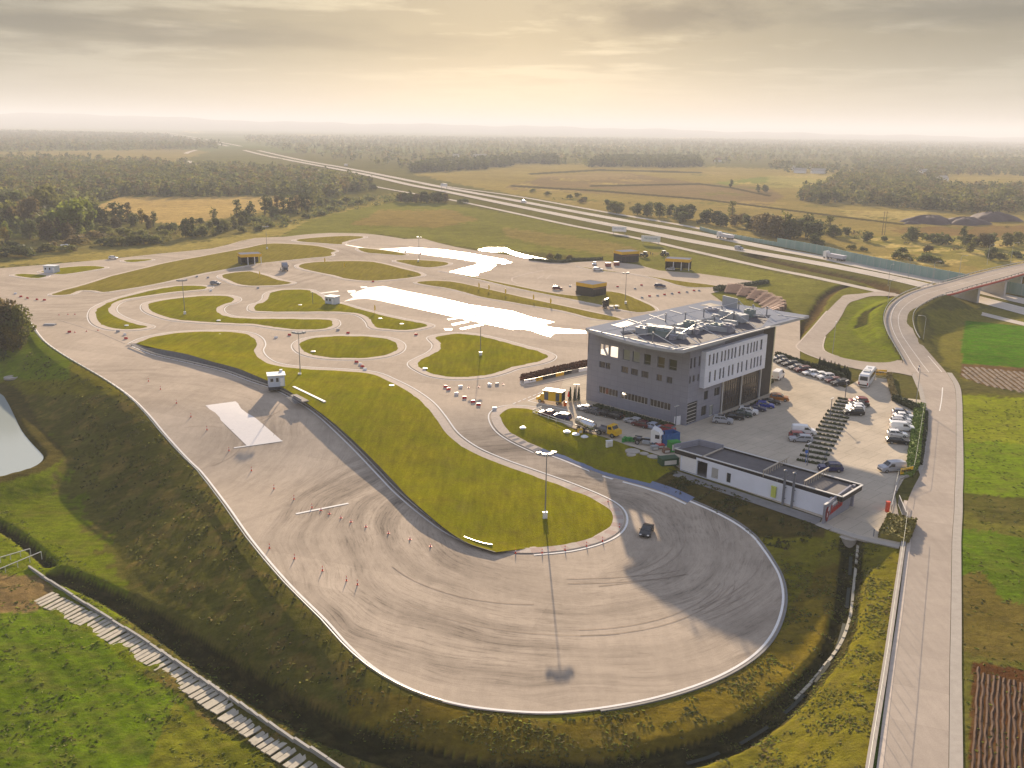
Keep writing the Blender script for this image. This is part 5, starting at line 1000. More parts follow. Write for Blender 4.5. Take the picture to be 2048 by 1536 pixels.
# cars on the circuit
car('coupe', 'black', at(1293,1067,.01), dirpx(1300,1050,1286,1078), 'black convertible driving through the building shadow on the lower track')
car('hatch', 'white', at(227,518,.01), R(-6), 'white hatchback on the far left straight of the track'); car('hatch', 'bluegrey', at(431,569,.01), R(-8), 'dark car with pale bonnet beside the small triangular island')
car('hatch', 'maroon', at(1115,579,.01), R(-10), 'dark red car stopped left of the middle yellow shelter'); car('estate', 'navy', at(1320,574,.01), R(-10), 'dark estate crossing the empty area right of the middle shelter')
car('hatch', 'white', at(1189,530,.01), R(-100), 'white car on the far apron, upper of the pair left of the red crates'); car('estate', 'white', at(1196,541,.01), R(-12), 'white estate on the far apron, lower of the pair left of the red crates'); car('hatch', 'silver', at(1341,541,.1), R(160), 'silver car parked in the open-fronted far shelter')
car('van', 'silver', at(1478,499,.01), R(-50), 'silver van on the near carriageway of the motorway', 'van'); car('van', 'white', at(1048,404.5,.01), R(-45), 'white van on the far carriageway in the haze', 'van'); car('box_van', 'white', at(1010,392,.01), R(-45), 'white van on the service road beyond the motorway', 'van') if False else None
# ------------------------------------------------------------------ coach
def coach(loc, rz):
    t = empty('coach', loc, rz, 'white coach parked at the gate with its dark rear window towards the camera', 'coach'); L, w, h = 11.5, 2.5, 3.45; b = MB()
    prof = [(-L/2, .5), (-L/2-.02, 1.6), (-L/2+.12, 3.1), (-L/2+.5, h), (L/2-.9, h), (L/2-.35, 3.1), (L/2, 1.4), (L/2, .5)]; V = []
    for x, z in prof: V += [(x, -w/2, .35), (x, -w/2, min(z, 3.05)), (x, -w/2*.86, z), (x, w/2*.86, z), (x, w/2, min(z, 3.05)), (x, w/2, .35)]
    Fq = [(i*6+k, i*6+6+k, i*6+7+k, i*6+1+k) for i in range(len(prof)-1) for k in range(5)]+[(i*6+5, i*6+11, i*6+6, i*6) for i in range(len(prof)-1)]+[(5, 4, 3, 2, 1, 0), tuple((len(prof)-1)*6+k for k in range(6))]
    b.add(V, Fq); b.build('body', paint_m('white', PC['white']), t)
    for s in (-1, 1):
        q = MB(); 
        for i in range(6): q.box((-L/2+1.5+i*1.62, s*(w/2+.01), 2.3), (1.5, .03, 1.1))
        q.build('side_window', M_CGL, t); q = MB(); q.box((-L/2-.04, s*1.05, 1.15), (.06, .25, .6)); q.build('taillight', M_TL, t); q = MB(); q.box((L/2+.25, s*1.35, 2.4), (.25, .15, .6)); q.build('mirror', M_TRIM, t)
    q = MB(); q.add([(-L/2-.03, -.95, 1.95), (-L/2-.03, .95, 1.95), (-L/2+.1, .9, 2.95), (-L/2+.1, -.9, 2.95)], [(0, 1, 2, 3)]); q.build('rear_window', M_CGL, t)
    q = MB(); q.add([(L/2+.03, -1.1, 1.4), (L/2+.03, 1.1, 1.4), (L/2-.3, 1.05, 3.05), (L/2-.3, -1.05, 3.05)], [(0, 1, 2, 3)]); q.build('windscreen', M_CGL, t)
    q = MB(); q.box((-1.5, 0, h+.12), (2.2, 1.5, .24)); q.box((2.6, 0, h+.06), (.8, .8, .12)); q.build('roof_hatch', M_DUCT, t); q = MB(); q.box((-L/2-.03, 0, .75), (.05, 2.0, .35)); q.build('bumper', M_TRIM, t)
    wheelset(t, (-3.6, 3.9), w/2, .5, .3); return t
coach(at(1733,766,LZ), dirpx(1727,779,1753,744))
# ------------------------------------------------------------------ lorries
def tractor_unit(loc, rz, col, label, roofc=None, parent=None):
    t = empty('lorry', loc, rz, label, 'lorry'); cm = paint_m(col, PC[col]); q = MB()
    pr = [(1.0, .8), (1.0, 3.4), (1.25, 3.75), (2.6, 3.2), (3.15, 2.4), (3.2, .45), (1.9, .45), (1.6, .9)]; n_ = len(pr); q.add([(x, -1.22, z) for x, z in pr]+[(x, 1.22, z) for x, z in pr], [tuple(range(n_)), tuple(range(2*n_-1, n_-1, -1))]+[(i, n_+i, n_+(i+1) % n_, (i+1) % n_) for i in range(n_)]); q.build('cab', cm, t)
    q = MB(); q.add([(3.2, -1.1, 1.75), (3.2, 1.1, 1.75), (2.78, 1.05, 2.95), (2.78, -1.05, 2.95)], [(0, 1, 2, 3)]); q.build('windscreen', M_CGL, t)
    for s in (-1, 1):
        q = MB(); q.box((2.35, s*1.225, 2.2), (.9, .03, .8)); q.build('side_window', M_CGL, t); q = MB(); q.box((3.3, s*1.35, 2.4), (.15, .25, .75)); q.build('mirror', M_TRIM, t); q = MB(); q.box((3.2, s*.9, .8), (.06, .4, .22)); q.build('headlight', M_HL, t)
        q = MB(); q.box((.1, s*.95, .7), (1.5, .5, .6)); q.build('fuel_tank', M_DUCT, t); q = MB(); q.box((-1.9, s*.95, 1.12), (1.5, .55, .08)); q.build('mudguard', M_TRIM, t)
    q = MB(); q.box((-.6, .42, .85), (4.4, .12, .28)); q.box((-.6, -.42, .85), (4.4, .12, .28)); q.box((-2.7, 0, .85), (.15, .9, .28)); q.build('chassis', M_TRIM, t); q = MB(); q.lathe([(.5, 0), (.5, .14)], (-1.6, 0, 1.02), 12); q.build('fifth_wheel', M_STEEL, t)
    q = MB(); q.box((3.22, 0, .65), (.1, 1.9, .35)); q.box((3.24, 0, 1.25), (.05, 1.6, .5)); q.build('grille', M_TRIM, t)
    wheelset(t, (2.2, -1.7), 1.22, .5, .3); return t
tractor_unit(at(1293,888,LZ), R(160)+math.pi, 'white', 'white lorry tractor unit parked in front of the blue container'); tractor_unit(at(1223,617,.01), R(172), 'black', 'black lorry tractor unit on the middle road below the shelter'); tractor_unit(at(568,541,.01), R(-65), 'bluegrey', 'blue-grey lorry tractor unit by the left yellow shelter')
def artic(loc, rz, label, kind):
    t = empty('lorry', loc, rz, label, 'lorry'); q = MB(); q.box((6.8, 0, 2.1), (2.2, 2.4, 2.8)); q.box((6.6, 0, 3.6), (1.6, 2.2, .4)); q.build('cab', paint_m('white', PC['white']), t)
    q = MB(); q.box((7.91, 0, 2.4), (.04, 2.1, .9)); q.build('windscreen', M_CGL, t)
    if kind == 'tipper': pr = [(-6.3, -1.25, 1.1, 3.0), (4.9, -1.25, 1.2, 3.0)]; q = MB(); q.add([(-6, -1, 1.1), (4.6, -1, 1.1), (4.6, 1, 1.1), (-6, 1, 1.1), (-6.4, -1.25, 2.9), (5, -1.25, 2.9), (5, 1.25, 2.9), (-6.4, 1.25, 2.9)], [(3, 2, 1, 0), (0, 1, 5, 4), (1, 2, 6, 5), (2, 3, 7, 6), (3, 0, 4, 7), (4, 5, 6, 7)])
    else: q = MB(); q.box((-.6, 0, 2.55), (12.4, 2.5, 2.7))
    q.build('trailer', mat('trailer_skin', (.62,.60,.64), .4, var=.05), t); q = MB(); q.box((0, 0, .95), (13, 1.0, .25)); q.build('chassis', M_TRIM, t); wheelset(t, (-5, -3.7, -2.4, 4.2, 7.0), 1.22, .5, .3); return t
mdir = dirpx(1656,517,1536,495); artic(at(1671,520,.02), mdir, 'white tipper lorry on the motorway in front of the tall noise barrier', 'tipper'); artic(at(1452,478,.02), mdir, 'white tipper lorry on the motorway near the low start of the noise barrier', 'tipper'); artic(at(692,333,.02), dirpx(692,336,612,322), 'small white lorry far off on the motorway in the haze', 'box')
def container(loc, rz):
    t = empty('container', loc, rz, 'blue skip container standing behind the white lorry cab', 'container'); q = MB(); L, w, h = 5.2, 2.4, 2.4
    for (c, d) in (((0, 0, .1), (L, w, .15)), ((0, -w/2, h/2), (L, .08, h)), ((0, w/2, h/2), (L, .08, h)), ((-L/2, 0, h/2), (.08, w-.08, h)), ((L/2, 0, h/2), (.08, w-.08, h))): q.box(c, d)
    bm_ = mat('blue_steel', (.02,.12,.34), .5, var=.15); q.build('body', bm_, t); q = MB(); [q.box((x, s*(w/2+.07), h/2), (.1, .08, h)) for x in np.linspace(-L/2+.3, L/2-.3, 7) for s in (-1, 1)]; q.build('rib', bm_, t); return t
container(at(1331,887,LZ), R(25))
def tanker(loc, rz):
    t = empty('tank_trailer', loc, rz, 'polished steel tank trailer behind the yellow truck', 'trailer'); q = MB(); q.tube((-2.6, 0, 1.75), (2.6, 0, 1.75), .85, n=16); q.tube((2.6, 0, 1.75), (2.85, 0, 1.75), .85, .5, n=16); q.tube((-2.85, 0, 1.75), (-2.6, 0, 1.75), .5, .85, n=16); q.build('tank', mat('polished_steel', (.6,.6,.62), .22, .9), t, True)
    q = MB(); q.box((0, .4, .8), (6.2, .12, .2)); q.box((0, -.4, .8), (6.2, .12, .2)); q.box((3.6, 0, .8), (1.6, .12, .15)); q.box((0, 0, 2.68), (4.5, .45, .06)); q.build('frame', M_STEEL, t); wheelset(t, (-1.2, 0.3), 1.1, .5, .3); return t
tanker(at(1171,863,LZ), dirpx(1160,855,1196,869))
def utruck(loc, rz):
    t = empty('truck', loc, rz, 'yellow flatbed truck coupled in front of the steel tank trailer', 'truck'); y = paint_m('yellow', PC['yellow']); q = MB()
    pr = [(.4, .9), (.4, 2.5), (.6, 2.65), (1.5, 2.6), (1.95, 1.75), (2.7, 1.6), (2.75, .7), (.6, .7)]; n_ = len(pr); q.add([(x, -1.05, z) for x, z in pr]+[(x, 1.05, z) for x, z in pr], [tuple(range(n_)), tuple(range(2*n_-1, n_-1, -1))]+[(i, n_+i, n_+(i+1) % n_, (i+1) % n_) for i in range(n_)]); q.build('cab', y, t)
    q = MB(); q.add([(1.93, -.95, 1.82), (1.93, .95, 1.82), (1.56, .9, 2.52), (1.56, -.9, 2.52)], [(0, 1, 2, 3)]); q.build('windscreen', M_CGL, t)
    for s in (-1, 1): q = MB(); q.box((1.05, s*1.06, 2.05), (.8, .03, .6)); q.build('side_window', M_CGL, t)
    q = MB(); q.box((-1.2, 0, 1.15), (2.9, 2.1, .12)); q.box((-1.2, 1.03, 1.4), (2.9, .06, .4)); q.box((-1.2, -1.03, 1.4), (2.9, .06, .4)); q.build('load_bed', mat('grey_bed', (.15,.15,.17), .6), t); q = MB(); q.lathe([(.08, 0), (.1, .18)], (.9, 0, 2.62), 8); q.build('beacon', mat('amber', (.8,.3,.0), .3), t)
    wheelset(t, (-1.6, 1.7), 1.05, .52, .35); return t
utruck(at(1216,871,LZ), dirpx(1196,865,1230,874))
def boxtruck(loc, rz):
    t = empty('truck', loc, rz, 'yellow truck with open-sided promotion box and white roof near the gateway', 'truck'); y = paint_m('yellow', PC['yellow']); q = MB(); q.box((-.6, 0, 1.95), (4.6, 2.3, 2.3)); q.build('box', y, t)
    q = MB(); pr = [(1.75, .6), (1.75, 2.3), (2.2, 2.2), (2.75, 1.45), (3.5, 1.2), (3.55, .6)]; n_ = len(pr); q.add([(x, -1.0, z) for x, z in pr]+[(x, 1.0, z) for x, z in pr], [tuple(range(n_)), tuple(range(2*n_-1, n_-1, -1))]+[(i, n_+i, n_+(i+1) % n_, (i+1) % n_) for i in range(n_)]); q.build('cab', y, t)
    q = MB(); q.add([(2.72, -.9, 1.52), (2.72, .9, 1.52), (2.24, .85, 2.14), (2.24, -.85, 2.14)], [(0, 1, 2, 3)]); q.build('windscreen', M_CGL, t); q = MB(); q.box((-.6, 0, 3.16), (4.8, 2.5, .12)); q.build('roof', M_WHITEP, t)
    for (x, w_, sg_) in ((.9, 1.0, 1), (-1.9, .9, 1), (.9, 1.0, -1), (-1.9, .9, -1)): q = MB(); q.box((x, 1.16*sg_, 1.9), (w_, .03, 1.9)); q.build('side_graphic', mat('dark_graphic', (.10,.10,.11), .5, var=.6, vscale=2), t)
    q = MB(); q.box((-2.95, 0, 1.9), (.06, 2.0, 2.1)); q.build('tail_door', M_TRIM, t); wheelset(t, (-1.9, 2.6), 1.0, .42, .3); return t
boxtruck(at(1103,806,LZ), dirpx(1118,808,1083,803))
def farm_tractor(loc, rz, label, col):
    t = empty('tractor', loc, rz, label, 'tractor', None); q = MB(); q.box((1.1, 0, 1.5), (2.0, .9, .9)); q.build('bonnet', mat('tractor_'+col, PC[col], .4), t); q = MB(); q.box((-.5, 0, 2.9), (1.7, 1.7, .12)); [q.box((x, y, 2.1), (.1, .1, 1.6)) for x in (-1.25, .25) for y in (-.75, .75)]; q.build('cab', M_WHITEP, t)
    q = MB(); q.box((-.5, 0, 2.2), (1.4, 1.4, 1.3)); q.build('cab_glass', M_CGL, t); q = MB(); q.tube((1.4, .3, 1.9), (1.4, .3, 2.9), .06); q.build('exhaust', M_TRIM, t)
    for (x, r_, w_) in ((-.9, .9, .55), (1.7, .55, .4)):
        for s in (-1, 1): q = MB(); q.tube((x, s*1.0-w_/2, r_), (x, s*1.0+w_/2, r_), r_, n=14); wo = q.build('wheel', M_TYRE, t); q = MB(); q.tube((x, s*1.0-w_/2-.02, r_), (x, s*1.0+w_/2+.02, r_), r_*.5, n=10); q.build('rim', mat('yellow_rim', (.5,.4,.1), .5), wo)
farm_tractor(at(1288,515,.1), R(150), 'dark tractor with pale roof standing between the two far shelters', 'green'); farm_tractor(at(1329,513,.1), R(20), 'dark tractor with pale roof standing behind the open-fronted far shelter', 'grey')
# ================================================================== STREET FURNITURE AND SMALL THINGS
def newcopy(src, loc, rz, label, group=None, **kw):
    t = copy_tree(src); t.location = loc; t.rotation_euler = (0, 0, rz); t['label'] = label
    if group: t['group'] = group
    elif 'group' in t.keys(): del t['group']
    return t
# floodlight masts
def floodmast(h):
    t = empty('floodlight_mast', (0, 0, 0)); q = MB(); q.tube((0, 0, 0), (0, 0, h), .13, .07, n=8); q.build('pole', mat('mast_grey', (.22,.22,.21), .5), t); q = MB(); q.box((0, 0, h), (2.6, .12, .1)); q.box((0, 0, h), (.12, 1.6, .1)); q.build('crossarm', M_STEEL, t)
    for (x, y, r_) in ((-1.3, .35, .4), (-.5, -.5, -.5), (.5, -.55, .3), (1.3, .3, -.6)):
        q = MB(); q.box((x, y, h+.28), (.85, .55, .42), r_); q.box((x, y, h+.05), (.1, .1, .3)); q.build('floodlight', mat('floodlight_grey', (.30,.31,.33), .4), t)
    q = MB(); q.box((-.1, -.35, .55), (.75, .4, 1.1)); q.box((-.1, -.35, 1.13), (.85, .5, .06)); q.build('switch_box', M_WHITEP, t); return t
FM = floodmast(11.3)
for k, (x, y, lb) in enumerate([(1090,1040,'tall floodlight mast near the tip of the big lower grass island'),(961,712,'floodlight mast on the teardrop island left of the office'),(601,755,'floodlight mast between the round island and the white cabin'),(370,630,'floodlight mast on the left serpentine island'),(534,499,'thin floodlight mast at the top end of the long left island'),(838,524,'floodlight mast on the small lens island near the wet crossing'),(1250,609,'floodlight mast right of the black lorry and middle shelter')]):
    p = at(x, y, .1); z_ = TZ(p[0], p[1])
    if k == 0: p = (p[0], p[1], B(np.array([p[0]]), np.array([p[1]]))[0]+.5); FM.location = p; tag(FM, lb, 'floodlight mast'); FM.rotation_euler = (0, 0, .2)
    else: newcopy(FM, p, random.uniform(-1, 1), lb)
# car park lamps: thin post with flat head
def lotlamp(h):
    t = empty('lamp_post', (0, 0, 0)); q = MB(); q.tube((0, 0, 0), (0, 0, h), .11, .09, n=8); q.build('pole', M_STEEL, t); q = MB(); q.box((0, 0, h), (1.5, .3, .08)); q.build('lamp_head', M_FRAME, t); return t
LL = lotlamp(4.5)
for k, (x, y, lb) in enumerate([(1152,806,'dark lamp post with flat head beside the small gateway shrubs'),(1351,852,'lamp post at the left corner of the grey office wall'),(1690,797,'lamp post between the coach and the short car row'),(1660,835,'short dark lamp post halfway along the hedge blocks'),(1614,931,'lamp post at the near end of the hedge blocks'),(626,609,'short dark lamp post left of the cabin by the wet strip')]):
    if k == 0: LL.location = at(x, y, LZ); tag(LL, lb, 'lamp post')
    else: newcopy(LL, at(x, y, LZ), random.choice((0, .8)), lb)
# curved street lights
def streetlight(h):
    t = empty('street_lamp', (0, 0, 0)); q = MB(); q.tube((0, 0, 0), (0, 0, h-.8), .1, .07, n=7); pr = [(0, h-.8), (.15, h-.3), (.5, h), (1.0, h+.12), (1.7, h+.12)]
    for a, c in zip(pr, pr[1:]): q.tube((a[0], 0, a[1]), (c[0], 0, c[1]), .06, n=6)
    q.build('pole', mat('galvanised_pole', (.42,.42,.41), .45, .5), t); q = MB(); q.box((1.95, 0, h+.12), (.8, .28, .12)); q.build('lamp_head', M_FRAME, t); return t
SLT = streetlight(9.)
sl = [(1665,707,0,'street lamp at the lower left corner of the green loop lawn',1.2),(1831,813,0,'street lamp on the small green by the car park exit',1.4),(1845,690,0,'street lamp on the right side where the ramp begins',3.0),(1775,611,3.9,'street lamp on the left edge of the curving ramp',.4),(1776,572,0,'street lamp between the service road and the ramp crest',.6),(1864,569,6.2,'first street lamp along the far edge of the bridge',-.6),(1917,556,6.9,'second street lamp along the far edge of the bridge',-.6),(1816,556,0,'street lamp on the near motorway verge before the bridge',-2.5),(1974,530,7.4,'third street lamp, past the barrier on the far edge of the bridge',-.5),(2021,526,7.6,'rightmost street lamp along the far edge of the bridge',-.5)]
for k, (x, y, z, lb, rz) in enumerate(sl):
    p = at(x, y, 0) if z == 0 else tuple(P(x, y, z))
    if k == 0: SLT.location = p; SLT.rotation_euler = (0, 0, rz); tag(SLT, lb, 'street lamp')
    else: newcopy(SLT, p, rz, lb)
# water-filled barrier blocks, red and white
def block(m, name='barrier_block', s=.66):
    q = MB(); w, d, h = 1.5*s, .55*s, .85*s
    q.add([(-w/2, -d/2, 0), (w/2, -d/2, 0), (w/2, d/2, 0), (-w/2, d/2, 0), (-w/2, -d/2*.9, h*.4), (w/2, -d/2*.9, h*.4), (w/2, d/2*.9, h*.4), (-w/2, d/2*.9, h*.4), (-w*.46, -d*.2, h), (w*.46, -d*.2, h), (w*.46, d*.2, h), (-w*.46, d*.2, h)], [(3, 2, 1, 0), (0, 1, 5, 4), (1, 2, 6, 5), (2, 3, 7, 6), (3, 0, 4, 7), (4, 5, 9, 8), (5, 6, 10, 9), (6, 7, 11, 10), (7, 4, 8, 11), (8, 9, 10, 11)])
    return q.mesh(name, m)
M_BR_ = mat('red_plastic', (.48,.02,.02), .4); M_BW_ = mat('white_plastic', (.75,.76,.78), .4); M_BG_ = mat('grey_plastic', (.30,.31,.33), .5); BM = {'r': block(M_BR_), 'w': block(M_BW_), 'g': block(M_BG_)}; NMC = {'r': 'red', 'w': 'white', 'g': 'grey'}
def blk(x, y, c, lb, grp=None, rz=None):
    o = link('barrier_block', BM[c]); o.location = at(x, y, .005); o.rotation_euler = (0, 0, random.uniform(-.5, .5) if rz is None else rz); tag(o, lb, 'barrier block', grp); return o
for i, (x, y) in enumerate([(31,588),(42,594),(55,597),(74,600),(89,601)]): blk(x, y, 'wrrrr'[i], ['white barrier block at the left end of the row near the far left tree', 'small red barrier block next to the white one at the far left', 'middle red barrier block of the far left row', 'second last red barrier block of the far left row', 'last red barrier block, right end of the far left row'][i], 'barrier blocks in the far left row')
for x, y, c, lb in [(139,665,'r','large red barrier block alone left of the crescent island'),(236,664,'g','dark barrier block just below the crescent island tip'),(252,678,'r','dark red barrier block left of the tip of the big lower island'),(250,670,'w','white barrier block lying flat below the crescent island tip'),(579,671,'r','red barrier block at the upper left of the round island'),(552,676,'w','white barrier block left of the red one by the round island'),(676,661,'g','grey barrier block above the round island beside a serpentine tip'),(696,667,'r','red barrier block right above the round island'),(832,670,'r','red barrier block between the round and teardrop islands'),(713,725,'r','big red barrier block just below the round island'),(721,730,'w','upper white block in the diagonal row below the round island'),(725,734,'r','lower red block in the diagonal row below the round island'),(730,740,'w','lowest white block in the diagonal row below the round island'),(746,564,'r','red barrier block on the edge of the large lens island'),(897,780,'r','first red block of the diagonal row below the teardrop island'),(913,789,'w','white block in the diagonal row below the teardrop island'),(929,797,'r','middle red block of the diagonal row below the teardrop island'),(946,805,'r','lowest large red block of the diagonal row below the teardrop island'),(957,811,'r','small pale red block ending the row below the teardrop island'),(921,775,'w','white block on its own right of the diagonal row top'),(979,771,'w','white block farther right below the teardrop island'),(989,819,'w','white and red block at the tip of the grass tongue'),(891,775,'r','tiny red block at the top of the row below the teardrop island'),(994,770,'g','dark small block right of the two white blocks')]: blk(x, y, c, lb)
for i, (x, y, c) in enumerate([(1299,593,'r'),(1284,596,'g'),(1315,592,'g'),(1329,590,'r'),(1344,588,'g'),(1358,586,'r'),(1374,585,'g'),(1388,582,'r'),(1398,582,'g')]): blk(x, y, c, ['red block at the left of the zigzag row near the dark estate', 'grey block before the first red one in the zigzag row', 'grey block between first and second red ones of the zigzag row', 'second red block of the zigzag row', 'grey block between second and third red ones of the zigzag row', 'third red block of the zigzag row', 'grey block between third and fourth red ones of the zigzag row', 'fourth red block, upper right of the zigzag row', 'grey block ending the zigzag row towards the grandstand'][i], 'barrier blocks in the zigzag row')
for x, y, c, lb in [(1235,574,'r','red block right behind the middle shelter'),(1270,578,'g','grey block right of the mast behind the middle shelter'),(1283,571,'r','small red block above the grey one behind the middle shelter'),(1140,573,'g','dark block right of the dark red car'),(797,502,'g','dark block on the left of the upper wet crossing'),(811,504,'g','dark block, second on the upper wet crossing'),(841,508,'r','red block above the small lens island mast'),(516,577,'g','dark block below the small triangular island'),(394,554,'g','dark block left of the small triangular island'),(416,556,'g','dark block nearer to the small triangular island'),(422,582,'w','pale block below the car at the triangular island')]: blk(x, y, c, lb)
q = MB(); q.box((0, 0, .15), (3.6, 1.6, .3)); q.box((0, 0, .36), (3.2, 1.2, .12)); o = q.build('steel_plate', M_BG_); o.location = at(100, 650, 0); tag(o, 'pale flat plate lying on the track left of the crescent island', 'plate')
for i, (x, y) in enumerate([(1216,533),(1233,531)]):
    t = empty('crate', at(x, y, 0), .2, ('red-brown crate, left of two on the far apron', 'red-brown crate, right of two on the far apron')[i], 'crate', 'crates on the far apron'); q = MB(); q.box((0, 0, .9), (2.4, 1.8, 1.6)); q.build('box', mat('crate_red', (.22,.06,.05), .6), t); q = MB(); q.box((0, 0, 1.75), (2.6, 2.0, .12)); q.build('lid', M_FRAME, t); q = MB(); [q.box((sx, sy, .05), (.2, .2, .1)) for sx in (-1, 1) for sy in (-.7, .7)]; q.build('foot', M_TRIM, t)
# traffic cones
def cone(h, r_):
    q = MB(); q.box((0, 0, .02), (r_*2.6, r_*2.6, .04)); q.lathe([(r_, .04), (r_*.25, h)], n=9); m1 = q.mesh('cone', mat('cone_red', (.62,.05,.02), .5)); q = MB(); q.lathe([(r_*.72, h*.42), (r_*.56, h*.64)], n=9); m2 = q.mesh('band', M_BW_); return m1, m2
CT = cone(.9, .11); CS_ = cone(.45, .17)
def addcone(x, y, tall, lb, grp):
    t = empty('traffic_cone', at(x, y, .005), random.uniform(0, 1), lb, 'traffic cone', grp); m1, m2 = CT if tall else CS_; link('cone', m1, t); o = link('band', m2, t); o.scale = (1.03, 1.03, 1); return t
tall1 = [(297,763),(321,779),(353,807),(382,834),(414,860),(458,902),(503,942),(548,978),(588,999),(624,1016)]
l1 = ['farthest tall cone of the upper left line','second tall cone from the far end of the upper left line','third tall cone from the far end, left of the white panel','tall cone just left of the white panel corner','tall cone beside the middle of the white panel edge','tall cone at the left end of the first white line','bright red tall cone just below the first white line','tall cone halfway between the two white lines','tall cone above the left end of the second white line','tall cone touching the second white line']
for (x, y), lb in zip(tall1, l1): addcone(x, y, True, lb, 'tall cones in the upper left line')
sm = [(642,1021),(659,1028),(682,1036),(702,1044),(732,1054),(777,1067),(820,1079),(861,1093)]
l2 = ['small cone on the second white line','small cone right below the second white line','third small cone below the second white line','fourth small cone below the second white line','fifth small cone, in the middle of the short cone row','sixth small cone in the row towards the island bank','second last small cone in the row towards the island bank','last small cone, nearest the island bank']
for (x, y), lb in zip(sm, l2): addcone(x, y, False, lb, 'small cones below the second white line')
t2 = [(539,1097),(589,1118),(645,1142),(693,1162),(715,1170)]
l3 = ['tall cone closest to the long guard rail','second tall cone of the lower left line','middle tall cone of the lower left line','tall cone just left of the last one in the lower line','last tall cone at the right end of the lower left line']
for (x, y), lb in zip(t2, l3): addcone(x, y, True, lb, 'tall cones in the lower left line')
t3 = [(1031,1107),(1084,1107),(1130,1101),(1173,1093),(1205,1083),(1239,1056),(1216,1005)]
l4 = ['marker cone at the left end of the striped kerb','marker cone just left of the mast shadow on the striped kerb','third marker cone along the striped kerb','fourth marker cone along the striped kerb','fifth marker cone along the striped kerb, near the shadow','marker cone at the right tip of the striped kerb','marker cone above the right tip inside the building shadow']
for (x, y), lb in zip(t3, l4): addcone(x, y, True, lb, 'marker cones along the striped kerb')
for x, y, lb in [(150,665,'small orange cone right of the large red block'),(173,663,'small orange cone, second right of the large red block'),(196,661,'small orange cone, third right of the large red block'),(118,630,'small cone at the left of the faint line in the far left'),(136,629,'small cone in the middle of the faint line in the far left'),(150,629,'small cone at the right of the faint line in the far left'),(937,775,'small cone between two white blocks below the teardrop island'),(958,774,'small cone left of the farther white block below the teardrop island'),(1006,769,'small cone at the right end below the teardrop island')]: addcone(x, y, False, lb, None)
# yellow marker flags
def flag():
    t = empty('marker_flag', (0, 0, 0)); q = MB(); q.tube((0, 0, 0), (0, 0, 2.8), .05, n=5); q.build('pole', M_YEL, t); q = MB(); q.add([(0, 0, .8), (.55, .04, 1.2), (.5, -.03, 2.3), (0, 0, 2.8)], [(0, 1, 2, 3)]); q.build('flag', mat('flag_yellow', (.80,.58,.04), .6), t); return t
FL = flag()
for k, (x, y, lb) in enumerate([(688,537,'yellow flag in the middle of the large lens island'),(649,528,'yellow flag at the left of the large lens island'),(519,556,'yellow flag on the small triangular island'),(749,626,'yellow flag on the strip below the wet area'),(1066,604,'yellow flag on the strip left of the lorry, upper one'),(1100,612,'yellow flag on the strip left of the lorry, lower one'),(957,580,'left one of three yellow flags on the long strip'),(977,584,'middle one of three yellow flags on the long strip'),(1010,592,'right one of three yellow flags on the long strip')]):
    if k == 0: FL.location = at(x, y, .1); tag(FL, lb, 'flag')
    else: newcopy(FL, at(x, y, .1), random.uniform(-.6, .6), lb)
# hedge blocks between the parking bays
M_HEDGE = NT('hedge_leaves'); tc = M_HEDGE.n('ShaderNodeTexCoord'); M_HEDGE.l(M_HEDGE.mix(M_HEDGE.rng(M_HEDGE.noise(tc.outputs['Object'], 2.2, 5, .7), .35, .65, 0, 1), (.028,.04,.012), (.07,.085,.025)), M_HEDGE.b.inputs['Base Color']); M_HEDGE.b.inputs['Roughness'].default_value = .9; M_HEDGE = M_HEDGE.m
def hedge_leafy(L, w, h, n_, seed, leaf=.28):
    r_ = np.random.default_rng(seed); q = MB(); q.box((0, 0, h*.42), (L-.25, w-.25, h*.84)); V = []; Fq = []
    pts = np.stack([(r_.random(n_)-.5)*L, (r_.random(n_)-.5)*w, r_.random(n_)*h], 1); side = r_.integers(0, 4, n_); pts[side == 0, 2] = h; pts[side == 1, 1] = -w/2; pts[side == 2, 1] = w/2; e_ = side == 3; pts[e_, 0] = np.sign(pts[e_, 0])*L/2
    for p in pts:
        a = r_.normal(size=3); a /= np.linalg.norm(a); c = np.cross(a, r_.normal(size=3)); c /= np.linalg.norm(c)+1e-9; a *= leaf*(.6+.8*r_.random())/2; c *= leaf*(.6+.8*r_.random())/2; p = p+r_.normal(size=3)*.05; p[2] = max(p[2], .05)
        k = len(V); V += [p-a-c, p+a-c, p+a+c, p-a+c]; Fq.append((k, k+1, k+2, k+3))
    q.add(V, Fq); return q.mesh('hedge_block', M_HEDGE)
HB = [hedge_leafy(5.0, .62, .36, 260, s, .18) for s in (1, 2, 3)]
ha, hbp = P0(1621, 926), P0(1693, 800); he = P0(1636,926)
hn = 17; hdr = dirpx(1594,923,1640,932); nm_ord = ['nearest the garage roof, first','second','third','fourth','fifth','sixth','seventh','eighth','ninth','tenth','eleventh','twelfth','thirteenth','fourteenth','fifteenth','sixteenth','last, at the lamp post end, seventeenth']
for i in range(hn):
    f_ = i/(hn-1); p = ha+(hbp-ha)*f_**1.0; o = link('hedge_block', HB[i % 3]); o.location = (p[0], p[1], LZ); o.rotation_euler = (0, 0, hdr+R(random.uniform(-1, 1))); tag(o, 'low dark clipped hedge block, '+nm_ord[i]+' counted from the garage', 'hedge', 'hedge blocks between the parking bays')
    if f_ > .8: o.scale = (.8, 1, 1)
struct('kerb', strip([p[:2] for p in (P0(1640,940), P0(1694,802))], -.15, .15, .12, 'kerb', M_CONCD, False, thick=.12))
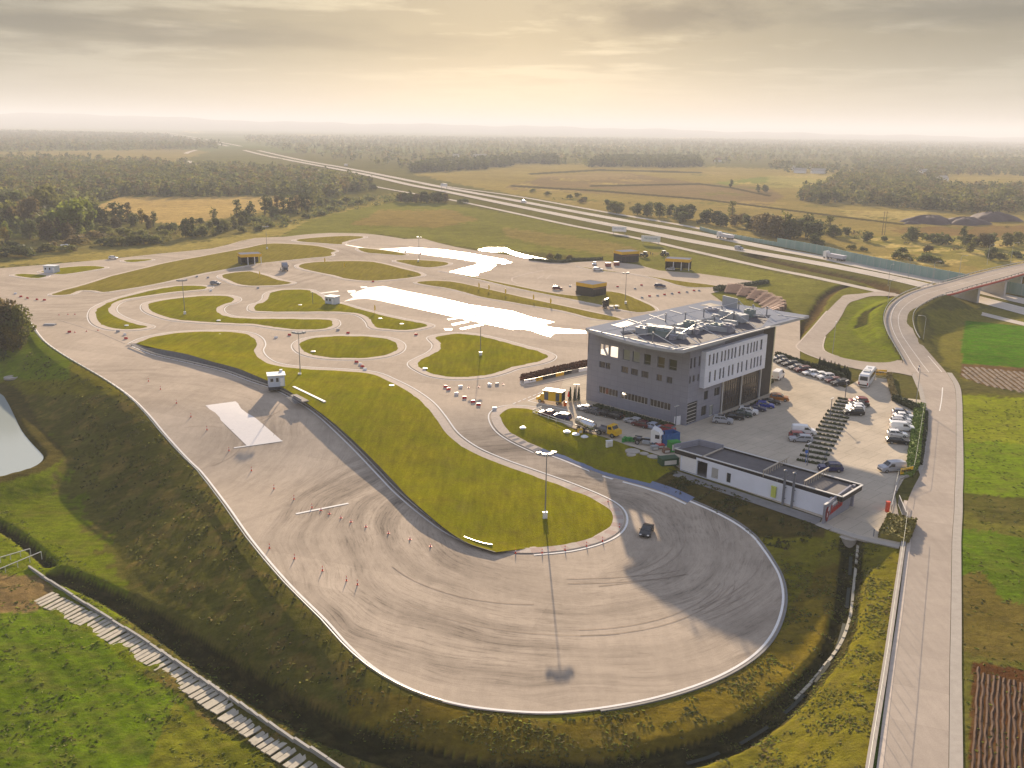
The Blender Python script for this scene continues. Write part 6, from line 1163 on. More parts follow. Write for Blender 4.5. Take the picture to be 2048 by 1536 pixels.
# long green hedges at the right side of the car park
def longhedge(pts, w, h, lb, seed, m=None, dens=60, cat='hedge'):
    pl = [np.array(P2(x, y)) for x, y in pts]; o0 = pl[0]; q = MB(); V = []; Fq = []; r_ = np.random.default_rng(seed)
    for a, c in zip(pl, pl[1:]):
        d = c-a; L = np.linalg.norm(d); an = math.atan2(d[1], d[0]); m_ = (a+c)/2-o0; q.box((m_[0], m_[1], h*.43), (L, w-.2, h*.86), an); n_ = int(L*dens); nn = np.array([d[1], -d[0]])/L
        for j in range(n_):
            t = r_.random(); s = r_.integers(0, 3); off = (r_.random()-.5)*w if s == 0 else (w/2 if s == 1 else -w/2); z = h*(.97+.1*r_.random()) if s == 0 else r_.random()*h; p2 = a+d*t+nn*off-o0; p = np.array([p2[0], p2[1], z])+r_.normal(size=3)*.07
            u = r_.normal(size=3); u /= np.linalg.norm(u); v = np.cross(u, r_.normal(size=3)); v /= np.linalg.norm(v)+1e-9; u *= .17; v *= .17; k = len(V); V += [p-u-v, p+u-v, p+u+v, p-u+v]; Fq.append((k, k+1, k+2, k+3))
    q.add(V, Fq); o = q.build('hedge', m or M_HEDGE); o.location = (*o0, 0); tag(o, lb, cat); return o
M_HG = mat('bright_hedge', (.15,.21,.03), .9, var=.35, vscale=1.5); 
longhedge([(1840,812),(1833,870),(1826,930),(1812,952)], 2.0, .8, 'long bright green hedge between the right-hand car row and the road', 5, M_HG); longhedge([(1788,800),(1834,822)], 1.6, 1.3, 'dark green hedge closing the small green above the right-hand car row', 6); longhedge([(1851,826),(1846,880),(1838,930)], .7, .5, 'low dark hedge outside the fence line beside the road pavement', 7)
longhedge([(1804,1042),(1795,1062),(1786,1082)], 4.2, 1.0, 'yellow-green bushes beside the gate at the bottom of the car park', 8, mat('yellow_bush', (.19,.16,.03), .9, var=.45, vscale=1.2), 90); longhedge([(1778,752),(1782,775),(1790,797)], .9, 1.0, 'yellowish hedge along the edge of the small green by the coach', 9, mat('yellow_hedge', (.28,.22,.08), .9, var=.4, vscale=1.5))
longhedge([(1190,815),(1240,829),(1300,845),(1345,857)], 1.5, .8, 'dark planting strip at the foot of the grey office wall', 10); longhedge([(1440,842),(1487,824)], 1.4, .6, 'dark shrubs below the left part of the glass facade', 11); longhedge([(1497,820),(1522,806)], 1.4, .6, 'dark shrubs below the right part of the glass facade', 12); longhedge([(1523,774),(1541,764)], 1.6, .8, 'dark shrubs below the bronze glass corner', 13)
longhedge([(1553,712),(1600,729),(1640,741),(1688,757)], 1.1, 1.2, 'long dark hedge behind the row of parked cars', 14); 
longhedge([(1150,520.5),(1124,525),(1099,524.5),(1060,520)], 2.2, 1.0, 'grey-green low hedge curving along the far edge of the track', 15, mat('greygreen_hedge', (.10,.11,.06), .9, var=.3)); longhedge([(1204,519),(1170,520.5),(1150,520.5)], 2.2, 1.0, 'grey-green low hedge between the pool and the far apron', 16, mat('greygreen_hedge', (.10,.11,.06))); longhedge([(1466,575),(1500,571),(1534,565.5)], 2.5, 1.2, 'grey-green low hedge running right from the grandstand', 17, mat('greygreen_hedge', (.10,.11,.06))); longhedge([(1433,582),(1447,577)], 3, 1.4, 'short dark hedge at the left corner of the grandstand', 18)
# brown planted divider with banners
dv = [(1180,735),(1150,742),(1120,748),(1085,757),(1055,764),(1046,767)]
longhedge([(x, y-5) for x, y in dv], 2.0, 1.3, 'red-brown hedge on the divider left of the office', 19, mat('russet_leaves', (.13,.05,.025), .9, var=.45, vscale=1.3), 120)
dl = [np.array(P2(x, y)) for x, y in [(1178,741),(1150,746.5),(1120,752.5),(1085,760.5),(1060,766),(1048,768)]]; bt = empty('banner_fence', (*dl[0], LZ), 0, 'white and yellow sponsor banners along the near side of the brown hedge', 'banner'); cols_ = [M_WHITEP, M_CONCD, M_BLACK, M_YEL, M_BLACK, M_YEL, M_WHITEP, M_WHITEP, M_WHITEP]
tot_ = 0; pl9 = spline(dl, False, 4); mk = len(pl9)-1
for i in range(mk):
    a, c = pl9[i]-dl[0], pl9[i+1]-dl[0]; d = c-a; q = MB(); q.box(((a[0]+c[0])/2, (a[1]+c[1])/2, .55), (np.linalg.norm(d), .1, .95), math.atan2(d[1], d[0])); q.build('banner', cols_[int(i/mk*9)], bt)
    if i in (11, 13, 15):
        q = MB(); an = math.atan2(d[1], d[0]); 
        for j, w_ in enumerate((.25, .9, .3)): q.box(((a[0]+c[0])/2+math.cos(an)*(j-1)*.75+math.sin(an)*-.0, (a[1]+c[1])/2+math.sin(an)*(j-1)*.75, .6), (w_*.8, .14, .22), an)
        q.build('banner_mark', M_TRIM, bt)
struct('kerb', strip(spline(W([(1178,749),(1140,757),(1090,767),(1058,772),(1042,768),(1044,762),(1056,757)]), False, 4), -.25, .25, .1, 'kerb', M_KERB, False, thick=.1))
# cypresses
def cypress(h, w, seed):
    r_ = np.random.default_rng(seed); q = MB(); q.tube((0, 0, 0), (0, 0, h*.8), .05, .02, n=5); V = []; Fq = []
    for j in range(150):
        z = r_.random()**.8*h; rad = w*(1-z/h)**.7*(.6+.4*r_.random())*.5+.02; a_ = r_.random()*6.283; p = np.array([rad*math.cos(a_), rad*math.sin(a_), z+.1]); u = np.array([-math.sin(a_), math.cos(a_), 0])*.13; v = np.array([math.cos(a_)*.05, math.sin(a_)*.05, .2]); k = len(V); V += [p-u-v, p+u-v, p+v*1.3]; Fq.append((k, k+1, k+2))
    q.add(V, Fq); return q.mesh('cypress', mat('cypress_green', (.03,.05,.02), .9, var=.3, vscale=3))
CY = [cypress(2.1, .9, s) for s in (1, 2)]
for i in range(26):
    f_ = i/25; x = 1640+f_*62; y = 743+f_*22+(4 if f_ > .9 else 0); o = link('cypress', CY[i % 2]); o.location = at(x-2, y-9+f_*-1, 0); o.scale = (1, 1, random.uniform(.8, 1.25)); tag(o, 'small conical cypress in the clipped row behind the parked cars and beside the coach', 'cypress', 'cypresses along the car park hedge')
for x, y, lb, c in [(1140,803,'dark conical bush with a red parasol beside it',0),(1149,803,'dark conical bush left of the lamp post',0),(1157,802,'dark conical bush right of the lamp post',0)]:
    o = link('cypress', CY[0]); o.location = at(x, y, 0); o.scale = (1.1, 1.1, 1.5); tag(o, lb, 'cypress')
t = empty('parasol', at(1137,803,0), 0, 'closed red parasol beside the conical bushes', 'parasol'); q = MB(); q.tube((0, 0, 0), (0, 0, 2.6), .04); q.build('pole', M_TRIM, t); q = MB(); q.lathe([(.28, 1.2), (.32, 1.5), (.05, 2.6)], n=9); q.build('canopy', M_REDP, t)
q = MB(); q.lathe([(.35, 0), (.42, .95), (.44, 1.0)], n=12); o = q.build('bin', mat('orange_plastic', (.75,.14,.01), .4)); o.location = at(1130,812,LZ); tag(o, 'orange-red bin near the gateway shrubs', 'bin')
# post and rail fences
def railfence(pts, h, lb, m, every=2.2, rails=(.95,), pr=.05, zoff=.0, name='railing', cat='railing', mesh_=False):
    pl = [np.array(G(x, y)[:2] if mesh_ == 'g' else P2(x, y)) for x, y in pts]; o0 = pl[0]; z0 = TZ(*o0)+.1 if mesh_ == 'g' else Bz(o0); t = empty(name, (*o0, z0), 0, lb, cat); q = MB(); zf = (lambda p: TZ(*p)+.1) if mesh_ == 'g' else Bz
    for a, c in zip(pl, pl[1:]):
        za, zc2 = zf(a)-z0, zf(c)-z0
        for rh in rails: q.tube((a[0]-o0[0], a[1]-o0[1], za+rh*h), (c[0]-o0[0], c[1]-o0[1], zc2+rh*h), pr, n=5)
    q.build('rail', m, t); pm = MB(); pm.tube((0, 0, -.3), (0, 0, h), pr*1.1, n=5); pm = pm.mesh('post', m); tot = sum(np.linalg.norm(c-a) for a, c in zip(pl, pl[1:])); every = max(every, tot/95)
    for a, c in zip(pl, pl[1:]):
        L = np.linalg.norm(c-a); n_ = max(1, int(L/every))
        for j in range(n_): p = a+(c-a)*j/n_; o = link('post', pm, t); o.location = (p[0]-o0[0], p[1]-o0[1], zf(p)-z0)
    return t
railfence([(1083,822),(1066,829),(1112,846),(1142,855)], 1.1, 'pale steel railing around the two cars on the grass tongue', M_FRAME, rails=(1, .5), pr=.07); railfence([(1090,829),(1075,823)], 1.1, 'short pale railing end at the left of the two cars', M_FRAME, rails=(1,), pr=.06)
# perimeter fence beside the road, on a concrete footing
fpt = [(1812,1047),(1806,1092),(1790,1200),(1781,1262),(1772,1325),(1760,1400),(1742,1510),(1725,1620)]
railfence(fpt, 2.3, 'tall thin mesh fence along the left side of the long road', mat('fence_steel', (.25,.27,.27), .5, .4), every=2.6, rails=(1.,), pr=.022, name='mesh_fence', cat='fence')
struct('fence_footing', strip(spline(W(fpt), False, 4), -.35, .35, .35, 'fence_footing', M_CONC, False, thick=.8))
railfence([(1847,822),(1838,880),(1829,935),(1826,950),(1795,962),(1790,985)], 2.0, 'mesh fence between the green hedge and the road pavement', mat('fence_steel', (.25,.27,.27)), every=2.6, rails=(1.,), pr=.02, name='mesh_fence', cat='fence')
struct('fence_footing', strip(spline(W([(1847,822),(1838,880),(1829,935),(1826,948)]), False, 3)+spline(W([(1825,950),(1797,960),(1792,985)]), False, 2), -.22, .22, .3, 'fence_footing', M_CONC, False, thick=.4))
def gate(x0, y0, x1, y1, h, lb, m=None):
    a, c = P2(x0, y0), P2(x1, y1); d = c-a; L = np.linalg.norm(d); t = empty('gate', (*a, LZ), math.atan2(d[1], d[0]), lb, 'gate'); q = MB(); [q.box((L/2, 0, z), (L, .08, .08)) for z in (.15, h)]; q.build('frame', m or M_FRAME, t); q = MB(); n_ = int(L/.3); [q.box((L*i/n_, 0, h/2+.07), (.04, .04, h-.1)) for i in range(n_+1)]; q.build('bars', M_STEEL, t); return t
gate(1790,990,1781,1030,1.8,'sliding steel gate at the road entrance of the car park'); gate(1734,750,1772,757,1.6,'steel gate behind the coach'); gate(1796,1010,1810,1045,1.8,'second leaf of the fence between the entrance and the yellow bushes')
q = MB(); q.box((0, 0, .9), (.55, .55, 1.8)); q.box((0, 0, 1.85), (.65, .65, .1)); o = q.build('barrier_pillar', mat('signal_red', (.62,.06,.02), .4)); o.location = at(1774,1024,LZ); tag(o, 'bright red barrier pillar at the car park entrance', 'pillar')
for x, y, lb in ((1773,1069,'thin bollard at the bottom right of the car park'),(1747,1073,'short dark bollard with white top by the bottom kerb')): q = MB(); q.lathe([(.08, 0), (.08, 1.2), (.03, 1.3)], n=8); o = q.build('bollard', M_STEEL); o.location = at(x, y, LZ); tag(o, lb, 'bollard')
def banner(x, y, rz, w, h, lb, z=.3):
    t = empty('banner', at(x, y, LZ), rz, lb, 'banner'); q = MB(); q.box((0, 0, z+h/2), (w, .06, h)); s_ = q.build('sheet', mat('banner_yellow', (.85,.50,.01), .5), t); q = MB(); xx = -w*.36
    for k, wl in enumerate((.22, .18, .2, .2, .18, .16, .2, .2)): q.box((xx+k*w*.092, -.04, z+h*.5), (w*.065, .02, h*(.42 if k in (0, 5) else .3))); 
    q.build('lettering', M_TRIM, s_); q = MB(); [q.box((sx*w/2, 0, (z+h)/2), (.08, .08, z+h)) for sx in (-1, 1)]; q.build('post', M_STEEL, t); return t
banner(1812,950,R(22),3.2,1.2,'yellow banner with dark lettering beside the camper van at the gate'); banner(1757,752,R(-4),4.0,1.4,'orange-yellow banner on the gate to the right of the coach',.3)
def board(x, y, rz, w, h, lb, zb=1.5):
    t = empty('billboard', at(x, y, 0), rz, lb, 'billboard'); q = MB(); q.box((0, 0, zb+h/2), (w, .2, h)); q.build('panel', M_WHITEP, t); q = MB(); [q.box((sx*w*.4, .1, zb/2+.5), (.2, .2, zb+1)) for sx in (-1, 1)]; q.build('leg', M_STEEL, t); q = MB(); q.box((0, -.12, zb+h*.55), (w*.7, .04, h*.3)); q.build('faded_print', mat('faded_print', (.55,.58,.62), .6, var=.3, vscale=1), t)
board(1238,468,R(-20),9,3.2,'pale billboard beside the service road, left of two'); board(1301,489,R(-25),11,3.4,'pale billboard beside the service road, right of two'); board(888,381,R(-30),8,3,'dark-backed board between the motorway carriageways in the haze', 4)
q = MB(); q.tube((0, 0, 0), (0, 0, 2.6), .05); q.box((0, -.05, 2.3), (.6, .05, .6)); o = q.build('parking_sign', mat('blue_sign', (.05,.15,.5), .4)); o.location = at(1611,926,LZ); tag(o, 'small blue parking sign among the near hedge blocks', 'sign')
q = MB(); q.box((0, 0, 1.1), (1.7, .12, 2.0)); o = q.build('info_board', M_WHITEP); o.location = at(1354,851,LZ); o.rotation_euler = (0, 0, .5); tag(o, 'white board at the corner of the grey office wall', 'sign')
for x, y, w_, h_, lb in [(1697,1077,1.6,1.5,'pale concrete inlet at the top of the water ditch')]: q = MB(); q.lathe([(1.3, -1.2), (1.3, .2), (1.5, .25), (1.5, .35)], n=14); o = q.build('inlet_shaft', M_CONC); p = G(x, y); o.location = tuple(p); tag(o, lb, 'shaft')
for i, (x, y, rr2, lb) in enumerate([(1258,878,1.5,'large white concrete ring stacked on another beside the garage'),(1256,892,1.0,'smaller white concrete ring below the large one'),(1286,894,.9,'white concrete cover with a post on it'),(1305,902,1.1,'flat concrete disc in the grass left of the green tank'),(1134,867,.8,'white manhole cover, left of three on the grass tongue'),(1152,872,.8,'white manhole cover, middle of three on the grass tongue'),(1169,877,.8,'white manhole cover, right of three on the grass tongue'),(1046,859,.7,'small white dome near the left of the grass tongue')]):
    if i < 4: x, y = [(1265,906),(1263,913),(1288,911),(1305,917)][i]
    q = MB(); q.lathe([(rr2, 0), (rr2, .35), (rr2*.6, .4), (rr2*.55, .55 if i > 3 else .42)], n=16); o = q.build('manhole_ring', M_CONC if i < 4 else M_WHITEP); o.location = (*P2(x, y), TZ(*P2(x, y))+.25); tag(o, lb, 'manhole')
def greybox(x, y, w, d, h, m, lb, nm='cabinet', rz=.3, onG=True):
    p = P0(x, y); t = empty(nm, (p[0], p[1], p[2]+.15), rz, lb, nm.replace('_', ' ')); q = MB(); q.box((0, 0, h/2), (w, d, h)); q.build('body', m, t); q = MB(); q.box((0, 0, h+.04), (w+.12, d+.12, .1)); q.build('lid', m, t); q = MB(); q.box((0, -d/2-.02, h*.5), (w*.7, .04, h*.6)); q.build('door', M_FRAME if m != M_FRAME else M_WHITEP, t); return t
greybox(1218,897,1.3,.5,1.5,M_WHITEP,'white switch cabinet on the grass below the yellow truck'); greybox(1160,868,1.0,.6,.9,M_YEL,'small yellow cabinet among the white manhole covers'); greybox(1336,930,3.6,2.0,1.4,mat('dark_green_steel', (.02,.07,.03), .5),'dark green tank box at the left end of the garage','tank_box'); greybox(1347,903,2.2,1.6,2.0,mat('bright_green_steel', (.03,.25,.04), .5),'bright green machine beside the blue container','machine')
q = MB(); [q.box((i*.5, (i % 2)*.4, .4+.1*(i % 3)), (.5, .8, .8+.2*(i % 2)), .2*i) for i in range(5)]; o = q.build('green_implement', mat('bright_green_steel', (.03,.25,.04), .5)); o.location = at(1246,884,LZ); tag(o, 'green farm implement between the yellow truck and the white lorry cab', 'implement')
for i, (x, y) in enumerate([(1320,897),(1309,900),(1332,906)]): greybox(x, y, 1.4, 1.0, .7, (M_REDP, M_BG_, mat('brown_crate', (.2,.1,.06), .7))[i], ['reddish crate on the ground by the garage left end', 'grey crate in front of the blue container', 'brown crate between garage end and blue container'][i], 'crate')
# flat bar in the grass, platform with lattice ramp beside the cabin
q = MB(); a, c = P0(587,775,1.2), P0(650,806,1.2); d = c-a; q.box((0, 0, .2), (np.linalg.norm(d[:2]), .6, .3)); o = q.build('white_beam', M_WHITEP); o.location = tuple((a+c)/2); o.rotation_euler = (0, 0, math.atan2(d[1], d[0])); tag(o, 'long white beam lying on the grass right of the white cabin', 'beam')
pz = P0(594,798,1.5); t = empty('platform', tuple(pz), dirpx(575,785,612,805), 'concrete platform with grey lattice steps below the white cabin', 'platform'); q = MB(); q.box((0, .6, .1), (6.5, 1.6, .25)); q.build('slab', M_CONC, t); q = MB(); [q.box((-1.6+i*.5, -.9, .2-.05*i), (.12, 1.8, .1)) for i in range(9)]; q.box((.4, -.1, .35), (4.2, .1, .5)); q.build('lattice', M_STEEL, t)
# small white cover plates in the islands
for i, (x, y, lb) in enumerate([(339,683,'white cover plate, upper left in the big lower island'),(364,689,'white cover plate beside the upper left one in the big lower island'),(425,682,'white cover plate near the top of the big lower island'),(412,711,'wide white cover plate near the stone bank'),(641,793,'white cover plate near the white beam'),(783,771,'white cover plate at the right side of the big lower island'),(626,703,'white cover plate on the round island left side'),(850,737,'white cover plate on the teardrop island lower left'),(437,641,'white cover plate on the left serpentine island'),(253,651,'white cover plate on the crescent island'),(438,669,'white cover plate on the top edge of the big lower island'),(803,648,'white cover plate on the strip below the wet area'),(760,637,'white cover plate near the yellow flag strip'),(600,610,'white cover plate left of the cabin by the wet strip'),(806,882,'small white cover in the middle of the big lower island')]):
    q = MB(); q.lathe([(.7, 0), (.7, .15), (.55, .2)], n=10); o = q.build('cover_plate', M_WHITEP); p = P0(x, y, .3); o.location = (p[0], p[1], p[2]-.05); tag(o, lb, 'cover plate')
# ------------------------------------------------------------------ people
def person(x, y, h, top, lb, rz=0, z=0):
    sk = {'pel': (0, 0, .52), 'ch': (0, 0, .74), 'nk': (0, 0, .845), 'hd': (0, .01, .93), 'kL': (.05, .02, .28), 'fL': (.06, -.02, .02), 'kR': (-.05, .03, .28), 'fR': (-.06, .0, .02), 'sL': (.11, 0, .8), 'eL': (.15, 0, .63), 'hL': (.15, .05, .47), 'sR': (-.11, 0, .8), 'eR': (-.15, 0, .63), 'hR': (-.15, .05, .47)}
    ks = list(sk); E_ = [('pel', 'ch'), ('ch', 'nk'), ('nk', 'hd'), ('pel', 'kL'), ('kL', 'fL'), ('pel', 'kR'), ('kR', 'fR'), ('ch', 'sL'), ('sL', 'eL'), ('eL', 'hL'), ('ch', 'sR'), ('sR', 'eR'), ('eR', 'hR')]
    rd = {'pel': .075, 'ch': .085, 'nk': .03, 'hd': .06, 'kL': .04, 'fL': .03, 'kR': .04, 'fR': .03, 'sL': .035, 'eL': .026, 'hL': .02, 'sR': .035, 'eR': .026, 'hR': .02}
    me = bpy.data.meshes.new('body'); me.from_pydata([tuple(c*h for c in sk[k]) for k in ks], [(ks.index(a), ks.index(c)) for a, c in E_], []); o = bpy.data.objects.new('person', me); COL.objects.link(o); md = o.modifiers.new('skin', 'SKIN')
    for i, k in enumerate(ks): me.skin_vertices[0].data[i].radius = (rd[k]*h, rd[k]*h)
    me.skin_vertices[0].data[0].use_root = True; o.modifiers.new('sub', 'SUBSURF').levels = 1; me.materials.append(mat('clothes_'+top, PC[top], .8)); o.location = at(x, y, z); o.rotation_euler = (0, 0, rz); tag(o, lb, 'person'); return o
person(1152,589,1.75,'black','person in black standing at the left side of the middle shelter'); person(1301,510,1.75,'black','person in dark clothes between the two tractors, left one'); person(1305,511,1.7,'grey','person in grey clothes between the two tractors, right one'); person(1205,519,1.7,'black','person in dark clothes at the corner of the far apron'); person(1837,742,1.75,'navy','person in dark blue walking at the road junction')
# ------------------------------------------------------------------ low ground: slabs, channel, water
def gpl(pts, n=4): return spline([G(x, y)[:2] for x, y in pts], False, n)
cm_ = gpl([(88,1196),(180,1243),(280,1300),(380,1366),(480,1437),(565,1498),(640,1552),(700,1600)], 6); q = MB(); s_ = 0; nx = 0
for i in range(len(cm_)-1):
    L = np.linalg.norm(cm_[i+1]-cm_[i]); d = (cm_[i+1]-cm_[i])/L
    while nx < s_+L:
        m_ = cm_[i]+d*(nx-s_)+rng.normal(size=2)*.06; W_ = 3.5+random.uniform(-.15, .15); q.box((m_[0], m_[1], TZ(*m_)+.08), (W_, .7, .14), math.atan2(d[1], d[0])+R(90+random.uniform(-3, 3)+8)); nx += 1.0+random.uniform(-.05, .05)
    s_ += L
struct('path', q.build('path', mat('old_concrete_slab', (.40,.36,.28), .85, var=.28, vscale=.9)), 'track of laid concrete slabs across the lower field')
wl = gpl([(58,1136),(100,1165),(200,1228),(300,1293),(400,1360),(480,1412),(560,1465),(690,1545)])
q = MB(); o0 = wl[0]
for i in range(len(wl)-1):
    a, c = wl[i], wl[i+1]; d = c-a; m_ = (a+c)/2; L = np.linalg.norm(d); zz = (TZ(*a)+TZ(*c))/2; q.box((m_[0], m_[1], max(zz, -12)+.15+(i % 3)*.05), (L*.97, .32, .6), math.atan2(d[1], d[0]))
o = q.build('concrete_wall', mat('pale_concrete_wall', (.30,.29,.27), .8, var=.12)); tag(o, 'low stepped concrete wall running beside the slab track', 'wall')
pz_ = G(0,1150); 
for pts in ([(-40,1138),(62,1113)], [(-40,1166),(85,1126)]):
    a, c = G(*pts[0]), G(*pts[1]); q = MB(); zz = max(a[2], c[2])+1.0; q.tube((a[0], a[1], zz), (c[0], c[1], zz), .08, n=6); [q.tube((a[0]+(c[0]-a[0])*t, a[1]+(c[1]-a[1])*t, zz-1.4), (a[0]+(c[0]-a[0])*t, a[1]+(c[1]-a[1])*t, zz), .06, n=5) for t in np.linspace(0, 1, 6)]; o = q.build('footbridge_railing', M_FRAME); tag(o, 'far railing of the small crossing at the lower left edge' if pts[0][1] < 1150 else 'near railing of the small crossing at the lower left edge', 'railing')
struct('pond', flat([tuple(p) for p in PONDS], PZ, 'pond', wet('pond_water', .12, (.36,.40,.37), .8, .01)) )
for v_ in bpy.data.objects['pond'].data.vertices: v_.co.z = PZ
# water in the ditch
dw = DITCH[0][0][:44]; q = MB(); A = offset(dw, -.28, False); Bq = offset(dw, .2, False)
for i in range(len(dw)-1):
    if (i*7) % 5 in (0, 2): continue
    za = TZ(*dw[i])+.22; zb_ = TZ(*dw[i+1])+.22; q.quad((*A[i], za), (*A[i+1], zb_), (*Bq[i+1], zb_), (*Bq[i], za))
struct('ditch_water', q.build('ditch_water', mat('dark_ditch_water', (.04,.045,.035), .6, spec=.1)))
ce = gpl([(1716,1088),(1712,1130),(1706,1185),(1700,1235),(1680,1290),(1648,1335),(1612,1378),(1590,1400)]); q = MB(); 
for a, c in zip(ce, ce[1:]): d = c-a; m_ = (a+c)/2; q.box((m_[0], m_[1], TZ(*m_)+.05), (np.linalg.norm(d)*1.02, .4, .3), math.atan2(d[1], d[0]))
struct('ditch_edging', q.build('ditch_edging', mat('old_concrete_slab', (.40,.36,.28))))
p = G(23,757); q = MB(); q.lathe([(1.9, 0), (1.9, .5), (1.5, .52), (1.4, .3)], n=18); o = q.build('well_ring', M_CONC); o.location = tuple(p); tag(o, 'round concrete well ring on the grass above the pond', 'well')
q = MB(); q.box((0, 0, .2), (5, 1.6, .4)); q.box((1, 0, .55), (2, 1.2, .4)); o = q.build('white_sheeting', M_WHITEP); o.location = at(131,491,0); tag(o, 'small white pile among the shrubs at the upper left', 'pile')
# earth piles
for i, (c, r_, h_, w_) in enumerate(MOUNDS):
    q = MB(); V = []; n_ = 26; rings = 9; sc = 1.0
    for k in range(rings+1):
        f_ = k/rings
        for j in range(n_):
            a_ = 6.283*j/n_; rr3 = r_*.85*(1-f_)*(1+.22*math.sin(a_*3+i)+.06*math.sin(a_*7)); V.append((rr3*math.cos(a_)*1.35, rr3*math.sin(a_), h_*1.2*(1-(1-f_)**2.2)*(1+.10*math.sin(a_*5+k))-.2))
    Fq = [(k*n_+j, k*n_+(j+1) % n_, (k+1)*n_+(j+1) % n_, (k+1)*n_+j) for k in range(rings) for j in range(n_)]; q.add(V, Fq); o = q.build('earth_pile', mat('dark_earth', (.085,.06,.06), .95, var=.35, vscale=.2, bump=.3, bscale=.6), None, True); o.location = (*c, 0); tag(o, ['dark earth pile, left one of the large group beyond the motorway', 'dark earth pile in the middle of the group beyond the motorway', 'dark earth pile, right one of the large group beyond the motorway', 'small dark earth pile left of the large ones'][i], 'earth pile')
# pylons / twin pole
for x, lb in ((1764, 'left wooden pole of the thin pair beyond the motorway'), (1769, 'right wooden pole of the thin pair beyond the motorway')): q = MB(); q.tube((0, 0, 0), (0, 0, 15), .22, .15, n=6); q.box((0, 0, 14), (2.4, .15, .15)); o = q.build('power_pole', mat('pole_wood', (.18,.14,.10), .8)); o.location = at(x, 470, 0); tag(o, lb, 'power pole')
# farmhouses in the haze
M_RTILE = mat('brown_tiles', (.22,.11,.08), .8, var=.1)
for i, (x, y, w_, lb) in enumerate([(1592,341,14,'small white house far off in the hazy village, left one'),(1628,338,16,'white house with long roof in the hazy village, middle left'),(1600,346,18,'low pale farm building before the hazy village'),(1636,347,22,'long pale barn before the hazy village'),(1838,340,12,'red-roofed house half hidden in trees at the right'),(1846,348,16,'pale house below the red-roofed one at the right'),(1872,366,16,'white house at the edge of the right-hand wood'),(1885,363,12,'small white house right of the one at the wood edge'),(960,316,30,'glinting long roof far away in the central haze'),(912,316,12,'tiny glinting roof left of the long one in the haze'),(1436,324,14,'pale house in the far central haze')]):
    t = empty('house', at(x, y, 0), random.uniform(-.5, .5), lb, 'house', 'houses in the far haze'); q = MB(); q.box((0, 0, 2.2), (w_, 9, 4.4)); q.build('wall', M_WHITEP, t); q = MB(); hw = w_/2+.5; q.add([(-hw, -5, 4.3), (hw, -5, 4.3), (hw, 5, 4.3), (-hw, 5, 4.3), (-hw, 0, 8), (hw, 0, 8)], [(0, 1, 5, 4), (2, 3, 4, 5), (1, 2, 5), (3, 0, 4), (3, 2, 1, 0)]); q.build('roof', M_RTILE if i in (4, 1, 10) else M_CONC, t)
# ================================================================== VEGETATION
def leafmat(name, c1, c2):
    a = NT(name); oi = a.n('ShaderNodeObjectInfo'); gm = a.n('ShaderNodeNewGeometry'); tc = a.n('ShaderNodeTexCoord')
    n_ = a.rng(a.noise(tc.outputs['Object'], .55, 4, .7), .35, .65, 0, 1); c = a.mix(n_, c1, c2); c = a.mix(a.rng(a.noise(tc.outputs['Object'], .075, 5, .7), .45, .68, 0, .75), c, (.15,.15,.035)); c = a.mix(a.rng(a.noise(tc.outputs['Object'], .11, 3, .6), .55, .65, 0, .6), c, (.035,.055,.03)); v = a.n('ShaderNodeVectorMath', operation='SCALE'); a.l(c, v.inputs[0]); a.l(a.math('MULTIPLY', a.rng(oi.outputs['Random'], 0, 1, .75, 1.25), a.rng(gm.outputs['Random Per Island'], 0, 1, .7, 1.35)), v.inputs['Scale'])
    a.l(v.outputs['Vector'], a.b.inputs['Base Color']); a.b.inputs['Roughness'].default_value = .8; a.b.inputs['Specular IOR Level'].default_value = .2
    tr = a.n('ShaderNodeBsdfTranslucent'); a.l(v.outputs['Vector'], tr.inputs['Color']); ms = a.n('ShaderNodeMixShader'); ms.inputs[0].default_value = .45; a.l(a.b.outputs[0], ms.inputs[1]); a.l(tr.outputs[0], ms.inputs[2]); a.l(ms.outputs[0], a.t.nodes['Material Output'].inputs['Surface']); return a.m
LM = {'dark': leafmat('dark_foliage', (.055,.07,.028), (.10,.115,.04)), 'olive': leafmat('olive_foliage', (.10,.11,.03), (.17,.165,.045)), 'bright': leafmat('bright_foliage', (.12,.16,.025), (.20,.22,.04)), 'brown': leafmat('brown_foliage', (.10,.08,.04), (.16,.12,.05)), 'pine': leafmat('pine_foliage', (.05,.065,.03), (.08,.095,.042)), 'lush': leafmat('lush_grass', (.03,.055,.006), (.065,.095,.01)), 'gold': leafmat('golden_foliage', (.16,.13,.02), (.24,.17,.03))}
M_BARK = mat('bark', (.10,.075,.05), .9, var=.3)
def crown_pts(kind, r_):
    """clump centres and radii in a unit tree (height 1)"""
    out = []
    if kind == 'round':
        for i in range(26): a = r_.random()*6.283; z = .12+.74*r_.random(); R_ = .27*math.sqrt(max(.1, 1-((z-.48)/.46)**2))*(.4+.6*r_.random()); out.append((R_*math.cos(a), R_*math.sin(a), z, .12+.08*r_.random()))
    elif kind == 'tall':
        for i in range(22): a = r_.random()*6.283; z = .06+.86*r_.random(); R_ = .14*(1-abs(z-.5)*.9)*(.4+.8*r_.random()); out.append((R_*math.cos(a), R_*math.sin(a), z, .085+.06*r_.random()))
    elif kind == 'pine':
        for i in range(24): a = r_.random()*6.283; z = .15+.8*r_.random(); R_ = .27*(1-z)*(.5+.6*r_.random()); out.append((R_*math.cos(a), R_*math.sin(a), z, .07+.07*(1-z)))
    elif kind == 'bush':
        for i in range(22): a = r_.random()*6.283; z = .15+.6*r_.random(); R_ = .75*math.sqrt(max(.02, 1-(z/.95)**2))*r_.random()**.6; out.append((R_*math.cos(a), R_*math.sin(a), z, .2+.12*r_.random()))
    return out
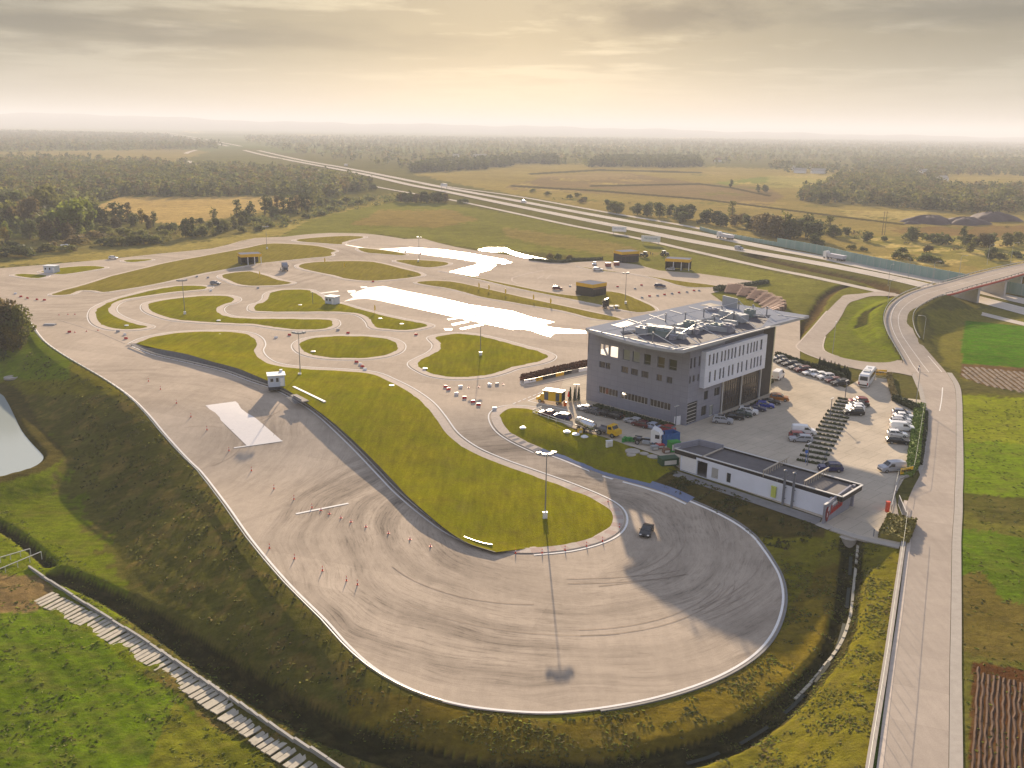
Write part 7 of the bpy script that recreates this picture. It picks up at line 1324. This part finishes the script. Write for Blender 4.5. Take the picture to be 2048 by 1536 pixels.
def crown(kind, seed, nl, leaf):
    r_ = np.random.default_rng(seed); cp = np.array(crown_pts(kind, r_)); k = r_.integers(0, len(cp), nl); d = r_.normal(size=(nl, 3)); d /= np.linalg.norm(d, axis=1)[:, None]; d[:, 2] *= .8
    p = cp[k, :3]+d*cp[k, 3:4]*(.55+.45*r_.random((nl, 1))**.5); p[:, 2] = np.maximum(p[:, 2], .02)
    u = r_.normal(size=(nl, 3)); u /= np.linalg.norm(u, axis=1)[:, None]; v = np.cross(u, d+r_.normal(size=(nl, 3))*.3); v /= np.linalg.norm(v, axis=1)[:, None]; s = leaf*(.5+.9*r_.random((nl, 1))); u *= s; v *= s
    V = np.stack([p-u-v, p+u-v, p+u+v, p-u+v], 1).reshape(-1, 3); return V
def trunk_mesh(kind, seed):
    r_ = random.Random(seed); q = MB(); h = {'round': .7, 'tall': .85, 'pine': .95, 'bush': .4}[kind]; q.tube((0, 0, -.02), (0, 0, h*.5), .028, .02, n=6); q.tube((0, 0, h*.5), (.01, .01, h), .02, .006, n=5)
    for i in range(6): a = r_.random()*6.283; z = h*(.3+.1*i); L = .2 if kind != 'pine' else .12; q.tube((0, 0, z), (L*math.cos(a), L*math.sin(a), z+L*.7), .012, .004, n=4)
    return q.mesh('trunk', M_BARK)
POOL = {}
def getcrown(kind, m, var, nl, leaf):
    key = (kind, m, var, nl)
    if key not in POOL:
        V = crown(kind, hash(kind) % 97+var*13 if False else {'round': 1, 'tall': 2, 'pine': 3, 'bush': 4}[kind]*31+var, nl, leaf); POOL[key] = (npmesh('crown', V, np.arange(len(V)), LM[m]), trunk_mesh(kind, var))
    return POOL[key]
TCNT = [0]
def tree(kind, m, px_, py_, h, label, group=None, nl=None, leaf=None, wx=1., g=False):
    nl = nl or {'round': 900, 'tall': 600, 'pine': 600, 'bush': 420}[kind]; leaf = leaf or {'round': .030, 'tall': .024, 'pine': .022, 'bush': .065}[kind]; TCNT[0] += 1
    c, tk = getcrown(kind, m, TCNT[0] % 3, nl, leaf); p = G(px_, py_) if g else P0(px_, py_); nm = 'shrub' if kind == 'bush' else ('pine_tree' if kind == 'pine' else 'tree')
    t = empty(nm, tuple(p), random.random()*6.28, label, 'shrub' if kind == 'bush' else 'tree', group); a = link('trunk', tk, t); b_ = link('crown', c, t)
    for o in (a, b_): o.scale = (h*wx, h*wx, h)
    return t
MC = {'dark': 'dark green', 'olive': 'olive green', 'bright': 'light green', 'brown': 'brownish', 'pine': 'deep green', 'gold': 'golden'}
# big trees at the far left of the track
tree('round','brown',-8,708,18,'large dark autumn tree at the left edge beside the track','trees at the left edge',2600,.017,1.,True); tree('round','brown',12,698,16,'rust-tinged tree just right of the large edge tree','trees at the left edge',2600,.017,1.,True); tree('round','olive',38,694,13,'olive tree with bare trunk showing, nearest the track','trees at the left edge',2200,.018,1.,True); tree('round','gold',26,704,8,'small golden tree beneath the edge trees','trees at the left edge',1500,.02,1.,True); tree('bush','dark',-5,722,4,'dark undergrowth at the foot of the edge trees','trees at the left edge',800,.03,1.,True)
# left wood front
LEFT = [('round','olive',22,452,17,1.0),('round','brown',62,456,19,1.1),('round','dark',38,436,18,1.2),('round','olive',90,440,21,1.1),('round','bright',112,462,12,.9),('round','olive',100,432,22,1.0),('round','brown',128,470,13,1.0),('tall','bright',14,478,10,1.3),('round','bright',148,470,22,1.15),('round','bright',172,462,20,.9),('round','dark',8,440,19,1.1),('tall','gold',12,486,9,1.2),('round','dark',60,478,12,1.1),('round','brown',92,480,11,1.1),('bush','olive',96,478,8,.8),('round','brown',135,480,10,1.2),('round','dark',185,448,15,.9),
 ('round','dark',200,448,11,1.0),('tall','olive',212,450,12,1.2),('tall','dark',228,446,13,1.2),('tall','dark',242,446,14,1.3),('tall','brown',256,446,13,1.1),('round','dark',268,452,9,1.0),('tall','gold',284,448,10,1.1),('round','brown',296,458,9,1.0),('tall','olive',308,454,10,1.1),('round','brown',232,458,8,1.2),('round','dark',372,474,11,.8),('tall','dark',384,474,11,1.1),('round','olive',406,472,6,1.1),('tall','olive',428,440,9,1.2),('tall','dark',474,434,12,1.3),('tall','dark',500,440,13,1.3),('round','olive',484,452,7,1.0),('round','dark',488,448,9,1.0),('tall','olive',468,456,9,1.2),('round','dark',436,466,9,1.2),('round','olive',450,462,7,1.2),('tall','dark',530,430,14,1.2),('tall','dark',542,431,13,1.2),('tall','brown',556,428,13,1.1),('tall','dark',568,427,14,1.2),('tall','dark',580,426,14,1.2),('tall','brown',592,424,13,1.1),('tall','dark',604,423,14,1.2),('tall','dark',616,421,13,1.2),('tall','olive',626,419,12,1.1),('round','dark',548,434,8,1.3),('round','dark',640,416,7,1.3),('round','olive',655,412,6,1.4),
 ('bush','dark',12,512,4.5,1.6),('bush','dark',50,512,5.5,1.7),('bush','olive',92,503,4.5,1.3),('bush','dark',25,494,3.5,1.2),('bush','brown',108,498,4,1.2),('bush','olive',133,502,3.6,1.9),('bush','brown',150,488,5,1.8),('bush','dark',208,490,4.5,1.2),('bush','olive',235,490,5.0,1.8),('bush','olive',262,489,5.5,1.7),('bush','dark',288,488,5.2,1.7),('bush','olive',308,486,5,1.3),('bush','olive',320,482,3.5,1.3),('bush','olive',212,464,4,1.6),('bush','olive',250,470,4.5,1.8),('bush','brown',190,476,4.5,1.6),('bush','olive',278,472,4,1.6),('bush','dark',335,462,5,1.5),('bush','olive',350,458,4,1.2),('bush','olive',330,470,3.6,1.3),('bush','dark',398,472,4.5,1.3),('bush','olive',420,454,4,1.5),('bush','dark',400,448,4,1.2),('bush','olive',486,464,3.6,1.3),('bush','dark',512,448,5,1.3),('bush','olive',540,452,3.5,1.4),('bush','olive',572,445,3.5,1.5),('bush','dark',520,462,3.5,1.5),('bush','olive',610,436,3.5,1.6),('bush','olive',640,430,3.5,1.6),('bush','dark',672,410,5,1.6),('bush','olive',690,405,5,1.6),('bush','dark',715,408,4,1.5),('bush','dark',660,422,4,1.5),('bush','olive',740,400,4,1.5)]
def where_left(x, y, k):
    if y > 484: return 'in the front scrub by the track'
    if x < 195: return 'in the big left-hand wood'
    if x < 320: return 'in the clump before the tan meadow'
    if x < 460: return 'below the tan meadow'
    if x < 520: return 'right of the tan meadow'
    return 'in the row towards the motorway'
seen = {}; lst = []
SZ = lambda h, k: (('low', 'broad', 'big') if k == 'bush' else ('small', 'mid-sized', 'tall'))[0 if h < (4.2 if k == 'bush' else 10) else (1 if h < (5 if k == 'bush' else 14) else 2)]
for (k, m_, x, y, h, w_) in sorted(LEFT, key=lambda q: q[2]):
    base = '%s %s %s %s' % (SZ(h, k), MC[m_], 'shrub' if k == 'bush' else 'tree', where_left(x, y, k)); seen.setdefault(base, []).append((k, m_, x, y, h, w_))
ORD = ['first', 'second', 'third', 'fourth', 'fifth', 'sixth', 'seventh', 'eighth', 'ninth', 'tenth', 'eleventh', 'twelfth']
def place(seen, grp):
    for base, L in seen.items():
        for i, (k, m_, x, y, h, w_) in enumerate(L):
            lb = base if len(L) == 1 else ORD[i] if False else base+(', leftmost' if i == 0 else ', rightmost' if i == len(L)-1 else ', %s from left' % ORD[i])
            tree(k, m_, x, y, h, lb, grp, wx=w_)
place(seen, 'trees and shrubs beyond the far bank')
# east of the motorway
EAST = []
for (x, y, k, m_, h) in [(1216,421,'round','dark',9),(1228,425,'round','olive',10),(1238,427,'round','olive',9),(1275,429,'round','dark',9),(1294,433,'round','dark',10),(1319,434,'round','dark',11),(1340,432,'round','dark',9),(1359,441,'round','pine',12),(1376,440,'round','pine',12),(1366,446,'round','dark',9),(1412,447,'round','dark',11),(1434,450,'round','pine',10),(1446,453,'round','pine',9),(1464,434,'tall','olive',12),(1470,452,'round','brown',9),(1484,448,'round','brown',8),(1495,459,'round','dark',10),(1511,462,'round','brown',11),(1526,470,'round','brown',14),(1540,468,'round','dark',14),(1552,476,'round','brown',14),(1568,474,'tall','olive',17),(1580,478,'round','dark',13),(1596,474,'round','dark',12),(1611,474,'tall','dark',15),(1624,480,'round','dark',13),(1637,482,'tall','dark',13),(1658,470,'tall','olive',12),(1666,474,'round','dark',8),(1678,472,'round','dark',5),(1692,471,'round','dark',6),(1629,492,'round','dark',7),(1641,495,'round','dark',5),(1734,484,'round','dark',7),(1824,482,'round','dark',9),(1815,478,'bush','olive',4),(1850,478,'bush','olive',4),(1865,484,'bush','dark',6),(1885,488,'bush','dark',6.5),(1925,489,'pine','dark',11),(1935,492,'round','dark',7),(1952,492,'round','olive',6),(1968,494,'round','brown',9),(1978,494,'round','dark',9),(2014,492,'round','olive',8),(2036,490,'round','olive',8),(1790,517,'bush','olive',4),(1803,506,'bush','dark',3.5),(1812,520,'bush','olive',4),(1848,522,'bush','dark',4.5),(1858,524,'bush','dark',4.5),(1876,526,'bush','olive',3.5),(1853,504,'bush','brown',4),(1940,505,'round','olive',6),(1981,520,'round','dark',7),(2000,520,'bush','olive',4),(2032,514,'bush','dark',4),(1727,502,'bush','dark',2.6),(1703,498,'bush','olive',3),(1770,482,'bush','dark',3),(1560,440,'bush','brown',3),(1163,405,'bush','brown',4),(1168,402,'bush','dark',4),(1155,393,'bush','olive',4),(1265,420,'bush','olive',3.5),(1300,412,'bush','olive',4),(1140,397,'bush','olive',4),(1095,390,'bush','olive',4),(1065,384,'bush','olive',4),(1462,376,'tall','dark',10),(1516,384,'tall','dark',9),(1530,384,'round','dark',8),(1400,447,'bush','dark',3)]: EAST.append((k, m_, x, y, h, 1.3 if k != 'bush' else 1.2))
def where_east(x, y):
    if x < 1250: return 'on the dry meadow beyond the bend'
    if x < 1500: return 'in the line behind the tipper lorry'
    if x < 1700: return 'in the group behind the noise barrier'
    if x < 1900: return 'on the scrubby meadow left of the bridge'
    return 'on the scrubby meadow behind the bridge'
seen = {}
for e in sorted(EAST, key=lambda q: q[2]):
    k, m_, x, y, h, w_ = e; seen.setdefault('%s %s %s %s' % (SZ(h, k), MC[m_], 'shrub' if k == 'bush' else 'tree', where_east(x, y)), []).append(e)
place(seen, 'trees and shrubs beyond the motorway')
seen = {}
for i in range(14): x = 797+i*7.2; y = 403+(i % 3)*1.5; seen.setdefault('dark tree in the straight dark row behind the lawn at the motorway', []).append(('round' if i % 3 else 'tall', 'brown' if i % 4 == 1 else 'dark', x, y, 7.5+(i % 4)*.8, 1.2))
for base, L in seen.items():
    for i, (k, m_, x, y, h, w_) in enumerate(L): tree(k, m_, x, y, h, base, 'dark row of trees behind the lawn', wx=w_)
for (x, y, h, lb) in [(920,406,4,'small dark bush by the service road, left of two'),(931,405,4,'small dark bush by the service road, right of two'),(1115,519,3.2,'dark rounded bush at the end of the pool'),(1138,519,2.6,'lower bush right of the pool end'),(1100,516,2.6,'brown-green bush above the pool end'),(749,380,6,'lone dark bush between wood and motorway')]: tree('bush', 'dark' if h > 3 else 'brown', x, y, h, lb)
print('trees', TCNT[0])
# ------------------------------------------------------------------ woods that read as one mass
def wood(name, label, polys, spacing, h0, h1, nl, leaf, mats, kinds=('round',), keep=1., zone=None, cut=()):
    allp = [p for q in polys for p in q]; P_ = np.array([P2(max(-1500, min(3500, x)), max(y, 262.5+(x-1024)*.0156*1.0)) if y > 258+(x-1024)*.0156+4 else P2(x, 258+(x-1024)*.0156+5) for x, y in allp]); x0, y0 = P_.min(0); x1, y1 = P_.max(0)
    s = spacing; n_ = int((x1-x0)*(y1-y0)/s/s); n_ = min(n_, 1500000); X = x0+rng.random(n_)*(x1-x0); Y = y0+rng.random(n_)*(y1-y0); a, b_, d = proj(X, Y, np.zeros(n_)); k = np.zeros(n_, bool)
    a2 = a+8*sn(X, Y, .02); b2 = b_+1.5*sn(Y, X, .03)
    for q in polys: k |= inpoly(a2, b2, q)
    for q in cut: k &= ~inpoly(a, b_, q)
    for pl, w_ in ((m1, 16), (m2, 16), (sv, 8), (fr, 8)):
        kk = np.where(k)[0]; dd_ = polydist(X[kk], Y[kk], pl); k[kk[dd_ < w_]] = False
    k &= (d > 0)&(rng.random(n_) < keep); X = X[k]; Y = Y[k]; n_ = len(X); print(name, label[:20], n_)
    H_ = h0+(h1-h0)*rng.random(n_); farz = np.clip((np.hypot(X, Y)-700)/2500, 0, 1); Z = farz*3*sn(X, Y, .004)-farz*1.5-.3
    for mi, (mname, kind) in enumerate(mats):
        sel = np.arange(n_) % len(mats) == mi; xs, ys, hs, zs = X[sel], Y[sel], H_[sel], Z[sel]
        vars_ = [crown(kind, 50+v*7+mi, nl, leaf) for v in range(4)]; VV = []
        for v in range(4):
            s2 = np.arange(len(xs)) % 4 == v; base = vars_[v]; th_ = rng.random(s2.sum())*6.283; c_, s_ = np.cos(th_)[:, None], np.sin(th_)[:, None]; hh2 = hs[s2][:, None]; wv = 1.25 if kind != 'bush' else 1
            bx = (base[None, :, 0]*c_-base[None, :, 1]*s_)*hh2*wv+xs[s2][:, None]; by = (base[None, :, 0]*s_+base[None, :, 1]*c_)*hh2*wv+ys[s2][:, None]; bz = base[None, :, 2]*hh2+zs[s2][:, None]; VV.append(np.stack([bx, by, bz], -1).reshape(-1, 3))
        V = np.concatenate(VV) if VV else np.zeros((0, 3))
        if len(V): o = link(name, npmesh(name, V, np.arange(len(V)), LM[mname])); tag(o, label, None, None, 'stuff')
big = [('dark','round'),('olive','round'),('brown','round'),('pine','tall')]
F1a = [[(-60,470),(0,462),(60,470),(150,462),(185,448),(192,404),(240,394),(560,392),(640,402),(700,388),(752,376),(700,358),(600,345),(420,345),(340,338),(200,336),(0,332),(-60,332)]]
wood('woodland', 'mixed autumn wood left of the tan meadow', F1a, 8.5, 6, 15, 60, .05, big)
wood('woodland', 'young wood farther back on the left', [[(-60,333),(0,333),(200,337),(340,339),(420,346),(600,346),(690,352),(560,336),(420,330),(340,325),(200,318),(0,315),(-60,315)]], 11, 5, 12, 34, .07, big, keep=.65)
wood('woodland', 'hazy woods in the far left distance', [[(-60,303),(0,303),(240,300),(330,300),(440,297),(448,292),(430,283),(340,277),(340,270),(-60,262)]], 20, 8, 16, 26, .09, big, keep=.6)
wood('woodland', 'hazy forest across the far distance', [[(345,272),(2110,284),(2110,330),(1760,330),(1700,322),(1536,322),(1400,331),(1250,335),(1090,329),(1024,325),(830,344),(780,334),(700,322),(560,300),(480,278)]], 24, 7, 15, 24, .09, big, keep=.42, cut=[[(480,265),(345,258),(345,285),(480,300),(560,306),(500,290)]])
wood('woodland', 'dark hazy woodland belt behind the dry meadow', [[(822,346),(1024,332),(1024,322),(890,325),(840,332)], [(1180,334),(1400,334),(1400,319),(1200,320)], [(1030,327),(1110,328),(1110,318),(1030,318)]], 9, 11, 15, 34, .07, [('dark','round'),('pine','tall')])
wood('woodland', 'mixed wood right of the village behind the earth piles', [[(1595,402),(1640,408),(1700,408),(1790,416),(1850,420),(1910,424),(2000,428),(2120,430),(2120,390),(2048,382),(1900,380),(1840,362),(1790,352),(1720,362),(1680,362),(1640,378),(1605,388)]], 8.5, 8, 14, 60, .05, big)
wood('woodland', 'hazy copses among the far village houses', [[(1540,340),(1690,352),(1720,362),(1790,355),(1850,365),(1900,350),(2120,352),(2120,335),(1900,338),(1700,332),(1540,330)], [(1700,330),(2120,345),(2120,322),(1700,318)]], 16, 8, 14, 40, .07, big, keep=.7)
wood('woodland', 'light scrub between the left wood and the motorway', [[(560,424),(640,408),(740,395),(800,392),(800,400),(660,428),(560,455),(520,462),(430,470),(380,470),(400,455),(470,445)]], 9, 2.5, 5, 50, .09, [('olive','bush'),('dark','bush')], keep=.7)
wood('scrub', 'scattered low scrub on the dry meadow beyond the motorway', [[(1020,392),(1200,400),(1500,430),(1700,445),(2100,455),(2100,530),(1800,500),(1536,470),(1240,425),(1100,400)]], 22, 1.2, 3.2, 40, .1, [('olive','bush'),('brown','bush')], keep=.8)
wood('scrub', 'scattered low scrub in front of the left wood', [[(0,480),(200,470),(330,455),(420,448),(440,470),(330,485),(150,500),(0,520)]], 8, 1.2, 3.2, 60, .09, [('olive','bush'),('brown','bush')], keep=.6)
# grass tufts and weeds on the banks
def tufts(name, label, poly, n_, h0, h1, cols_, cond=None, wd_=.35):
    Pg = []; r_ = rng
    a = np.array(poly); x0, y0 = a.min(0); x1, y1 = a.max(0); corners = np.array([G(x, y)[:2] for x, y in poly]); X0, Y0 = corners.min(0); X1, Y1 = corners.max(0)
    X = X0+r_.random(n_*3)*(X1-X0); Y = Y0+r_.random(n_*3)*(Y1-Y0); k = inpoly(X, Y, [tuple(c) for c in corners]); X = X[k][:n_]; Y = Y[k][:n_]; k = sn(X, Y, .5)+sn(X, Y, 1.3, 1)*.7 > -.3+r_.random(len(X))*.8; X = X[k]; Y = Y[k]; k = ~inpoly(X, Y, PLATEAU) if cond is None else cond(X, Y); X = X[k]; Y = Y[k]
    Z = terrain(X, Y)-.05; n2 = len(X); V = []
    for j in range(3):
        an = r_.random(n2)*6.283; w_ = wd_*(.5+r_.random(n2)); h = h0+(h1-h0)*r_.random(n2)**2; cx_, cy_ = np.cos(an)*w_, np.sin(an)*w_; lx, ly = r_.normal(size=n2)*.1, r_.normal(size=n2)*.1
        V.append(np.stack([np.stack([X-cx_, Y-cy_, Z], -1), np.stack([X+cx_, Y+cy_, Z], -1), np.stack([X+cx_*.6+lx, Y+cy_*.6+ly, Z+h], -1), np.stack([X-cx_*.6+lx, Y-cy_*.6+ly, Z+h*.8], -1)], 1))
    V = np.concatenate(V, 0).reshape(-1, 3); sel = (np.arange(len(V)//4) % len(cols_)); Vq = V.reshape(-1, 4, 3)
    for i, c in enumerate(cols_):
        v = Vq[sel == i].reshape(-1, 3); o = link(name, npmesh(name, v, np.arange(len(v)), LM[c])); tag(o, label, None, None, 'stuff')
tufts('weeds', 'dark weeds covering the steep slope below the guard rail', [(60,700),(250,790),(400,950),(600,1210),(860,1400),(840,1470),(560,1380),(330,1180),(150,960),(140,820),(40,740)], 14000, .08, .38, ['brown','olive','dark'], None, .2)
tufts('tall_grass', 'rough grass on the lower left field and ditch banks', [(0,1000),(200,1150),(700,1500),(700,1700),(-100,1700),(-100,1000)], 9000, .05, .2, ['lush','bright','olive'], None, .22)
tufts('tall_grass', 'rough grass between the lower track and the road', [(860,1400),(1100,1440),(1400,1390),(1570,1230),(1560,1110),(1700,1085),(1800,1095),(1735,1600),(700,1600),(700,1480)], 14000, .05, .22, ['olive','bright','brown'], None, .2)
tufts('tall_grass', 'rough grass on the fields right of the road', [(1915,800),(2120,800),(2250,1700),(1905,1700)], 5000, .05, .2, ['lush','olive','bright'], lambda X, Y: np.ones(len(X), bool), .28)
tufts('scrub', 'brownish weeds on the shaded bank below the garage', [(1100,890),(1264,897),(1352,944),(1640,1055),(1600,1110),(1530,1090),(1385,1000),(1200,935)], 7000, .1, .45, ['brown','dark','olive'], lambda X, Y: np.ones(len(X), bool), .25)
# ploughed ridges
def ridges(name, poly, dirp, gap, h, m):
    c = [P2(x, y) for x, y in poly]; d = P2(*dirp[1])-P2(*dirp[0]); d /= np.linalg.norm(d); nn = np.array([-d[1], d[0]]); C_2 = np.array(c); u = C_2@d; v = C_2@nn; V = []; q = MB(); s = v.min()
    while s < v.max():
        us = np.arange(u.min(), u.max(), 1.2); Pn = us[:, None]*d+s*nn+rng.normal(size=(len(us), 2))*.06; k = inpoly(Pn[:, 0], Pn[:, 1], [tuple(x) for x in c])
        for i in range(len(us)-1):
            if k[i] and k[i+1]: a, b_ = Pn[i], Pn[i+1]; w_ = gap*.33; ha_ = h*(.6+.8*random.random()); z0 = -.1; q.add([(*(a-nn*w_), z0), (*a, z0+ha_), (*(a+nn*w_), z0), (*(b_-nn*w_), z0), (*b_, z0+ha_), (*(b_+nn*w_), z0)], [(0, 3, 4, 1), (1, 4, 5, 2)])
        s += gap
    o = q.build(name, m); tag(o, 'ploughed soil ridges', None, None, 'stuff'); return o
ridges('plough_ridges', [(1948,1330),(2100,1370),(2200,1700),(1940,1700)], ((1960,1350),(1950,1530)), .55, .10, mat('ploughed_soil', (.065,.03,.014), .95, var=.4, vscale=1.5))
ridges('plough_ridges', [(1928,731),(2110,750),(2110,798),(1975,772),(1920,752)], ((1935,735),(1985,775)), 1.5, .18, mat('pale_ploughed_soil', (.115,.08,.055), .95, var=.3, vscale=1.))
# ================================================================== LIGHT, SKY, AIR
SUN_EL = 14.5; SUN_AZ = -0.6      # degrees, azimuth measured from +Y towards +X
sd = bpy.data.lights.new('sun', 'SUN'); sd.energy = 5.0; sd.angle = R(.6); sd.color = (1, .80, .57)
so = bpy.data.objects.new('sun', sd); COL.objects.link(so)
sv3 = Vector((math.cos(R(SUN_EL))*math.sin(R(SUN_AZ)), math.cos(R(SUN_EL))*math.cos(R(SUN_AZ)), math.sin(R(SUN_EL))))
so.rotation_euler = sv3.to_track_quat('Z', 'Y').to_euler(); so.location = sv3*300
wd = bpy.data.worlds.new('World'); SC.world = wd; wd.use_nodes = True; nt = wd.node_tree; bg = nt.nodes['Background']
class WN(NT):
    def __init__(s, t): s.t = t
w = WN(nt)
sky = w.n('ShaderNodeTexSky', sky_type='NISHITA'); sky.sun_disc = False; sky.sun_elevation = R(SUN_EL); sky.sun_rotation = R(SUN_AZ); sky.altitude = 100; sky.air_density = 1.0; sky.dust_density = 1.0; sky.ozone_density = 1.0
tc = w.n('ShaderNodeTexCoord'); D = tc.outputs['Generated']
nrm = w.n('ShaderNodeVectorMath', operation='NORMALIZE'); w.l(D, nrm.inputs[0]); sp = w.n('ShaderNodeSeparateXYZ'); w.l(nrm.outputs['Vector'], sp.inputs[0])
zc = w.math('ADD', w.math('MAXIMUM', sp.outputs['Z'], 0.0), .03)
cb = w.n('ShaderNodeCombineXYZ'); w.l(w.math('DIVIDE', sp.outputs['X'], zc), cb.inputs[0]); w.l(w.math('DIVIDE', sp.outputs['Y'], zc), cb.inputs[1]); cb.inputs[2].default_value = 3.7
cl1 = w.noise(scalev(w, cb.outputs[0], 1, 1.1, 1), .9, 8, .62); cl2 = w.noise(scalev(w, cb.outputs[0], 1, .7, 1), .24, 4, .55)
veil = w.math('ADD', w.math('MULTIPLY', cl1, .5), w.math('MULTIPLY', cl2, .5))
thick = w.math('MULTIPLY', w.rng(veil, .45, .53, 0, 1), w.rng(sp.outputs['Z'], .02, .06, .15, 1))
dt = w.n('ShaderNodeVectorMath', operation='DOT_PRODUCT'); w.l(nrm.outputs['Vector'], dt.inputs[0]); dt.inputs[1].default_value = sv3; dv_ = w.math('MAXIMUM', dt.outputs['Value'], 0)
lit = w.mix(w.math('POWER', dv_, 20), (1.35,1.2,.9), (2.5,2.05,1.3)); thk = w.mix(w.math('POWER', dv_, 6), (.72,.63,.44), (1.05,.86,.54))
cloud = w.mix(thick, lit, thk); cloud = w.mix(w.rng(sp.outputs['Z'], .14, .4, 0, .9), cloud, (1.8,2.05,2.8))
hzn = w.rng(sp.outputs['Z'], .0, .085, .85, 0); cloud = w.mix(hzn, cloud, (1.85,1.72,1.43))
d0 = fv*F+rv*(1345-1024)+uv*(768-34); d0 = d0/np.linalg.norm(d0); bs = w.n('ShaderNodeVectorMath', operation='SUBTRACT'); w.l(nrm.outputs['Vector'], bs.inputs[0]); bs.inputs[1].default_value = tuple(d0)
nb_ = w.noise(scalev(w, nrm.outputs['Vector'], 22, 22, 70), 1.0, 6, .65); bl_ = w.n('ShaderNodeVectorMath', operation='LENGTH'); w.l(scalev(w, bs.outputs['Vector'], 14, 14, 75), bl_.inputs[0])
spot = w.rng(w.math('ADD', bl_.outputs['Value'], w.math('MULTIPLY', w.math('SUBTRACT', nb_, .5), 3.2)), .4, 1.7, .9, 0); cloud = w.mix(spot, cloud, (.12,.10,.08))
for (bx_, by_, s1, s2, kk_) in ((110, 48, 5.5, 60, .8), (560, 78, 6, 70, .7), (1900, 20, 6, 60, .7)):
    d1 = fv*F+rv*(bx_-1024)+uv*(768-by_); d1 = d1/np.linalg.norm(d1); b1 = w.n('ShaderNodeVectorMath', operation='SUBTRACT'); w.l(nrm.outputs['Vector'], b1.inputs[0]); b1.inputs[1].default_value = tuple(d1)
    l1_ = w.n('ShaderNodeVectorMath', operation='LENGTH'); w.l(scalev(w, b1.outputs['Vector'], s1, s1, s2), l1_.inputs[0]); n1_ = w.noise(scalev(w, nrm.outputs['Vector'], 9, 9, 60), 1.0, 6, .62)
    cloud = w.mix(w.rng(w.math('ADD', l1_.outputs['Value'], w.math('MULTIPLY', w.math('SUBTRACT', n1_, .5), 3.0)), .3, 1.3, kk_, 0), cloud, (.36,.32,.24))
c2_ = w.n('ShaderNodeVectorMath', operation='SCALE'); c2_.inputs[0].default_value = (3.5, 3, 2); w.l(w.math('POWER', dv_, 600), c2_.inputs['Scale'])
tot = w.mix(.96, sky.outputs['Color'], cloud); ad = w.n('ShaderNodeVectorMath', operation='ADD'); w.l(tot, ad.inputs[0]); w.l(c2_.outputs[0], ad.inputs[1])
w.l(ad.outputs[0], bg.inputs['Color']); bg.inputs['Strength'].default_value = .095
# haze
hb = MB(); hb.box((0, 9000, 82), (26000, 34000, 206)); hz = NT('haze_air'); hz.t.nodes.remove(hz.b); pv = hz.n('ShaderNodeVolumePrincipled')
pv.inputs['Density'].default_value = .00018; pv.inputs['Color'].default_value = (.88,.92,1,1); pv.inputs['Anisotropy'].default_value = .0
hz.l(pv.outputs[0], hz.t.nodes['Material Output'].inputs['Volume'])
ho = hb.build('haze', hz.m); tag(ho, 'pale warm haze lying over the whole plain', None, None, 'stuff')
SC.view_settings.view_transform = 'Standard'; SC.view_settings.look = 'None'; SC.view_settings.exposure = 1.42; SC.view_settings.gamma = 1
SC.render.engine = 'CYCLES'; SC.cycles.volume_bounces = 0; SC.cycles.max_bounces = 5
